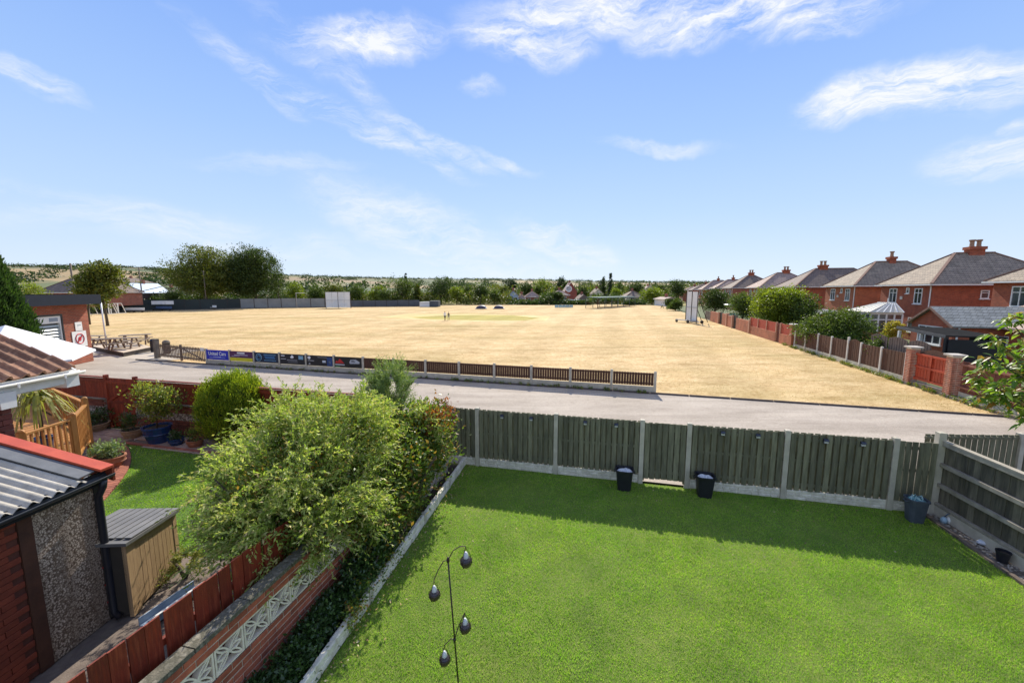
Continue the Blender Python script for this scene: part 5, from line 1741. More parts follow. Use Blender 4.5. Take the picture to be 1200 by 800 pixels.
# shuttered window
fw = .09
sh = pvpart('shutter', MB().solid([pv_(w1 + fw, .14, wz0), pv_(w0 - fw, .14, wz0), pv_(w0 - fw, .14, wz1 - .42), pv_(w1 + fw, .14, wz1 - .42)], -pvn * .02), M('shutter_dark', (.05, .055, .055), (.03, .033, .033), 6, .5))
for i in range(7):
    z = wz0 + .08 + i * .175
    o = pl(MB().solid([pv_(w1 + fw, .06, z), pv_(w0 - fw, .06, z), pv_(w0 - fw, .13, z + .10), pv_(w1 + fw, .13, z + .10)], (0, 0, .012)))
    me = o.mesh('shutter_slat', M('pale_slat', (.55, .60, .58), (.4, .45, .44), 5, .4)); fix_normals(me); link('shutter_slat', me, sh)
for a, b_, c0, c1 in ((w1, w1 + fw, wz0, wz1), (w0 - fw, w0, wz0, wz1), (w1 + fw, w0 - fw, wz1 - .40, wz1)):
    pvpart('window_frame', MB().solid([pv_(a, .03, c0), pv_(b_, .03, c0), pv_(b_, .03, c1), pv_(a, .03, c1)], -pvn * .10), white_upvc)
pvpart('lettering', MB().solid([pv_(w1 + .2, .018, wz1 - .30), pv_(w1 + .75, .018, wz1 - .30), pv_(w1 + .75, .018, wz1 - .10), pv_(w1 + .2, .018, wz1 - .10)], -pvn * .01), flat('ink_grey', (.25, .3, .36)))
pvpart('surround', MB().solid([pv_(w1 - .09, -.01, wz0), pv_(w1, -.01, wz0), pv_(w1, -.01, wz1 + .1), pv_(w1 - .09, -.01, wz1 + .1)], -pvn * .1), black_plastic)
pvpart('lintel', MB().solid([pv_(w1, -.01, wz1), pv_(w0 + .1, -.01, wz1), pv_(w0 + .1, -.01, wz1 + .1), pv_(w1, -.01, wz1 + .1)], -pvn * .1), black_plastic)
# signs on the wall
s1, s0 = pvs(100.5, 1.7), pvs(84, 1.7)
sg = thing('wall_sign', 'square white sign with a red ring, on the brick end of the club building', 'sign', pv_((s0 + s1) / 2, -.02, 1.3))
part(sg, 'board', MB().solid([pv_(s1, -.03, 1.0), pv_(s0, -.03, 1.0), pv_(s0, -.03, 1.95), pv_(s1, -.03, 1.95)], -pvn * .02), white_upvc)
cc = pv_((s0 + s1) / 2, -.035, 1.5)
pts = [cc + pvd * (.30 * math.cos(2 * PI * k / 24)) + Z * (.30 * math.sin(2 * PI * k / 24)) for k in range(25)]
part(sg, 'ring', MB().tube(pts, .032, 5), flat('ink_red', (.55, .03, .04)))
part(sg, 'mark', MB().solid([cc + pvd * .14 - Z * .1, cc - pvd * .05 - Z * .14, cc - pvd * .12 + Z * .02, cc - pvd * .02 + Z * .14, cc + pvd * .1 + Z * .08], pvn * .01), flat('ink_red'+'', (.55, .03, .04)))
part(sg, 'bar', MB().beam(cc + pvd * .2 - Z * .2 + pvn * .02, cc - pvd * .2 + Z * .2 + pvn * .02, .02, .05), flat('ink_red', (.55, .03, .04)))
s1, s0 = pvs(96, 2.1), pvs(88, 2.1)
sg = thing('wall_sign', 'small white notice above the red ring sign', 'sign', pv_((s0 + s1) / 2, -.02, 2.2))
part(sg, 'board', MB().solid([pv_(s1, -.03, 1.98), pv_(s0, -.03, 1.98), pv_(s0, -.03, 2.5), pv_(s1, -.03, 2.5)], -pvn * .02), white_upvc)
part(sg, 'print', MB().solid([pv_(s1 + .1, -.036, 2.28), pv_(s0 - .15, -.036, 2.28), pv_(s0 - .15, -.036, 2.34), pv_(s1 + .1, -.036, 2.34)], -pvn * .004), flat('ink_grey2', (.35, .4, .42)))

# yard and raised deck with picnic tables
mb = MB()
yd = [tl(-36.5), tl(-22.0), tl(-21.2, 1.3), tl(-24, 2.2), tl(-24, 4.2), tl(-38, 4.2)]
mb.add([(p.x, p.y, -.004) for p in yd], [tuple(range(6))])
struct('yard_paving', mb, M('pale_concrete_yard', (.50, .43, .34), (.40, .34, .27), 1.5, .9, .4, 40))
q0, q1, q2, q3 = P(145, 418), P(178, 411), P(152, 404), P(108, 410)
t = thing('terrace', 'low raised timber terrace under the picnic tables', 'terrace', (q0.x, q0.y, 0))
tw = M('terrace_wood', (.30, .22, .16), (.20, .15, .11), 3, .85, .5, 40)
mb = MB(); mb.prism([(p.x, p.y) for p in (q0, q1, q2, q3)], .26, .30); part(t, 'top', mb, M('terrace_top', (.58, .47, .35), (.45, .36, .27), 3, .85, .5, 40, sc=(8, 1, 1)))
mb = MB(); ctr = (q0 + q1 + q2 + q3) / 4
mb.prism([tuple((ctr.lerp(p, .985))[:2]) for p in (q0, q1, q2, q3)], 0, .259); part(t, 'side_boards', mb, M('dark_terrace_side', (.06, .045, .035), (.04, .03, .025), 3, .85))
def picnic(loc, rz, label, first=None):
    if first:
        return copy_thing(first, loc, rz, label=label)
    t = thing('picnic_table', label, 'picnic table', loc, 'picnic tables on the terrace', rz)
    w = M('picnic_wood', (.30, .24, .18), (.19, .15, .12), 5, .85, .5, 40)
    for i in range(5):
        part(t, 'plank', MB().box(-.9, .9, -.37 + i * .15, -.24 + i * .15, .72, .76), w, local=True)
    for sy in (-1, 1):
        part(t, 'seat', MB().box(-.9, .9, sy * .72 - .13, sy * .72 + .13, .43, .47), w, local=True)
        for sx in (-.6, .6):
            part(t, 'leg', MB().beam((sx, sy * .25, .72), (sx, sy * .62, 0), .05, .10, up=Vector((1, 0, 0))), tw, local=True)
    for sx in (-.65, .65):
        part(t, 'cross_beam', MB().beam((sx, -.82, .39), (sx, .82, .39), .05, .09), tw, local=True)
    return t
p1 = P(146, 408, .3); pt = picnic(p1, R(20), 'picnic table nearest the front corner of the terrace')
p1 = P(160, 403.5, .3); picnic(p1, R(35), 'picnic table at the right side of the terrace', pt)
p1 = P(127, 409, .3); picnic(p1, R(12), 'picnic table beside the brick end of the club building', pt)
p1 = P(112, 404, -.004); picnic(p1, R(5), 'low picnic table furthest left, partly behind the building corner', pt)
# thin white hoop pole
p = P(125.5, 409, .3)
t = thing('flagpole', 'thin white pole standing behind the picnic tables', 'pole', (p.x, p.y, .3))
part(t, 'pole', MB().tube([(p.x, p.y, .3), (p.x - .02, p.y, 3.55)], .045, 8), white_upvc, smooth=True)
part(t, 'foot', MB().lathe([(.14, 0), (.12, .05), (.07, .1)], 12, (p.x, p.y, .3), cap1=True), white_upvc)

# tall cypress left of the building
cpt = D(-4, 395, 19.5); 
t = thing('cypress_tree', 'tall dark green pointed cypress at the left edge of the picture', 'tree', (cpt.x, cpt.y, 0))
rg = np.random.default_rng(91)
n = 3000; hgt = 6.15
zz = rg.random(n) ** .8 * hgt
prof_ = lambda z: 1.72 * np.clip((1 - z / hgt), 0, 1) ** .62 * (.80 + .2 * np.clip(z / 1.5, 0, 1))
g = rg.random(n) * 2 * PI
lump = .88 + .16 * np.sin(g * 5 + zz * 1.3) * np.sin(zz * 2.3 + g * 2)
r_ = prof_(zz) * lump * (.86 + .18 * rg.random(n))
cpos_ = np.stack([r_ * np.cos(g), r_ * np.sin(g), zz + .05], 1)
per = 22
C = np.repeat(cpos_, per, 0); out_ = np.repeat(np.stack([np.cos(g), np.sin(g), np.full(n, 2.2)], 1), per, 0)
pos = C + rg.normal(size=C.shape) * np.array([.08, .08, .20])
link('foliage', quads('foliage', leaf_quads(rg, pos, out_ + rg.normal(size=C.shape) * .5, .20, .055), lf_cyp), t)
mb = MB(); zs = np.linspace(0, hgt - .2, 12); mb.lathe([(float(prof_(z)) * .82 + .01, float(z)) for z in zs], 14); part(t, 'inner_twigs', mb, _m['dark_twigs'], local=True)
part(t, 'trunk', MB().tube([(0, 0, -.05), (0, 0, 1)], [.25, .2], 8), bark, local=True)

# ------------------------------------------------------------------ right hand boundary
def rpx(px): return rowpx(px)
RANG = math.atan2(RD.y, RD.x)
# brown close board fence, nearest stretch right of the second pier
def closeboard(t, s0, s1, z0, z1, mat, bays, posts=True, arch=0.0, gravel=True, off=0.0, boards=14, post_h=None, pmat=None, individually=True, gmat=None):
    L = (s1 - s0) / bays
    w = (L - .12) / boards
    bm = MB().box(-w / 2 + .003, w / 2 - .003, -.010, .010, 0, z1 - z0).mesh('board', mat)
    for b in range(bays):
        a = s0 + b * L
        if individually:
            for i in range(boards):
                x = a + .06 + w * (i + .5); u_ = (i + .5) / boards
                o = piece(t, 'board', bm, row(x, off + (.006 if i % 2 else 0), z0), RANG)
                o.scale.z = 1 + arch * math.sin(PI * u_) / (z1 - z0)
        else:
            mb = MB()
            for i in range(boards):
                x = a + .06 + w * (i + .5); u_ = (i + .5) / boards
                c0 = row(x, off + (.006 if i % 2 else 0), (z0 + z1) / 2 + arch * math.sin(PI * u_) / 2)
                mb.obb(c0, RD, RN, Z, w / 2 - .003, .01, (z1 - z0) / 2 + arch * math.sin(PI * u_) / 2)
            part(t, 'board_panel', mb, mat)
        part(t, 'rail', MB().beam(row(a + .05, off + .03, z0 + .3), row(a + L - .05, off + .03, z0 + .3), .03, .06), mat)
        part(t, 'rail', MB().beam(row(a + .05, off + .03, z1 - .2), row(a + L - .05, off + .03, z1 - .2), .03, .06), mat)
        if gravel:
            part(t, 'gravel_board', MB().beam(row(a + .05, off, z0 / 2), row(a + L - .05, off, z0 / 2), .05, z0), gmat or concrete)
    if posts:
        pmh = post_mesh(.10, .10, post_h or (z1 + .06), pmat or concrete)
        for b in range(bays + 1):
            piece(t, 'post', pmh, row(s0 + b * L, off), RANG)
sA, sB = rpx(1007), rpx(1059.5)
sP1 = rpx(1065.5); sP2 = rpx(1113)
# panel fence near right: reddish brown with three rails
redbrown = M('red_brown_fence', (.19, .062, .038), (.11, .04, .026), 4, .8, .4, 40, sc=(5, 5, 1), rnd=.15)
t = thing('fence', 'red brown three rail fence between the right brick pier and the foreground tree', 'fence', row(sP2 - 2))
closeboard(t, sP2 - 5.4, sP2 - .30, .30, 1.55, redbrown, 2, boards=20, posts=False, off=.05)
for z in (.5, .95, 1.42):
    part(t, 'rail', MB().beam(row(sP2 - 5.4, .0, z), row(sP2 - .3, .0, z), .05, .08), M('pale_red_rail', (.30, .13, .085), (.22, .09, .06), 4, .8, .4, 40))
# brick piers
def brick_box(mb_mat, name, t, a, b_, c0, c1, z0, z1):
    pass
pier_brick = M('pier_brick', (.42, .15, .085), (.30, .10, .06), 7, .88, .5, 80, rnd=.24)
pb_ = brick_mesh(.172, .065, .09, pier_brick, 'pierbrick')
def pier(s, h, label, w=.36):
    t = thing('brick_pier', label, 'gate pier', row(s))
    part(t, 'mortar_core', MB().beam(row(s, 0, 0), row(s, 0, h), w - .012, w - .012, up=RD), mortar)
    n = int(h / .075)
    for k in range(n):
        z = .005 + k * .075
        for side in range(4):
            ang = RANG + side * PI / 2
            dx = Vector((math.cos(ang), math.sin(ang), 0)); dn = Vector((dx.y, -dx.x, 0))
            c0 = Vector((*row(s)[:2], 0)) + dn * (w / 2 - .05)
            for q in (0, 1):
                st = c0 + dx * (-w / 2 + .004 + q * .180 - (.0 if k % 2 else .0))
                if k % 2: st = st + dx * (.0)
                piece(t, 'brick', pb_, (st.x, st.y, z), ang)
    part(t, 'cap', MB().beam(row(s, 0, h), row(s, 0, h + .07), w + .14, w + .14, up=RD), M('pale_pier_cap', (.55, .50, .44), (.42, .38, .33), 5, .9, .4, 50))
    part(t, 'foot', MB().beam(row(s, 0, -.02), row(s, 0, .10), w + .1, w + .1, up=RD), conc_dark)
pier(sP1, 1.72, 'tall brick pier with pale cap left of the bright red gate')
pier(sP2, 1.72, 'tall brick pier with pale cap right of the bright red gate')
brightred = M('bright_red_gate_paint', (.42, .058, .022), (.32, .04, .018), 4, .5, .3, 40, sc=(5, 5, 1), rnd=.12)
t = thing('driveway_gate', 'bright red double boarded gate between two brick piers on the right boundary', 'gate', row((sP1 + sP2) / 2))
a, b_ = sP2 + .26, sP1 - .26
nbd = 22; w = (b_ - a) / nbd
bm = MB().box(-w / 2 + .004, w / 2 - .004, -.012, .012, 0, 1.22).mesh('board', brightred)
for i in range(nbd):
    piece(t, 'board', bm, row(a + w * (i + .5), .02 + (.007 if i % 2 else 0), .30), RANG)
for z in (.36, .92, 1.48):
    part(t, 'rail', MB().beam(row(a, -.02, z), row(b_, -.02, z), .04, .09), brightred)
part(t, 'meeting_stile', MB().beam(row((a + b_) / 2, -.03, .3), row((a + b_) / 2, -.03, 1.52), .03, .10, up=RD), brightred)
part(t, 'threshold', MB().beam(row(a, -.02, .10), row(b_, -.02, .10), .22, .22), conc_dark)
mb = MB(); pts = []
vs = []
for k in range(13):
    u_ = k / 12; x = a + (b_ - a) * u_
    vs += [row(x, .10, 1.2), row(x, .10, 1.55 + .22 * math.sin(PI * u_))]
mb.add(vs, [(2 * k, 2 * k + 2, 2 * k + 3, 2 * k + 1) for k in range(12)]); mb.add([v + RN * .02 for v in vs], [(2 * k, 2 * k + 1, 2 * k + 3, 2 * k + 2) for k in range(12)])
part(t, 'arched_panel', mb, brown_wood)
# strip of concrete kerb at the foot of this boundary
mb = MB(); mb.beam(row(sP2 - 6, -.14, .035), row(sP2 - .3, -.14, .035), .16, .10)
struct('boundary_kerb', mb, conc_dark)
# brown panels with white posts
t = thing('fence', 'dark brown panel fence with white concrete posts along the right side of the field', 'fence', row(sA))
s_tall = rpx(992)
cuts = [sP1 + .35, rpx(1030.5), rpx(1007), s_tall, rpx(973), rpx(957.5), rpx(943), rpx(931)]
for i, (a, b_) in enumerate(zip(cuts[:-1], cuts[1:])):
    closeboard(t, a, b_, .28, 1.40, brown_wood, 1, posts=False, arch=(.16 if i == 2 else .0), boards=13 if i < 4 else 10, individually=i < 4)
for i, a in enumerate(cuts):
    piece(t, 'post', post_mesh(.10, .10, 1.62 if i == 3 else 1.46, M('white_post', (.68, .65, .60), (.55, .52, .47), 4, .85, .3, 50)), row(a, -.01), RANG)
t = thing('fence', 'taller grey brown wavy topped fence rising behind the brown panels left of the brick pier', 'fence', row(rpx(1030), .5))
closeboard(t, sP1 - .2, rpx(1008) + .4, .2, 1.88, M('old_grey_brown_fence', (.14, .10, .085), (.08, .06, .052), 4, .85, .4, 40, rnd=.15), 3, posts=False, arch=.12, off=.55, boards=15)
# red panels on a brick wall
salmon = M_brick('salmon_brick', (.42, .120, .050), (.33, .09, .038), (.34, .20, .13))
t = thing('garden_wall', 'red brick wall with red wooden panels above it, between brown panels and salmon wall', 'wall', row(rpx(905), 0, 0), None, RANG)
def rl(mb, o):
    M4 = (Matrix.Translation(o.location) @ Matrix.Rotation(o.rotation_euler.z, 4, 'Z')).inverted()
    mb.v = [tuple(M4 @ Vector(v)) for v in mb.v]; return mb
r0_, r1_ = rpx(926), rpx(879)
ra, rb = rpx(914), rpx(909)
whitepost = _m['white_post']
for a, b_, n in ((r0_, ra, 1), (rb, r1_, 3)):
    part(t, 'brick_base', rl(MB().beam(row(a, 0, .40), row(b_, 0, .40), .2, .82), t), salmon, local=True)
    part(t, 'wooden_panel', rl(MB().beam(row(a + .1, 0, 1.22), row(b_ - .1, 0, 1.22), .04, .82), t), M('deep_red_panel', (.40, .052, .022), (.28, .036, .018), 4, .6, .3, 40, sc=(9, 9, .6)), local=True)
    for i in range(n + 1):
        s = a + (b_ - a) * i / n
        part(t, 'post', rl(MB().beam(row(s, -.02, 0 if i in (0, n) else .8), row(s, -.02, 1.68), .13, .13, up=RD), t), M('pink_post', (.50, .27, .18), (.40, .21, .14), 4, .85), local=True)
part(t, 'door', rl(MB().beam(row(ra + .1, .03, .8), row(rb - .1, .03, .8), .04, 1.6), t), M('deep_red_door', (.14, .03, .02), (.10, .022, .015), 4, .6), local=True)
part(t, 'pillar', rl(MB().beam(row(r0_ - .4, 0, 0), row(r0_ - .4, 0, 1.72), .42, .42, up=RD), t), salmon, local=True)
part(t, 'pillar_cap', rl(MB().beam(row(r0_ - .4, 0, 1.721), row(r0_ - .4, 0, 1.80), .55, .55, up=RD), t), whitepost, local=True)
# salmon walls further on
t = thing('garden_wall', 'salmon pink brick wall with dark doorways running to the far sight screen', 'wall', row(rpx(860)), None, RANG)
segs = [(rpx(879) + .1, rpx(863), 1.25), (rpx(858.5), rpx(852), 1.35), (rpx(852) + .05, rpx(846.5), 1.45), (rpx(842.5), rpx(833), 1.4)]
for a, b_, h in segs:
    part(t, 'brick_panel', rl(MB().beam(row(a, 0, h / 2), row(b_, 0, h / 2), .2, h), t), salmon, local=True)
    part(t, 'pier', rl(MB().beam(row(a, 0, 0), row(a, 0, h + .12), .34, .34, up=RD), t), M('pink_post', (.52, .30, .24)), local=True)
for a, b_ in ((rpx(863), rpx(858.5)), (rpx(846.5), rpx(842.5))):
    part(t, 'door', rl(MB().beam(row(a, .05, .75), row(b_, .05, .75), .05, 1.5), t), M('dark_door', (.03, .02, .018), (.02, .015, .012), 4, .6), local=True)
t = thing('fence', 'low grey fence panels beside the right hand sight screen', 'fence', row(rpx(829)))
closeboard(t, rpx(833) + .1, rpx(826), .1, 1.3, M('old_grey_brown_fence', (.14, .10, .085)), 3, posts=False, boards=8, individually=False)

# ------------------------------------------------------------------ houses of the row
roof_slate = None
def roof_mat(name, c1, c2, c3):
    if name in _m: return _m[name]
    m, nt, b, out = _new(name)
    v = _vec(nt, False)
    s = nt.nodes.new('ShaderNodeSeparateXYZ'); nt.links.new(v, s.inputs[0])
    a = nt.nodes.new('ShaderNodeMath'); a.operation = 'ADD'
    nt.links.new(s.outputs[0], a.inputs[0]); nt.links.new(s.outputs[1], a.inputs[1])
    cx = nt.nodes.new('ShaderNodeCombineXYZ')
    nt.links.new(a.outputs[0], cx.inputs[0]); nt.links.new(s.outputs[2], cx.inputs[1])
    br = nt.nodes.new('ShaderNodeTexBrick')
    for k_, v_ in (('Scale', 1), ('Brick Width', .3), ('Row Height', .16), ('Mortar Size', .014), ('Mortar Smooth', .1)):
        br.inputs[k_].default_value = v_
    br.inputs['Color1'].default_value = (*c1, 1); br.inputs['Color2'].default_value = (*c2, 1); br.inputs['Mortar'].default_value = (*c3, 1)
    nt.links.new(cx.outputs[0], br.inputs['Vector'])
    big = _ramp(nt, _noise(nt, v, 1.6, 7, .7), [(.3, (.62, .62, .6)), (.5, (1, 1, 1)), (.7, (1.3, 1.26, 1.2))])
    nt.links.new(_mul(nt, br.outputs['Color'], big), b.inputs['Base Color'])
    b.inputs['Roughness'].default_value = .85
    _bump(nt, b, br.outputs['Fac'], -.7, .02)
    _m[name] = m
    return m
roofA = roof_mat('weathered_grey_tiles', (.31, .25, .185), (.235, .185, .14), (.10, .08, .06))
roofB = roof_mat('pinkish_tiles', (.40, .29, .24), (.33, .24, .20), (.16, .12, .10))
roofC = roof_mat('brown_tiles', (.21, .155, .125), (.16, .12, .10), (.08, .06, .05))
wallA = M_brick('house_brickwork', (.40, .085, .032), (.28, .055, .024), (.27, .14, .09))
wallB = M_brick('dark_house_brickwork', (.36, .09, .045), (.27, .07, .038), (.32, .24, .2))
cream = M('cream_render', (.62, .58, .50), (.52, .49, .42), 2, .85, .3, 30)
white_r = M('white_render', (.70, .71, .73), (.6, .61, .63), 2, .85, .3, 30)
ridge_m = M('ridge_tile', (.26, .15, .11), (.19, .115, .085), 5, .85, .4, 30)
clay = M('clay_pot', (.36, .22, .14), (.25, .16, .11), 6, .85, .3, 30)
def win(t, x0, x1, z0, z1, y, face=-1, axis='x', bars=1, frame=.07):
    """window in a wall: frame (> pane), sill; axis x: wall along local x at y; axis y: wall along local y at x=y"""
    def bx(a, b, c0, c1, d0, d1):
        d0, d1 = sorted((y + face * d0, y + face * d1))
        return (a, b, d0, d1, c0, c1) if axis == 'x' else (d0, d1, a, b, c0, c1)
    mb = MB()
    mb.box(*bx(x0, x1, z0, z0 + frame, -.02, .05)); mb.box(*bx(x0, x1, z1 - frame, z1, -.02, .05))
    mb.box(*bx(x0, x0 + frame, z0 + frame, z1 - frame, -.02, .05)); mb.box(*bx(x1 - frame, x1, z0 + frame, z1 - frame, -.02, .05))
    for i in range(bars):
        xm = x0 + (x1 - x0) * (i + 1) / (bars + 1)
        mb.box(*bx(xm - .03, xm + .03, z0 + frame, z1 - frame, -.018, .045))
    mb.box(*bx(x0 + frame, x1 - frame, z1 - (z1 - z0) * .3 - .025, z1 - (z1 - z0) * .3 + .025, -.016, .04))
    f = part(t, 'window', mb, white_upvc, local=True)
    me = MB().box(*bx(x0 + frame * .5, x1 - frame * .5, z0 + frame * .5, z1 - frame * .5, -.01, .012)).mesh('pane', dark_glass)
    link('pane', me, f)
    me = MB().box(*bx(x0 - .06, x1 + .06, z0 - .07, z0 - .004, .0, .11)).mesh('sill', white_upvc)
    link('sill', me, f)
def hip_roof(L, W, ez, rise, ov, mat, t, ridge_along='y', name='roof', gable=False):
    """local rectangle 0..L by 0..W; ridge along y (outward) or x"""
    x0, x1, y0, y1 = -ov, L + ov, -ov, W + ov
    if ridge_along == 'y':
        h = (x1 - x0) / 2; xm = (x0 + x1) / 2
        i = 0 if gable else h
        a, b_ = (xm, y0 + i, ez + rise), (xm, y1 - i, ez + rise)
        c = [(x0, y0, ez), (x1, y0, ez), (x1, y1, ez), (x0, y1, ez)]
        fs = [(0, 1, 4), (1, 2, 5, 4), (2, 3, 5), (3, 0, 4, 5)]
    else:
        h = (y1 - y0) / 2; ym = (y0 + y1) / 2
        i = 0 if gable else h
        a, b_ = (x0 + i, ym, ez + rise), (x1 - i, ym, ez + rise)
        c = [(x0, y0, ez), (x1, y0, ez), (x1, y1, ez), (x0, y1, ez)]
        fs = [(0, 1, 5, 4), (1, 2, 5), (2, 3, 4, 5), (3, 0, 4)]
    mb = MB(); vs = c + [a, b_]
    mb.add([(v[0], v[1], v[2] + .10) for v in vs], fs)
    mb.add([(v[0], v[1], v[2]) for v in c], [(3, 2, 1, 0)])
    mb.add([(v[0], v[1], v[2]) for v in c] + [(v[0], v[1], v[2] + .10) for v in c], [(i_, (i_ + 1) % 4, 4 + (i_ + 1) % 4, 4 + i_) for i_ in range(4)])
    rf_ = part(t, name, mb, mat, local=True)
    mb = MB()
    A, B = Vector(a) + Z * .12, Vector(b_) + Z * .12
    mb.beam(A, B, .22, .10) if (A - B).length > .1 else None
    cs = [Vector(v) + Z * .12 for v in c]
    if not gable:
        prs = [(cs[0], A), (cs[1], A), (cs[2], B), (cs[3], B)] if ridge_along == 'y' else [(cs[0], A), (cs[3], A), (cs[1], B), (cs[2], B)]
        for p_, q_ in prs: mb.beam(p_, q_, .2, .08)
    if mb.v:
        me = mb.mesh('ridge_tiles', ridge_m); fix_normals(me); link('ridge_tiles', me, rf_)
    mb = MB()
    for p_, q_ in zip(c, c[1:] + c[:1]):
        p_, q_ = Vector(p_), Vector(q_); o_ = (q_ - p_).normalized(); n_ = Vector((o_.y, -o_.x, 0))
        mb.beam(p_ + n_ * .06 - Z * .0, q_ + n_ * .06 - Z * .0, .11, .10)
    part(t, 'gutter', mb, white_upvc, local=True)
    return rf_
def chimney(t, x, y, z0, z1, w, d, pots, parent):
    mb = MB().box(x - w / 2, x + w / 2, y - d / 2, y + d / 2, z0, z1 - .25).box(x - w / 2 - .08, x + w / 2 + .08, y - d / 2 - .08, y + d / 2 + .08, z1 - .25, z1)
    me = mb.mesh('chimney', wallA); ch = link('chimney', me, parent)
    mb = MB()
    for i in range(pots):
        py = y + (d * .6) * ((i + .5) / pots - .5) * (1.5 if pots > 1 else 0)
        mb.lathe([(.20, 0), (.16, .12), (.15, .46), (.22, .50), (.22, .62), (.14, .62)], 10, (x, py, z1), cap1=True)
    me = mb.mesh('chimney_pots', clay, smooth=False); link('chimney_pots', me, parent)
def px_seed(s): return sum(ord(c) for c in s)
def row_house(s, label, L=7.6, W=9.6, d=12.5, ez=4.85, rise=2.75, wall=None, roof=None, pots=2, ch=(.5, .5), rear_wins=True, chimney_on=True, ridge='y', detail=True, g=0.0):
    t = thing('house', label, 'house', row(s, d, g), None, RANG)
    # local frame: x along the row (away), y inward is -; world outward is local -y after rotation, so flip
    t.rotation_euler.z = RANG
    wall = wall or wallA; roof = roof or roofA
    # local y axis points to the left of RD (towards the field); build with y in -W..0 then
    holder = MB()
    e0 = ez + .02
    part(t, 'wall', MB().box(0, L, -W, 0, -1, e0), wall, local=True)
    # shift: roof builder uses 0..W so move it by -W
    t2 = t
    before = len(t.children)
    rf_ = hip_roof(L, W, ez, rise, .35, roof, t, ridge)
    for ch_ in t.children:
        if ch_.name.startswith(('roof', 'gutter')) and ch_.location.length == 0:
            ch_.location = (0, -W, 0)
    part(t, 'downpipe', MB().tube([(.12, .08, ez - .05), (.12, .06, ez - .35), (.12, .06, -.5)], .045, 8), white_upvc, local=True)
    if chimney_on:
        cx, cy = (L * ch[0], W * ch[1])
        chimney(t, cx, cy, ez + rise - .7, ez + rise + .62, .65, 1.1 if pots > 1 else .62, pots, rf_)
    if detail:
        part(t, 'alarm_box', MB().box(L * .52, L * .56, .0, .08, ez - 1.3, ez - 1.02), cream, local=True)
    if rear_wins:
        for a, b_ in ((L * .16, L * .30), (L * .64, L * .80)):
            win(t, a, b_, ez - 1.65, ez - .28, 0, 1, 'x')
        win(t, L * .40, L * .46, ez - .75, ez - .22, 0, 1, 'x', 0)
        for a, b_ in ((L * .14, L * .36), (L * .58, L * .82)):
            win(t, a, b_, ez - 4.2, ez - 2.9, 0, 1, 'x')
    if detail:
        win(t, -W * .72, -W * .64, ez - 1.25, ez - .45, 0, -1, 'y', 0)
        win(t, -W * .40, -W * .34, ez - 1.15, ez - .45, 0, -1, 'y', 0)
    return t
def hs(px, d=12.5): return rowpx(px, d)
r_list = [(1085, 'brick house with grey hipped roof and two pot chimney behind the gabled extension', dict(pots=2, L=6.8)),
          (998, 'brick house with grey hipped roof and single pot chimney behind the conservatory', dict(pots=1, L=6.6, wall=M_brick('orange_house_brickwork', (.48, .13, .045), (.36, .09, .035), (.30, .18, .12)))),
          (930, 'brick house with brown hipped roof left of the conservatory, behind the round bright tree', dict(pots=2, W=12.5, L=7.5, ch=(.5, .62), roof=roofC)),
          (889, 'brick house with pinkish roof slope behind the dark round tree', dict(pots=2, roof=roofB, L=7.6, ch=(.5, .45))),
          (857, 'brick house with dark roof and two pot chimney right of the sight screen', dict(pots=2, roof=roofC, L=8.5, wall=wallB, rise=3.0)),
          (838, 'pale roofed house just right of the tall sight screen', dict(pots=1, roof=roofB, wall=wallB, L=7, rise=2.3)),
          (823, 'house with pale roof slope directly behind the tall sight screen', dict(pots=1, roof=roofB, L=7, ez=4.6, detail=False)),
          (811, 'brick house with tan roof left of the tall sight screen', dict(pots=1, roof=roofC, L=8, ez=4.4, rise=2.2, detail=False)),
          (800, 'far brick house with white end at the left end of the row', dict(pots=1, roof=roofB, wall=wallB, L=9, ez=4.0, rise=2.0, detail=False))]
sH1 = hs(1085) - 5.6 - 7.4
row_house(sH1, 'brick house with pale hipped roof, cut by the right edge of the picture', L=7.4, W=9.6, roof=roofB if False else roofA, chimney_on=False, detail=True, rear_wins=True, ez=4.95)
for px, lab, kw in r_list:
    row_house(hs(px), lab, **kw)
# gabled single storey extension
d0 = 6.0
s0_, s1_ = rowpx(1111, d0), rowpx(1064, d0)
t = thing('extension', 'low gabled brick extension with grey roof, right behind the dark canopy', 'extension', row(s0_, d0), None, RANG)
Lx = s1_ - s0_
mb = MB(); mb.box(0, Lx, -7, 0, -.5, 2.3); mb.add([(0, 0, 2.3), (Lx, 0, 2.3), (Lx / 2, 0, 3.25), (0, -7, 2.3), (Lx, -7, 2.3), (Lx / 2, -7, 3.25)], [(0, 1, 2), (3, 5, 4), (0, 2, 5, 3), (1, 4, 5, 2)])
part(t, 'wall', mb, wallA, local=True)
mb = MB(); e = .25
for sgn in (0, 1):
    xe = -e if sgn == 0 else Lx + e
    ze = 2.30 - e * .95 / (Lx / 2) + .03
    mb.solid([(xe, .18, ze), (Lx / 2, .18, 3.30), (Lx / 2, -7.2, 3.30), (xe, -7.2, ze)], (0, 0, .09))
part(t, 'roof', mb, roof_mat('grey_green_slate', (.30, .31, .29), (.24, .25, .23), (.12, .12, .11)), local=True)
part(t, 'verge', MB().beam((-e, .20, 2.18), (Lx / 2, .20, 3.32), .06, .12).beam((Lx + e, .20, 2.18), (Lx / 2, .20, 3.32), .06, .12), ridge_m, local=True)
win(t, Lx * .22, Lx * .80, 1.0, 2.15, 0, 1, 'x', 2)
win(t, -4.6, -2.6, .9, 1.9, 0, -1, 'y', 1)
part(t, 'downpipe', MB().tube([(-.18, -.2, 2.15), (-.06, -.2, 1.95), (-.06, -.2, -.3)], .045, 8), white_upvc, local=True)
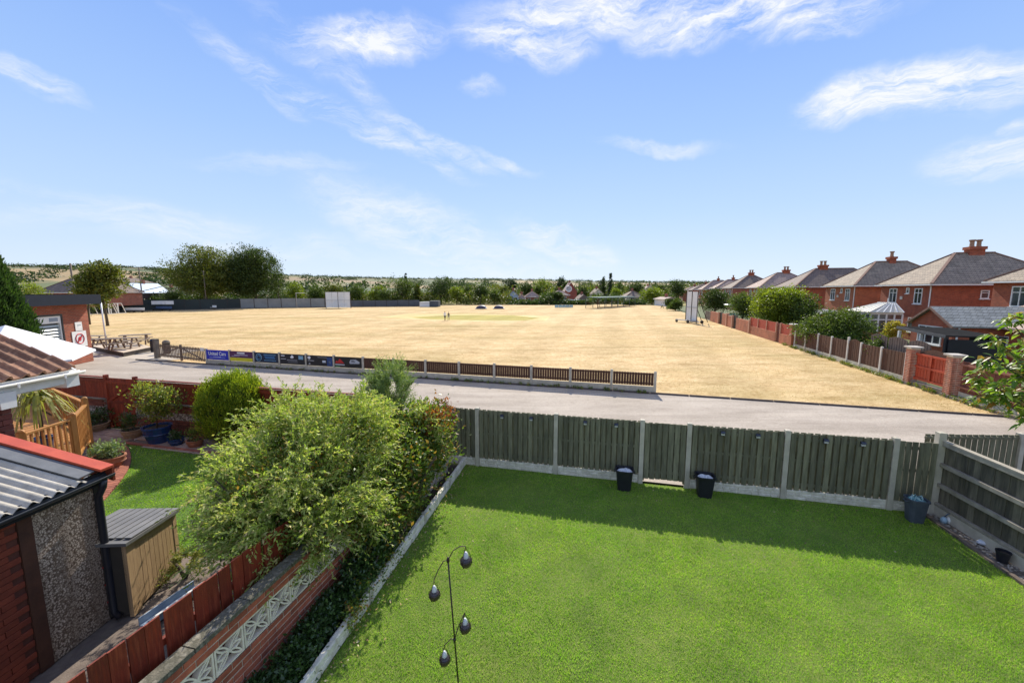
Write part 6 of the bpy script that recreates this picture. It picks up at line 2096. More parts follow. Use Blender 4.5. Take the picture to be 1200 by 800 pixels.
# second low extension with pale lean-to roof, right of it
s2_ = rowpx(1118, 8.5)
t = thing('extension', 'low brick outbuilding with pale sloping roof, behind the foreground tree', 'extension', row(s2_ - 6.8, 8.5), None, RANG)
mb = MB().box(0, 6.6, -4, 0, -.5, 2.2); part(t, 'wall', mb, wallA, local=True)
mb = MB().solid([(-.2, .3, 2.15), (6.8, .3, 2.15), (6.8, -4, 3.6), (-.2, -4, 3.6)], (0, 0, .1)); part(t, 'roof', mb, roofB, local=True)
win(t, 3.2, 4.6, .6, 1.75, 0, 1, 'x', 1)
# conservatory
dC = 8.2
c0_ = rowpx(1017, dC); c1_ = c0_ + 3.4
t = thing('conservatory', 'white conservatory with pale glazed hipped roof against the brick houses', 'conservatory', row(c0_, dC), None, RANG)
Lc = c1_ - c0_
Wc = 2.3
part(t, 'base_wall', MB().box(0, Lc, -Wc, 0, -.4, .75), wallA, local=True)
fr_ = MB()
for i in range(6):
    x = Lc * i / 5; fr_.box(x - .06, x + .06, -.06, .06, .75, 2.35)
for i in range(5):
    y = -Wc * i / 4; fr_.box(-.06, .06, y - .06, y + .06, .75, 2.35); fr_.box(Lc - .06, Lc + .06, y - .06, y + .06, .75, 2.35)
fr_.box(-.08, Lc + .08, -.08, .08, 2.30, 2.48); fr_.box(-.08, .08, -Wc, -.09, 2.30, 2.48); fr_.box(Lc - .08, Lc + .08, -Wc, -.09, 2.30, 2.48)
fr_.box(0, Lc, -.05, .05, 1.80, 1.90); fr_.box(-.05, .05, -Wc, -.07, 1.80, 1.90)
part(t, 'frame', fr_, white_upvc, local=True)
gls = MB().box(.03, Lc - .03, -.02, .02, .75, 2.3).box(-.02, .02, -Wc + .03, -.03, .75, 2.3)
part(t, 'glazing', gls, M_glass('conservatory_glass', (.05, .055, .05), .1), local=True)
mb = MB(); h_ = .75
A, B = Vector((Lc * .36, -1.3, 2.48 + h_)), Vector((Lc * .64, -Wc, 2.48 + h_))
A = Vector((Lc * .3, -1.7, 2.45 + h_)); B = Vector((Lc * .7, -1.7, 2.45 + h_))
c_ = [Vector((-.2, .2, 2.45)), Vector((Lc + .2, .2, 2.45)), Vector((Lc + .2, -Wc, 2.45)), Vector((-.2, -Wc, 2.45))]
A2, B2 = Vector((A.x, -Wc, A.z)), Vector((B.x, -Wc, B.z))
mb.solid([c_[0], c_[1], B, A], (0, 0, .05)); mb.solid([c_[1], c_[2], B2, B], (0, 0, .05)); mb.solid([c_[3], c_[0], A, A2], (0, 0, .05)); mb.solid([A, B, B2, A2], (0, 0, .05))
rf_ = part(t, 'roof', mb, M('polycarbonate_roof', (.62, .57, .44), (.52, .48, .37), 3, .4, .05, 30), local=True)
mb = MB()
for u_ in (.0, .2, .4, .6, .8, 1):
    mb.beam(c_[0].lerp(c_[1], u_) + Z * .06, A.lerp(B, u_) + Z * .06, .06, .05)
    mb.beam(c_[3].lerp(c_[0], u_) + Z * .06, A2.lerp(A, u_) + Z * .06, .06, .05)
mb.beam(A + Z * .08, B + Z * .08, .1, .1); mb.lathe([(.04, 0), (.03, .4)], 6, tuple(A + Z * .1), cap1=True)
me = mb.mesh('glazing_bar', white_upvc); fix_normals(me); link('glazing_bar', me, rf_)
# dark flat canopy near the gate
dK = 2.2
k0_, k1_ = rowpx(1102, dK), rowpx(1046, dK)
t = thing('canopy', 'dark flat roofed canopy with open front behind the bright red gate', 'canopy', row(k0_, dK), None, RANG)
Lk = k1_ - k0_
part(t, 'roof', MB().solid([(0, 0, 2.12), (Lk, 0, 2.28), (Lk, -2.4, 2.24), (0, -2.4, 2.10)], (0, 0, .07)), M('dark_canopy_sheet', (.022, .022, .022), (.035, .035, .035), 3, 1.0, .2, 20, spec=0), local=True)
part(t, 'fascia', MB().beam((0, .03, 2.12), (Lk, .03, 2.28), .03, .14), M('grey_canopy_edge', (.12, .12, .12), (.08, .08, .08), 4, .8), local=True)
for x in (.1, Lk * .5, Lk - .1):
    part(t, 'post', MB().box(x - .06, x + .06, -.14, -.02, 0, 2.1), white_upvc if x > 1 else black_plastic, local=True)
part(t, 'back_screen', MB().box(0, Lk * .55, -2.34, -2.28, 0, 2.05), M('dark_screen', (.015, .015, .016), (.02, .02, .022), 3, .8), local=True)
part(t, 'side_screen', MB().box(-.05, 0, -2.3, -.1, 0, 2.0), M('dark_screen', (.015, .015, .016)), local=True)
# shed roof between the trees
p = rowpx(945, 5)
t = thing('shed', 'small garden shed with grey felt roof between the round tree and the bush', 'shed', row(p, 5), None, RANG)
part(t, 'wall', MB().box(0, 3, -2.2, 0, 0, 1.7), wallB, local=True)
part(t, 'roof', MB().solid([(-.2, .2, 1.7), (3.2, .2, 1.7), (3.2, -2.4, 2.4), (-.2, -2.4, 2.4)], (0, 0, .06)), M('shed_felt', (.13, .14, .16), (.09, .1, .115), 4, .8), local=True)
# ------------------------------------------------------------------ far side of the field
# sight screens
def sight_screen(pa, pb, label, h, low, group=None):
    a, b_ = Vector((pa.x, pa.y, 0)), Vector((pb.x, pb.y, 0))
    t = thing('sight_screen', label, 'sight screen', (a + b_) / 2, group)
    d = (b_ - a).normalized(); L = (b_ - a).length; nrm = Vector((-d.y, d.x, 0))
    wht = M('white_screen_paint', (.72, .73, .74), (.60, .62, .64), .8, .6, .1, 10)
    k = 4
    for i in range(k):
        p, q = a.lerp(b_, i / k + .004), a.lerp(b_, (i + 1) / k - .004)
        part(t, 'screen_panel', MB().solid([p + Z * low, q + Z * low, q + Z * h, p + Z * h], nrm * .05), wht)
    for i in (0, 2, 4):
        p = a.lerp(b_, i / k)
        part(t, 'frame', MB().beam(p - nrm * .04 + Z * .15, p - nrm * .04 + Z * h, .07, .07, up=d), steel_dark)
        part(t, 'brace', MB().beam(p + nrm * .1 + Z * h * .8, p + nrm * 1.5 + Z * .2, .07, .07, up=d), steel_dark)
        part(t, 'wheel', MB().tube([p + nrm * .7 - d * .06 + Z * .22, p + nrm * .7 + d * .06 + Z * .22], .22, 12), black_plastic)
    for z in (h * .5,):
        part(t, 'frame', MB().beam(a - nrm * .03 + Z * z, b_ - nrm * .03 + Z * z, .05, .05), M('screen_rail', (.35, .36, .37), None, 4))
    part(t, 'base_rail', MB().beam(a + nrm * .3 + Z * .2, b_ + nrm * .3 + Z * .2, .1, .12), wht)
    return t
sight_screen(P(382, 361.3), P(411, 361.0), 'large white sight screen of flat panels far left across the field', 3.95, .25)
ra_, rb_ = P(803.5, 376), P(817, 376.8)
ra_ = D(803.5, 375.5, 56); rb_ = D(816.5, 376.5, 53)
ssr = sight_screen(ra_, rb_, 'tall white sight screen seen almost edge on at the right boundary', 4.2, .12)
# its wheeled base lying towards the field
b0_, b1_ = D(793, 373, 56), D(806, 375, 54); 
part(ssr, 'base_frame', MB().beam(Vector((b0_.x, b0_.y, .35)), Vector((rb_.x, rb_.y, .35)), .5, .08), M('grey_base', (.4, .4, .38), None, 4))
for p in (b0_, b1_):
    part(ssr, 'wheel', MB().tube([(p.x - .1, p.y, .22), (p.x + .1, p.y, .22)], .22, 10), black_plastic)

# covers: low dark domes on pale frames
def cover(px, label):
    p = P(px, 361.5)
    t = thing('pitch_cover', label, 'pitch cover', (p.x, p.y, 0), 'dark domed pitch covers on the far outfield'); t.scale = (.72, .7, .62)
    mb = MB(); n = 10; vs = []
    for yy in (-2.4, 2.4):
        for k in range(n + 1):
            g = PI * k / n; vs.append((-1.55 * math.cos(g), yy, .28 + .92 * math.sin(g) ** .8))
    m = n + 1
    fs = [(k, k + 1, m + k + 1, m + k) for k in range(n)] + [tuple(range(m)), tuple(reversed(range(m, 2 * m)))]
    mb.add(vs, fs); part(t, 'tarpaulin', mb, M('navy_tarpaulin', (.045, .04, .10), (.03, .028, .075), 2, .5, .3, 10), local=True)
    part(t, 'skirt', MB().box(-1.9, 1.9, -2.5, 2.5, .16, .28), M('cover_skirt', (.30, .32, .38), (.2, .22, .27), 2, .6), local=True)
    for x in (-1.5, 1.5):
        for y in (-2.1, 2.1):
            part(t, 'wheel', MB().tube([(x - .08, y, .15), (x + .08, y, .15)], .16, 10), black_plastic, local=True)
cover(564, 'dark domed pitch cover on the far outfield, the left one of two')
cover(584.5, 'dark domed pitch cover on the far outfield, the right one of two')
# pale blue advertising barrier
a, b_ = P(650, 360.8), P(671.5, 360.6)
t = thing('barrier', 'long pale turquoise banner barrier lying low at the far end of the field', 'barrier', (a.x, a.y, 0))
turq = M('turquoise_sheet', (.16, .42, .50), (.08, .24, .32), .7, .6, .2, 10)
for i in range(5):
    p, q = a.lerp(b_, i / 5 + .006), a.lerp(b_, (i + 1) / 5 - .006)
    part(t, 'panel', MB().solid([p + Z * .08, q + Z * .08, q + Z * .68, p + Z * .68], (0, .05, 0)), turq)
    part(t, 'print', MB().solid([p.lerp(q, .1) + Z * .25 - Vector((0, .01, 0)), p.lerp(q, .85) + Z * .25 - Vector((0, .01, 0)), p.lerp(q, .85) + Z * .42 - Vector((0, .01, 0)), p.lerp(q, .1) + Z * .42 - Vector((0, .01, 0))], (0, .008, 0)), white_upvc)
part(t, 'top_rail', MB().beam(a + Z * .72, b_ + Z * .72, .05, .05), white_upvc)
# long open cricket net frame
a, b_ = P(700.5, 361.3), P(744, 358.5)
t = thing('practice_nets', 'long open metal frame of the cricket practice nets at the far end', 'practice nets', (a.x, a.y, 0))
fm_ = M('dull_green_steel', (.10, .14, .13), (.07, .10, .09), 3, .6)
dd = Vector((b_.x - a.x, b_.y - a.y, 0)); nn_ = Vector((-dd.y, dd.x, 0)).normalized()
for i in range(7):
    p = a + dd * (i / 6)
    part(t, 'post', MB().beam(Vector((p.x, p.y, 0)), Vector((p.x, p.y, 2.5)), .11 if i else .25, .11, up=nn_), fm_ if i else brown_wood)
    q = p + nn_ * 3.4
    part(t, 'post', MB().beam(Vector((q.x, q.y, 0)), Vector((q.x, q.y, 2.6)), .11, .11, up=nn_), fm_)
    part(t, 'roof_beam', MB().beam(Vector((p.x, p.y, 2.55)), Vector((q.x, q.y, 2.62)), .09, .12), fm_)
for z, o_ in ((2.55, 0), (2.62, 3.4), (.25, 0), (1.2, 3.4)):
    p, q = a + nn_ * o_, a + dd + nn_ * o_
    part(t, 'beam', MB().beam(Vector((p.x, p.y, z)), Vector((q.x, q.y, z)), .10, .14), M('pale_green_rail', (.22, .32, .30), (.16, .24, .22), 3, .6) if z > 2 else brown_wood)
part(t, 'roof_net', MB().solid([Vector((a.x, a.y, 2.66)), Vector((b_.x, b_.y, 2.66)), Vector((b_.x, b_.y, 2.7)) + nn_ * 3.4, Vector((a.x, a.y, 2.7)) + nn_ * 3.4], (0, 0, .03)), M('net_green', (.08, .17, .16), (.05, .11, .10), 6, .8))
# five a side goals at the left boundary
def goal(pa, pb, label, h=1.9, depth=1.5):
    a, b_ = Vector((pa.x, pa.y, 0)), Vector((pb.x, pb.y, 0))
    t = thing('football_goal', label, 'goal', a); bk_ = Vector((0, depth, 0))
    for p in (a, b_):
        part(t, 'post', MB().beam(p, p + Z * h, .13, .13, up=Vector((1, 0, 0))), white_upvc)
        part(t, 'side_bar', MB().beam(p + Z * h, p + bk_ * .5 + Z * h, .09, .09).beam(p + bk_ * .5 + Z * h, p + bk_, .09, .09).beam(p, p + bk_, .09, .09), white_upvc)
    part(t, 'crossbar', MB().beam(a + Z * h, b_ + Z * h, .13, .13), white_upvc)
    part(t, 'rear_bar', MB().beam(a + bk_, b_ + bk_, .09, .09).beam(a + bk_ * .5 + Z * h, b_ + bk_ * .5 + Z * h, .09, .09), white_upvc)
    return t
goal(P(105, 368.5), P(128, 368), 'white small sided football goal, the nearer of two beyond the picnic tables')
goal(P(130.5, 367.5), P(139, 367.2), 'white small sided football goal turned sideways, right of the nearer goal')
p = P(114, 366); 
t = thing('dugout', 'white low slatted dugout behind the small goals', 'dugout', (p.x, p.y, 0))
part(t, 'back', MB().box(-4, 4, 0, .1, 0, 1.2), white_r, local=True); part(t, 'roof', MB().box(-4, 4, -1, .2, 1.21, 1.3), white_upvc, local=True)
# benches and boards along the left fence
for i, (px, py, lab) in enumerate([(157, 366, 'white bench by the dark fence behind the goals'), (190, 364, 'blue and white bench halfway along the dark far fence'), (243, 362.6, 'pale bench by the pole at the far dark fence')]):
    p = P(px, py); t = thing('bench', lab, 'bench', (p.x, p.y, 0))
    c_ = white_upvc if i != 1 else M('blue_bench', (.10, .16, .30), None, 4)
    part(t, 'seat', MB().box(-2.0, 2.0, -.2, .2, .45, .52), c_, local=True); part(t, 'backrest', MB().box(-2.0, 2.0, .18, .24, .55, .95), c_, local=True)
    for x in (-1.7, 0, 1.7): part(t, 'leg', MB().box(x - .04, x + .04, -.18, .2, 0, .45), steel_dark, local=True)
# boundary fence on the far left side
fa_pts = [P(96, 368), P(140, 365.5), P(180, 364), P(235, 363), P(282, 361.5), P(330, 360.8), P(381, 360), P(411, 359.6), P(440, 359.4), P(492, 359)]
darkfence = M('dark_green_fence', (.030, .042, .042), (.022, .030, .032), .5, .8, .2, 10)
greyfence = M('grey_steel_fence', (.22, .235, .24), (.16, .17, .18), .6, .6, .2, 10)
bluefence = M('blue_grey_fence', (.085, .10, .12), (.06, .07, .085), .5, .7, .2, 10)
def far_fence(label, i0, i1, h, mat, pmat):
    p0 = fa_pts[i0]
    t = thing('boundary_fence', label, 'fence', (p0.x, p0.y, 0))
    for a, b_ in zip(fa_pts[i0:i1], fa_pts[i0 + 1:i1 + 1]):
        a, b_ = Vector((a.x, a.y, 0)), Vector((b_.x, b_.y, 0)); L = (b_ - a).length; n = max(1, round(L / 3.0))
        for k in range(n):
            p, q = a.lerp(b_, (k + .02) / n), a.lerp(b_, (k + .98) / n)
            hh_ = h + random.uniform(-.04, .04)
            part(t, 'panel', MB().beam(p + Z * hh_ * .53, q + Z * hh_ * .53, .06, hh_ * .94), mat)
            part(t, 'post', MB().beam(a.lerp(b_, k / n), a.lerp(b_, k / n) + Z * (h + .12), .13, .13, up=(b_ - a).normalized()), pmat)
        part(t, 'kerb', MB().beam(a + Z * .08 - Vector((0, .12, 0)), b_ + Z * .08 - Vector((0, .12, 0)), .12, .18), conc_dark)
    return t
far_fence('long dark boundary fence at the far left, below the two big trees', 0, 4, 2.35, darkfence, black_plastic)
far_fence('pale grey steel boundary fence between the big dark tree and the left sight screen', 4, 7, 2.35, greyfence, steel_dark)
far_fence('blue grey boundary fence running right from behind the left sight screen', 7, 9, 1.75, bluefence, black_plastic)
p = P(498, 359.5)
t = thing('store_shed', 'low white and dark store at the right end of the blue grey boundary fence', 'shed', (p.x, p.y, 0))
part(t, 'white_side', MB().box(-1.4, 1.2, 0, 3, 0, 1.15), white_r, local=True); part(t, 'dark_side', MB().box(1.21, 3.6, 0, 3, 0, 1.6), bluefence, local=True)
part(t, 'roof', MB().solid([(-1.5, -.1, 1.2), (1.2, -.1, 1.25), (1.2, 3.1, 1.25), (-1.5, 3.1, 1.2)], (0, 0, .08)), white_upvc, local=True)
for i, (px, w_, lab) in enumerate([(138, 1.1, 'white notice board behind the small goals on the dark fence'), (189.5, 2.6, 'wide white board on the dark far fence, leftmost of three'), (197, 1.2, 'white board on the dark far fence, middle of three'), (201.5, 1.3, 'white board on the dark far fence, rightmost of three'), (157, 1.3, 'small pale poster on the dark fence near the goals')]):
    c0 = P(px, 364); d0_ = (fa_pts[3] - fa_pts[1]).normalized()
    c0 = c0 - Vector((0, .35, 0))
    single('notice', MB().beam(c0 + Z * 1.75 - d0_ * w_ / 2, c0 + Z * 1.75 + d0_ * w_ / 2, .05, .75), white_r, lab, 'notice', (c0.x, c0.y, 1.4), 'white boards on the far fence')

# poles
def pole(px, y_base, y_top, label, extra=None, depth=None, r=.13):
    if depth: b_ = D(px, y_base, depth)
    else: b_ = P(px, y_base)
    tp_ = D(px, y_top, b_.y)
    t = thing('pole', label, 'pole', (b_.x, b_.y, min(b_.z, 0)))
    part(t, 'pole', MB().tube([(b_.x, b_.y, min(b_.z, 0) - .2), (b_.x, b_.y, tp_.z)], [r, r * .75], 8), M('pole_wood', (.22, .17, .13), (.15, .12, .09), 2, .85), smooth=True)
    if extra == 'stay':
        part(t, 'stay', MB().tube([(b_.x, b_.y, tp_.z * .45), (b_.x + 5.2, b_.y + 2, tp_.z * .62)], .07, 6), _m['pole_wood'])
        part(t, 'crossarm', MB().beam((b_.x - .8, b_.y, tp_.z - .5), (b_.x + .8, b_.y, tp_.z - .5), .12, .12), _m['pole_wood'])
    return t
pole(89, 358, 308.5, 'tall dark wooden pole behind the club building', depth=52)
pole(168.5, 364, 313, 'wooden pole with a diagonal stay in front of the far dark fence', 'stay')
pole(242.5, 362, 317, 'thin wooden pole in front of the two big trees')
# rugby style post right of the dark tree
p = P(348, 361); t = thing('floodlight', 'thin lamp post with a crossbar by the grey boundary fence', 'lamp post', (p.x, p.y, 0))
part(t, 'pole', MB().tube([(p.x, p.y, 0), (p.x, p.y, 3.7)], .07, 6), M('grey_post', (.4, .4, .4), None, 4)); part(t, 'arm', MB().beam((p.x - .1, p.y, 3.7), (p.x + 2.2, p.y, 3.72), .1, .1), white_upvc)

# ------------------------------------------------------------------ people out in the middle
def person(loc, rz, label, top_m, leg_m, H=1.38, step=.16, arm=.1):
    t = thing('person', label, 'person', loc, None, rz)
    s = H / 1.75
    J = {'pelvis': (0, 0, .95, .125), 'waist': (0, .01, 1.12, .115), 'chest': (0, .01, 1.33, .145), 'neck': (0, 0, 1.50, .055), 'head': (0, -.02, 1.62, .095), 'crown': (0, -.01, 1.70, .075),
         'hipl': (-.09, 0, .90, .09), 'kneel': (-.10, -step, .50, .06), 'ankl': (-.10, step * .3 - step, .09, .042), 'toel': (-.10, -step * .7 - .15, .035, .035),
         'hipr': (.09, 0, .90, .09), 'kneer': (.10, step * .6, .50, .06), 'ankr': (.10, step * 1.4, .10, .042), 'toer': (.10, step * 1.4 - .14, .035, .035),
         'shl': (-.19, .01, 1.42, .055), 'ell': (-.24, -arm * .3, 1.15, .042), 'wrl': (-.22, -arm * 1.6, .93, .030), 'hdl': (-.21, -arm * 2, .84, .035),
         'shr': (.19, .01, 1.42, .055), 'elr': (.25, arm * .6, 1.14, .042), 'wrr': (.24, arm * .2, .92, .030), 'hdr': (.23, 0, .83, .035)}
    E_ = [('pelvis', 'waist'), ('waist', 'chest'), ('chest', 'neck'), ('neck', 'head'), ('head', 'crown'), ('pelvis', 'hipl'), ('hipl', 'kneel'), ('kneel', 'ankl'), ('ankl', 'toel'), ('pelvis', 'hipr'), ('hipr', 'kneer'), ('kneer', 'ankr'), ('ankr', 'toer'),
          ('chest', 'shl'), ('shl', 'ell'), ('ell', 'wrl'), ('wrl', 'hdl'), ('chest', 'shr'), ('shr', 'elr'), ('elr', 'wrr'), ('wrr', 'hdr')]
    names = list(J); me = bpy.data.meshes.new('body')
    me.from_pydata([tuple(c * s for c in J[n][:3]) for n in names], [(names.index(a), names.index(b)) for a, b in E_], [])
    o = link('body', me, t)
    sk = o.modifiers.new('skin', 'SKIN')
    for i, n in enumerate(names):
        r_ = J[n][3] * s; me.skin_vertices[0].data[i].radius = (r_ * (1.15 if n in ('chest', 'waist', 'pelvis') else 1), r_ * (.8 if n in ('chest', 'waist', 'pelvis') else 1))
    me.skin_vertices[0].data[0].use_root = True
    ss = o.modifiers.new('sub', 'SUBSURF'); ss.levels = 1; ss.render_levels = 1
    m, nt, b, out = _new('figure_' + label[:8].replace(' ', '_'))
    sp3 = nt.nodes.new('ShaderNodeSeparateXYZ'); nt.links.new(_vec(nt, False), sp3.inputs[0])
    dv = nt.nodes.new('ShaderNodeMath'); dv.operation = 'DIVIDE'; dv.inputs[1].default_value = H; nt.links.new(sp3.outputs[2], dv.inputs[0])
    r_ = nt.nodes.new('ShaderNodeValToRGB'); r_.color_ramp.interpolation = 'CONSTANT'; el_ = r_.color_ramp.elements
    st = [(0, (.02, .02, .02)), (.06, (.45, .28, .2)), (.30, leg_m), (.545, top_m), (.86, (.45, .28, .2))]
    while len(el_) < len(st): el_.new(.5)
    for e_, (p_, c_) in zip(el_, st): e_.position = p_; e_.color = (*c_, 1)
    nt.links.new(dv.outputs[0], r_.inputs[0]); nt.links.new(r_.outputs[0], b.inputs['Base Color']); b.inputs['Roughness'].default_value = .8
    me.materials.append(m)
    mb = MB(); mb.lathe([(.001, .0), (.075, .01), (.092, .05), (.08, .10), (.04, .135), (.001, .145)], 12, (0, 0, 0))
    me2 = mb.mesh('hair', M('dark_hair', (.03, .02, .015), (.02, .015, .01), 9, .8), smooth=True); h_ = link('hair', me2, t, (0, .01 * s, 1.61 * s)); h_.scale = (s, s * 1.05, s)
    return t
p = P(521.5, 375.6); person((p.x, p.y, -.02), R(25), 'person in white top and dark trousers walking beside the green cricket square', (.75, .75, .74), (.03, .03, .035))
p = P(525.8, 375.0); person((p.x, p.y, -.02), R(-15), 'person in a dark top and light shorts walking just right of the one in white', (.05, .06, .05), (.35, .3, .25), H=1.22, step=.12)

# ------------------------------------------------------------------ trees
lfA = M_leaf('tree_leaves_dark', [(.036, .060, .014), (.055, .088, .018), (.075, .115, .022), (.045, .072, .016)], .32, .55)
lfB = M_leaf('tree_leaves_olive', [(.085, .11, .018), (.12, .15, .024), (.18, .20, .03), (.15, .14, .026), (.065, .09, .016)], .35, .55)
lfC = M_leaf('tree_leaves_bright', [(.15, .20, .020), (.21, .26, .026), (.27, .31, .035), (.11, .16, .018)], .38, .5)
lfD = M_leaf('tree_leaves_mid', [(.070, .11, .020), (.10, .145, .025), (.13, .175, .03), (.055, .09, .018)], .33, .55)
lfE = M_leaf('tree_leaves_blue', [(.035, .060, .030), (.048, .075, .036), (.028, .05, .024)], .3, .55)
def basept(px, py, depth=None):
    p = D(px, py, depth) if depth else P(px, py)
    return Vector((p.x, p.y, 0))
def sized_tree(label, px, y_top, w_px, depth, mat, seed, lean=0, name='tree', nclump=None, per=22, leaf=None, blobs_fn=None, base_z=0.0, squash=1.0, cat='tree', gapp=.16, tr=None, low=.25, shell=.5):
    """tree whose width and top follow the survey at its own distance"""
    b_ = D(px, 340, depth); top = D(px, y_top, depth).z - base_z; w = w_px / FPX * depth * 1.12
    r = w / 2; h = top
    rnd = random.Random(seed)
    blobs = []
    zc0 = h * low
    n = 6
    for i in range(n):
        zz = zc0 + (h - zc0) * (.28 + .50 * rnd.random())
        g = rnd.uniform(0, 6.28); rr = r * .42 * rnd.random() ** .5
        blobs.append((rr * 1.3 * math.cos(g) + lean * zz, rr * math.sin(g), zz, r * rnd.uniform(.45, .66), r * rnd.uniform(.45, .66), (h - zc0) * rnd.uniform(.20, .32)))
    blobs.append((lean * h, 0, zc0 + (h - zc0) * .52, r * .80, r * .75, (h - zc0) * .44))
    blobs.append((lean * h + r * .1, 0, h - (h - zc0) * .24, r * .5, r * .5, (h - zc0) * .22))
    nclump = nclump or int(max(120, min(620, w_px * 7)))
    leaf = leaf or max(.09, depth / FPX * 1.15)
    return tree(name, label, cat, (b_.x, b_.y, base_z), blobs, nclump, per, leaf, leaf * .55, mat, bark, tr or max(.12, w * .028), seed, None, 6, gapp, shell=shell)
sized_tree('broad open olive green tree, left of the two big trees across the field', 240, 285, 86, 100, lfB, 101, nclump=1500, per=25, gapp=.09, leaf=.36, low=.10, shell=.62)
sized_tree('dense very dark green tree, right of the two big trees across the field', 300, 289, 64, 104, lfA, 102, nclump=1500, per=26, gapp=.12, leaf=.36, low=.06)
sized_tree('small dark bushy tree at the right foot of the dense dark tree', 326, 308, 22, 108, lfA, 103, low=.1)
sized_tree('olive leafy tree rising behind the right end of the club building', 121, 307, 48, 50, lfB, 104, nclump=520, per=20, gapp=.12, leaf=.30, low=.25)
sized_tree('lower dark tree just left of the olive tree behind the club building', 100, 322, 24, 52, lfD, 105, low=.1)
# right row gardens
def row_tree(label, px, d, y_top, w_px, mat, seed, **kw):
    s = rowpx(px, d); p = row(s, d)
    return sized_tree(label, px, y_top, w_px, p.y, mat, seed, low=kw.pop('low', .08), **kw)
row_tree('round bright green tree behind the red panels of the right boundary', 917, 3.2, 334.5, 66, lfC, 111, nclump=950, per=28, leaf=.19)
row_tree('darker green tree at the right shoulder of the round bright tree', 948, 4.6, 344, 36, lfD, 112, nclump=340, leaf=.17)
row_tree('wide leafy bush behind the brown panel fence, left of the conservatory', 982, 2.0, 362, 76, lfD, 113, nclump=760, per=26, leaf=.13, low=.0)
row_tree('dark green tree nearest the right sight screen', 839, 2.5, 340, 40, lfA, 114, nclump=420, leaf=.2)
row_tree('mid green tree between the dark tree and the round bright tree', 872, 3.0, 344, 42, lfD, 115, nclump=420, leaf=.18)
row_tree('small golden yellow bush beside the conservatory door', 1054, 7.5, 376, 22, M_leaf('golden_bush', [(.42, .34, .04), (.50, .40, .06), (.34, .30, .05)], .3, .6), 116, nclump=200, leaf=.12)
row_tree('low green shrubs over the top of the brown fence by the tall pier', 1040, 1.2, 392, 30, lfD, 117, nclump=160, leaf=.10)
row_tree('dark clipped shrub in front of the far brick houses left of the sight screen', 786, 0, 350, 17, lfA, 118, leaf=.3, low=-.35)
row_tree('round dark shrub at the field edge left of the sight screen', 793, -.3, 350, 18, lfD, 119, leaf=.3, low=-.35)
# far end: trees told apart, left to right
far_list = [
 (345, 330, 22, 118, lfC, 'bright green tree right of the dense dark tree'),
 (368, 333, 26, 122, lfD, 'mid green tree left above the left sight screen'),
 (392, 331, 24, 122, lfB, 'olive tree behind the left sight screen'),
 (418, 333, 24, 124, lfD, 'mid green tree just right of the left sight screen'),
 (441, 334, 22, 124, lfC, 'light green tree above the blue grey fence'),
 (471, 326, 38, 126, lfD, 'tall light topped tree left of centre at the far hedge'),
 (476, 321, 6, 132, lfE, 'slim dark conifer pointing above the hedge left of centre'),
 (489, 333, 16, 128, lfB, 'brownish green tree right of the slim conifer'),
 (516, 323, 34, 128, lfA, 'large dark round tree at the far end, centre left'),
 (535, 335, 20, 126, lfC, 'pale green tree right of the large dark round tree'),
 (548, 332, 18, 130, lfD, 'mid green tree left of the first pitch cover'),
 (563, 332, 24, 128, lfA, 'tall dark bush behind the left pitch cover'),
 (579, 338, 16, 126, lfD, 'rounded bush behind the right pitch cover'),
 (600, 326, 18, 190, lfE, 'dark round tree on the rise above the blue gabled house'),
 (590, 334, 20, 150, lfB, 'olive tree left of the blue gabled house'),
 (616, 330, 19, 165, lfA, 'dark tree between the blue gabled house and the brick bungalow'),
 (637, 326, 24, 200, lfC, 'bright tree on the rise behind the brick bungalow'),
 (630, 333, 14, 175, lfD, 'mid green tree behind the brick bungalow roof'),
 (656, 322, 15, 185, lfE, 'dark tall tree above the red gabled house'),
 (664, 330, 10, 172, lfA, 'dark tree left of the red gable'),
 (642, 343, 22, 128, lfD, 'round bushes in front of the pinkish roofed house'),
 (651, 342, 18, 126, lfA, 'dark bush right of the round bushes at the far end'),
 (704, 327, 22, 190, lfE, 'blue green round tree left of the tall dark conifer'),
 (715, 318, 8, 180, lfE, 'tall dark pointed conifer right of centre'),
 (707, 324, 7, 184, lfA, 'shorter conifer left of the tall pointed conifer'),
 (727, 330, 26, 165, lfD, 'wide green tree right of the tall pointed conifer'),
 (722, 338, 16, 140, lfC, 'bright tree left of the cream bungalow'),
 (745, 331, 22, 170, lfA, 'dark tree behind the cream bungalow'),
 (765, 337, 30, 128, lfC, 'light green tree right of the cream bungalow'),
 (793, 327, 26, 150, lfA, 'big dark tree left of the last row houses'),
 (775, 333, 14, 160, lfD, 'mid green tree behind the light green tree'),
 (700, 347, 16, 132, lfC, 'pale bush left of the practice nets'),
 (712, 350, 14, 130, lfD, 'dark green bush behind the practice nets'),
 (683, 336, 16, 170, lfA, 'dark tree right of the red gabled house'),
 (160, 330, 30, 170, lfC, 'yellow green tree above the blue roofed building'),
 (205, 336, 22, 112, lfA, 'dark bush left of the open olive tree'),
 (32, 330, 34, 60, lfC, 'yellow green bushy tree between the cypress and the brown roof'),
 (450, 340, 16, 118, lfD, 'low bush at the end of the blue grey fence'),
]
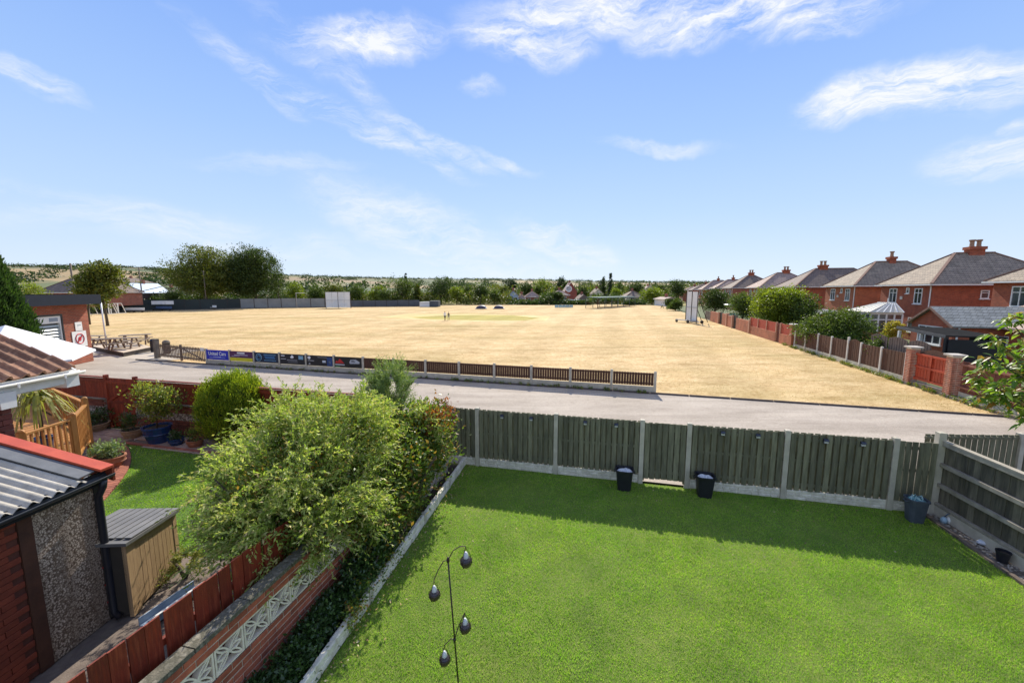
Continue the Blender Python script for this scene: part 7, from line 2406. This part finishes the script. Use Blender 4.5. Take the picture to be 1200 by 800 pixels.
for i, (px, yt, w_, dep, mt, lab) in enumerate(far_list):
    nm = 'conifer' if 'conifer' in lab else ('bush' if 'bush' in lab else 'tree')
    if nm == 'conifer':
        b_ = D(px, 340, dep); top = D(px, yt, dep).z; r = w_ / FPX * dep / 2
        bl = [(0, 0, top * f, r * (1.15 - f), r * (1.15 - f), top * .16) for f in (.2, .4, .6, .78)] + [(0, 0, top * .88, r * .28, r * .28, top * .13)]
        tree(nm, lab, 'tree', (b_.x, b_.y, ground_z(b_.x, b_.y)), bl, 160, 18, .45, .22, mt, bark, .25, 300 + i, None, 3, .2)
    else:
        b_ = D(px, 340, dep); gz = ground_z(b_.x, b_.y)
        sized_tree(lab, px, yt, w_, dep, mt, 300 + i, name=nm, cat='tree' if nm == 'tree' else 'bush', base_z=gz, low=.06, nclump=int(max(110, min(300, w_ * 9))), per=18, leaf=max(.2, dep / FPX * 1.3), gapp=.17)
# continuous hedgerow at the foot of them (reads as one mass)
def mass(name, pts, seed, mat, per=26, leaf=.5, mk=1.0):
    rg = np.random.default_rng(seed); out_ = []
    for (x, y, z, r, h) in pts:
        n = per
        d = unit(rg.normal(size=(n, 3))); rr = rg.random((n, 1)) ** .4
        out_.append(np.array([x, y, z + h * .5]) + d * rr * np.array([r, r, h * .55]))
    pos = np.concatenate(out_)
    pos = np.repeat(pos, 3, 0) + rg.normal(size=(len(pos) * 3, 3)) * leaf * .6
    o = link(name, quads(name, leaf_quads(rg, pos, rg.normal(size=pos.shape) + np.array([0, 0, .4]), leaf * (.7 + .6 * rg.random(len(pos))), leaf * .6), mat)); o['kind'] = 'stuff'
    return o
rnd = random.Random(44); pts = []
for i in range(330):
    px = rnd.uniform(330, 600); dep = rnd.uniform(122, 150); p = D(px, 340, dep)
    pts.append((p.x, p.y, 0, rnd.uniform(1.2, 2.4), rnd.uniform(2.2, 4.6)))
lfH = M_leaf('hedge_leaves', [(.06, .10, .018), (.10, .14, .022), (.15, .18, .028), (.05, .08, .018), (.19, .19, .035), (.12, .10, .03)], .33, .55)
mass('hedgerow', pts, 1, lfH, 26, .55)
pts = []
for i in range(200):
    px = rnd.uniform(600, 790); dep = rnd.uniform(126, 150); p = D(px, 340, dep)
    if 594 < px < 636 or 648 < px < 692 or 730 < px < 758: h_ = rnd.uniform(.7, 1.3)
    else: h_ = rnd.uniform(1.5, 3.6)
    if 594 < px < 692 or 730 < px < 758: p = D(px, 340, rnd.uniform(122, 126))
    pts.append((p.x, p.y, 0, rnd.uniform(.9, 2.0), h_))
mass('hedgerow', pts, 2, lfA, 26, .5)
pts = []
for i in range(240):
    px = rnd.uniform(130, 330); dep = rnd.uniform(112, 124); p = D(px, 340, dep)
    pts.append((p.x, p.y, 0, rnd.uniform(1.2, 2.0), rnd.uniform(2.0, 3.5) if px < 190 else rnd.uniform(2.5, 5)))
mass('hedgerow', pts, 3, lfA, 26, .5)
# village trees rising behind, middle distance
pts = []
for i in range(520):
    px = rnd.uniform(545, 860); dep = rnd.uniform(170, 420); p = D(px, 340, dep)
    gz = ground_z(p.x, p.y)
    if not math.sin(px * .12 + dep * .03) > -.1: continue
    pts.append((p.x, p.y, gz, rnd.uniform(2.5, 5), rnd.uniform(4, 8.5)))
mass('distant_trees', pts, 4, lfH, 22, 1.1)
# hedges and woods on the hills
pts = []
for i in range(2600):
    px = rnd.uniform(-60, 900)
    if rnd.random() < .36:
        dep = rnd.uniform(1000, 2050)
    else:
        dep = rnd.uniform(380, 1100)
    p = D(px, 340, dep)
    hd_ = math.sin(p.x * .019 + math.sin(p.y * .011) * 2) * math.cos(p.y * .017 + math.sin(p.x * .007) * 2)
    if abs(hd_) > .10: continue
    gz = ground_z(p.x, p.y); pts.append((p.x, p.y, gz - 1, rnd.uniform(9, 19), rnd.uniform(4, 7.5)))
for i in range(1500):
    px = -80 + i * .7 + rnd.uniform(-3, 3)
    a_ = math.atan((px - 600) / FPX); r__ = rnd.uniform(2060, 2260)
    x_, y_ = r__ * math.sin(a_), r__ * math.cos(a_)
    dens = .97 if (px < 200 or 430 < px < 640 or px > 780) else .8
    if rnd.random() < dens:
        pts.append((x_, y_, ground_z(x_, y_) - 2, rnd.uniform(9, 18), rnd.uniform(8, 17)))
mass('distant_woods', pts, 5, M_leaf('far_wood_leaves', [(.040, .066, .026), (.055, .082, .03), (.034, .056, .024)], .3, .6), 22, 3.6)

# ------------------------------------------------------------------ far houses
def far_house(label, px0, px1, y_eave, y_ridge, y_base, dep, wall, roof, gable='hip', door=None, wins=1, name='house', depth=8.0, wcol=None):
    a, b_ = D(px0, y_eave, dep), D(px1, y_eave, dep)
    gz = D(px0, y_base, dep).z
    L = b_.x - a.x; ez = a.z; rz_ = D((px0 + px1) / 2, y_ridge, dep + depth / 2).z
    t = thing(name, label, 'house', (a.x, dep, gz))
    e = ez - gz; rise = max(.6, rz_ - ez)
    if gable == 'front':
        mb = MB(); mb.box(0, L, 0, depth, -1.5, e); mb.add([(0, 0, e), (L, 0, e), (L / 2, 0, e + rise), (0, depth, e), (L, depth, e), (L / 2, depth, e + rise)], [(0, 1, 2), (3, 5, 4), (0, 2, 5, 3), (1, 4, 5, 2)])
        part(t, 'wall', mb, wall, local=True)
        mb = MB(); k = rise / (L / 2)
        mb.solid([(-.3, -.3, e - .3 * k + .03), (L / 2, -.3, e + rise + .03), (L / 2, depth, e + rise + .03), (-.3, depth, e - .3 * k + .03)], (0, 0, .15))
        mb.solid([(L + .3, -.3, e - .3 * k + .03), (L / 2, -.3, e + rise + .03), (L / 2, depth, e + rise + .03), (L + .3, depth, e - .3 * k + .03)], (0, 0, .15))
        rf_ = part(t, 'roof', mb, roof, local=True)
    else:
        part(t, 'wall', MB().box(0, L, 0, depth, -1.5, e), wall, local=True)
        rf_ = hip_roof(L, depth, e, rise, .3, roof, t, 'x' if L > depth else 'y', gable=(gable == 'side'))
    for i in range(wins):
        x = L * (i + .5) / wins
        win(t, x - .55, x + .55, e - 1.5, e - .4, 0, -1, 'x', 1, .09)
        if e > 4.2: win(t, x - .55, x + .55, e - 4.0, e - 2.9, 0, -1, 'x', 1, .09)
    if door is not None:
        part(t, 'door', MB().box(L * door - .6, L * door + .6, -.05, .02, 0, 2.1), black_plastic, local=True)
    me = MB().box(L * .5 - .35, L * .5 + .35, depth * .5 - .35, depth * .5 + .35, e + rise * .7, e + rise + 1.0).mesh('chimney', wallB)
    link('chimney', me, rf_)
    return t
blue_r = M('pale_blue_render', (.42, .50, .60), (.36, .43, .53), 1, .8)
far_house('pale blue and white house with front gable at the far end of the field', 595.5, 607.5, 346.5, 340.5, 357, 132, blue_r, roofB, 'front', .72, 2)
far_house('low brick wing right of the blue gabled house', 608, 615, 350, 345, 357, 134, wallB, roofB, 'hip', None, 1)
far_house('brick bungalow with tan hipped roof at the far end', 616, 632, 348, 341.5, 356, 140, wallB, roofB, 'hip', None, 2)
far_house('brick house with wide pinkish roof left of the red gable', 647, 667, 346, 340, 357.5, 138, wallB, roofB, 'hip', None, 2)
th = far_house('tall red brick gabled house with a round white window at the far end', 662, 676, 341.5, 331.5, 357, 148, M_brick('deep_red_brick', (.36, .07, .045), (.28, .055, .035), (.3, .15, .12)), roofB, 'front', None, 0)
c0 = D(666.5, 338.5, 147.9); cz = Vector((c0.x, 147.9, c0.z)) - Vector(th.location)
pts = [cz + Vector((1.0 * math.cos(2 * PI * k / 16), -.02, 1.0 * math.sin(2 * PI * k / 16))) for k in range(17)]
rw = part(th, 'round_window', MB().tube(pts, .22, 6), white_upvc, local=True)
mb = MB(); mb.add([tuple(q + Vector((0, .0, 0))) for q in pts[:16]], [tuple(range(16))]); me = mb.mesh('pane', M('pale_pane', (.5, .5, .5), None, 4)); link('pane', me, rw)
far_house('grey roofed low building right of the red gabled house', 678, 690, 351, 345, 357, 136, cream, roofC, 'side', None, 1)
far_house('cream bungalow with hipped roof and dark doors behind the practice nets', 733, 756, 348.5, 341, 355.5, 134, cream, roofC, 'hip', .35, 3)
far_house('pale grey house half hidden by trees left of the tall conifer', 696, 707, 344, 338.5, 352, 160, cream, roofA, 'front', None, 1)
far_house('small tan roofed house on the rise above the light green tree', 757, 767, 338.5, 335, 345, 210, cream, roofB, 'hip', None, 1)
far_house('white low building left of the dark clipped shrubs', 779, 795, 351, 349.5, 357, 112, white_r, roofB, 'side', None, 1)
far_house('large brown tiled roof with pale hip line behind the club building', 44, 94, 343, 323.5, 350, 72, wallB, roofC, 'hip', None, 2, depth=12)
far_house('building with pale blue metal roof behind the far dark fence', 137, 166, 343.5, 332, 352, 112, M('dark_cladding', (.08, .05, .045), None, 2), M('pale_blue_roof', (.42, .52, .64), (.36, .45, .56), 1, .6), 'side', None, 2, depth=9)
far_house('long low brown roofed building behind the far dark fence', 160, 214, 345.5, 337.5, 354, 122, wallB, roofC, 'side', None, 5, depth=9)
far_house('tan roof rising behind the pale blue roof', 126, 150, 331, 326, 340, 165, wallB, roofC, 'hip', None, 2, depth=12)
p = D(42, 340, 70)
# cars parked at the far houses
def car(px, py, dep, rz, label, paint):
    b_ = D(px, py, dep); t = thing('parked_car', label, 'car', (b_.x, b_.y, 0), 'cars parked at the far houses', rz)
    pr = [(-2.1, .35), (-2.15, .75), (-1.9, .95), (-1.2, 1.02), (-.7, 1.42), (.7, 1.46), (1.35, 1.0), (1.95, .9), (2.1, .6), (2.08, .32)]
    mb = MB(); n = len(pr)
    vs = [(x, -.85 if z < 1.1 else -.68, z) for x, z in pr] + [(x, .85 if z < 1.1 else .68, z) for x, z in pr]
    mb.add(vs, [tuple(range(n)), tuple(reversed(range(n, 2 * n)))] + [(i, n + i, n + (i + 1) % n, (i + 1) % n) for i in range(n)])
    part(t, 'body', mb, paint, local=True)
    g_ = MB(); 
    for sy in (-1, 1):
        g_.solid([(-1.0, sy * .80, 1.03), (-.62, sy * .70, 1.36), (.62, sy * .70, 1.38), (1.12, sy * .80, 1.02)], (0, sy * .03, 0))
    part(t, 'window', g_, dark_glass, local=True)
    for x in (-1.3, 1.3):
        for sy in (-1, 1):
            part(t, 'wheel', MB().tube([(x, sy * .72, .32), (x, sy * .88, .32)], .32, 14), black_plastic, local=True)
carw = M('white_car_paint', (.7, .7, .7), (.65, .65, .65), 3, .3); carg = M('silver_car_paint', (.4, .42, .45), (.35, .37, .4), 3, .3, metal=.5)
car(657, 357.8, 128, .2, 'white car parked in front of the pinkish roofed house, leftmost of three', carw)
car(667, 357.6, 130, -.3, 'silver car parked in front of the red gabled house', carg)
car(676, 357.6, 129, .4, 'white car parked right of the red gabled house', carw)
p = D(583, 357.2, 122)
single('boat_cover', MB().lathe([(1.5, 0), (1.55, .5), (1.2, 1.0), (.5, 1.2)], 14, (p.x, p.y, 0), cap1=True, sx=1.3), M('pinkish_canvas', (.55, .42, .34), None, 2), 'pale pinkish covered mound beside the bushes at the far end', 'covered mound', (p.x, p.y, 0)) if False else None
# parasol like garden things by the right sight screen
p = row(rowpx(795, 1.0), 1.0)
t = thing('trampoline', 'round framed trampoline in a garden behind the salmon wall', 'trampoline', row(rowpx(862, 3.0), 3.0))
q = row(rowpx(862, 3.0), 3.0)
ring = [(q.x + 1.6 * math.cos(2 * PI * k / 20), q.y + 1.6 * math.sin(2 * PI * k / 20), 1.0) for k in range(21)]
part(t, 'frame', MB().tube(ring, .07, 6), M('teal_pad', (.05, .22, .22), None, 4))
for k in range(0, 20, 4): part(t, 'leg', MB().tube([(ring[k][0], ring[k][1], 0), ring[k]], .04, 6), steel_dark)
ring2 = [(x, y, 2.4) for x, y, z in ring]; part(t, 'net_hoop', MB().tube(ring2, .05, 6), white_upvc)

# dry tufts on the near field, weeds at the feet of the fences
rg = np.random.default_rng(123)
n = 170000
tx, ty = rg.uniform(-34, 26, n), 13 + 36 * rg.random(n) ** 1.5
kf = in_poly(tx, ty, [(p.x, p.y) for p in fe])
dens_ = np.sin(tx * .9 + np.sin(ty * .7) * 2) * np.cos(ty * 1.1 + np.sin(tx * .5) * 2) * .5 + .5
kf &= rg.random(n) < .35 + .65 * dens_
tx, ty = tx[kf], ty[kf]; n = len(tx)
bs = np.stack([tx, ty, np.full(n, -.022)], 1)
g_ = rg.random(n) * 2 * PI; dd_ = np.stack([np.cos(g_), np.sin(g_), np.zeros(n)], 1)
tl_ = rg.normal(size=(n, 3)) * .8; tl_[:, 2] = 1
tip_ = bs + unit(tl_) * (.018 + .028 * rg.random((n, 1)))
V = np.stack([bs - dd_ * .014, bs + dd_ * .014, tip_], 1)
o = link('dry_tufts', quads('dry_tufts', V, M_leaf('straw_blades', [(.58, .41, .21), (.68, .52, .29), (.76, .61, .38), (.48, .34, .17), (.44, .37, .15)], .4, .8, tcol=(1.1, 1.05, .9), spec=.1))); o['kind'] = 'stuff'
pts = []
for i in range(150):
    s = rowpx(1118) - 5 + rnd.random() * 22; p = row(s, -.10 - rnd.random() * .2); pts.append((p.x, p.y, 0, .09, .07 + .10 * rnd.random()))
for i in range(90):
    k = rnd.uniform(0, NB); p = sp(k, -.10 - .12 * rnd.random()); pts.append((p.x, p.y, 0, .07, .03 + .06 * rnd.random()))
mass('weeds', pts, 9, lf_mid, 14, .06)
# ------------------------------------------------------------------ foreground tree at the right edge
lf_fg = M_leaf('large_glossy_leaves', [(.10, .19, .025), (.14, .25, .03), (.19, .30, .04), (.27, .36, .06), (.08, .15, .02), (.20, .30, .05), (.30, .17, .05)], .48, .38, spec=.5)
fb_ = Vector((9.6, 6.75, 0))
t = thing('tree', 'young tree with large drooping bright green leaves at the right edge of the picture', 'tree', fb_)
rg = np.random.default_rng(77); rn = random.Random(77)
branches = MB(); tips = []
trunk_top = Vector((.25, .1, 3.0))
branches.tube([(0, 0, -.05), (.05, 0, 1.2), trunk_top], [.05, .04, .028], 8)
targets = [D(1146, 433, 6.9), D(1142, 466, 6.8), D(1136, 442, 6.9), D(1176, 372, 7.0), D(1192, 370, 6.9), D(1160, 395, 7.1), D(1150, 420, 6.7), D(1165, 455, 6.5), D(1190, 405, 7.3), D(1195, 440, 6.8), D(1185, 480, 6.6), D(1155, 468, 6.9),
           D(1196, 495, 6.5), D(1215, 400, 7.1), D(1225, 450, 7), D(1220, 480, 6.8), D(1180, 430, 7.4), D(1205, 425, 6.6), D(1230, 380, 7.2), D(1172, 408, 6.9), D(1140, 452, 7.0), D(1200, 460, 7.2), D(1178, 462, 6.8)]
LP, LA, LS = [], [], []
for tg_ in targets:
    q = tg_ - fb_
    s0 = Vector((.05, 0, 1.2)).lerp(trunk_top, rn.uniform(.2, 1))
    mid = s0.lerp(q, .55) + Vector((0, 0, .12))
    pts = [s0, s0.lerp(mid, .5) + Vector((0, 0, .05)), mid, mid.lerp(q, .6) + Vector((0, 0, .06)), q]
    branches.tube(pts, [.02, .016, .011, .008, .004], 6)
    L_ = (q - s0).length
    for k in range(int(46)):
        u_ = 1 - rn.random() ** 1.5 * .75
        seg = min(3, int(u_ * 4)); w = u_ * 4 - seg
        p = Vector(pts[seg]).lerp(Vector(pts[seg + 1]), w) + Vector((rn.gauss(0, .06), rn.gauss(0, .06), rn.gauss(0, .05)))
        LP.append(p); g = rn.uniform(0, 6.28)
        LA.append(Vector((math.cos(g), math.sin(g), rn.uniform(-.75, .25)))); LS.append(rn.uniform(.11, .20))
# curved, folded leaves: four quads each
def big_leaves(P_, A_, S_, name, mat, wf=.46):
    V = []
    for p, a, s in zip(P_, A_, S_):
        a = a.normalized(); sd = a.cross(Vector((rn.gauss(0, .35), rn.gauss(0, .35), 1))).normalized(); up = sd.cross(a)
        if up.z < 0: up = -up
        droop = rn.uniform(.15, .5) * s
        def pt(u_, w): return p + a * (s * u_) + sd * (w * s * wf) + up * (abs(w) * s * .14) - Vector((0, 0, 1)) * droop * u_ * u_
        ring = [(0, 0), (.3, .42), (.62, .44), (1, 0)]
        c = [pt(0, 0), pt(.3, 0), pt(.65, 0), pt(1, 0)]
        for sg in (1, -1):
            V.append([c[0], pt(.28, .45 * sg), c[1], c[0]]); V.append([c[1], pt(.28, .45 * sg), pt(.62, .38 * sg), c[2]]); V.append([c[2], pt(.62, .38 * sg), c[3], c[3]])
    me = bpy.data.meshes.new(name); vs = []; fs = []
    for i in range(0, len(V), 6):
        o = len(vs)
        a0, a1, a2, a3 = V[i][0], V[i][2], V[i + 1][3], V[i + 2][2]
        l1, l2 = V[i][1], V[i + 1][2]; r1, r2 = V[i + 3][1], V[i + 4][2]
        vs += [a0, a1, a2, a3, l1, l2, r1, r2]
        fs += [(o, o + 4, o + 1), (o + 1, o + 4, o + 5, o + 2), (o + 2, o + 5, o + 3), (o, o + 1, o + 6), (o + 1, o + 2, o + 7, o + 6), (o + 2, o + 3, o + 7)]
    me.from_pydata([tuple(v) for v in vs], [], fs); me.materials.append(mat); me.update()
    return me
link('leaves', big_leaves(LP, LA, LS, 'leaves', lf_fg), t)
part(t, 'trunk', branches, bark, local=True, smooth=True)
print('objects', len(bpy.data.objects), 'tris', sum(len(o.data.loop_triangles) if o.data.loop_triangles else sum(max(0, p.loop_total - 2) for p in []) for o in bpy.data.objects if o.type == 'MESH'))
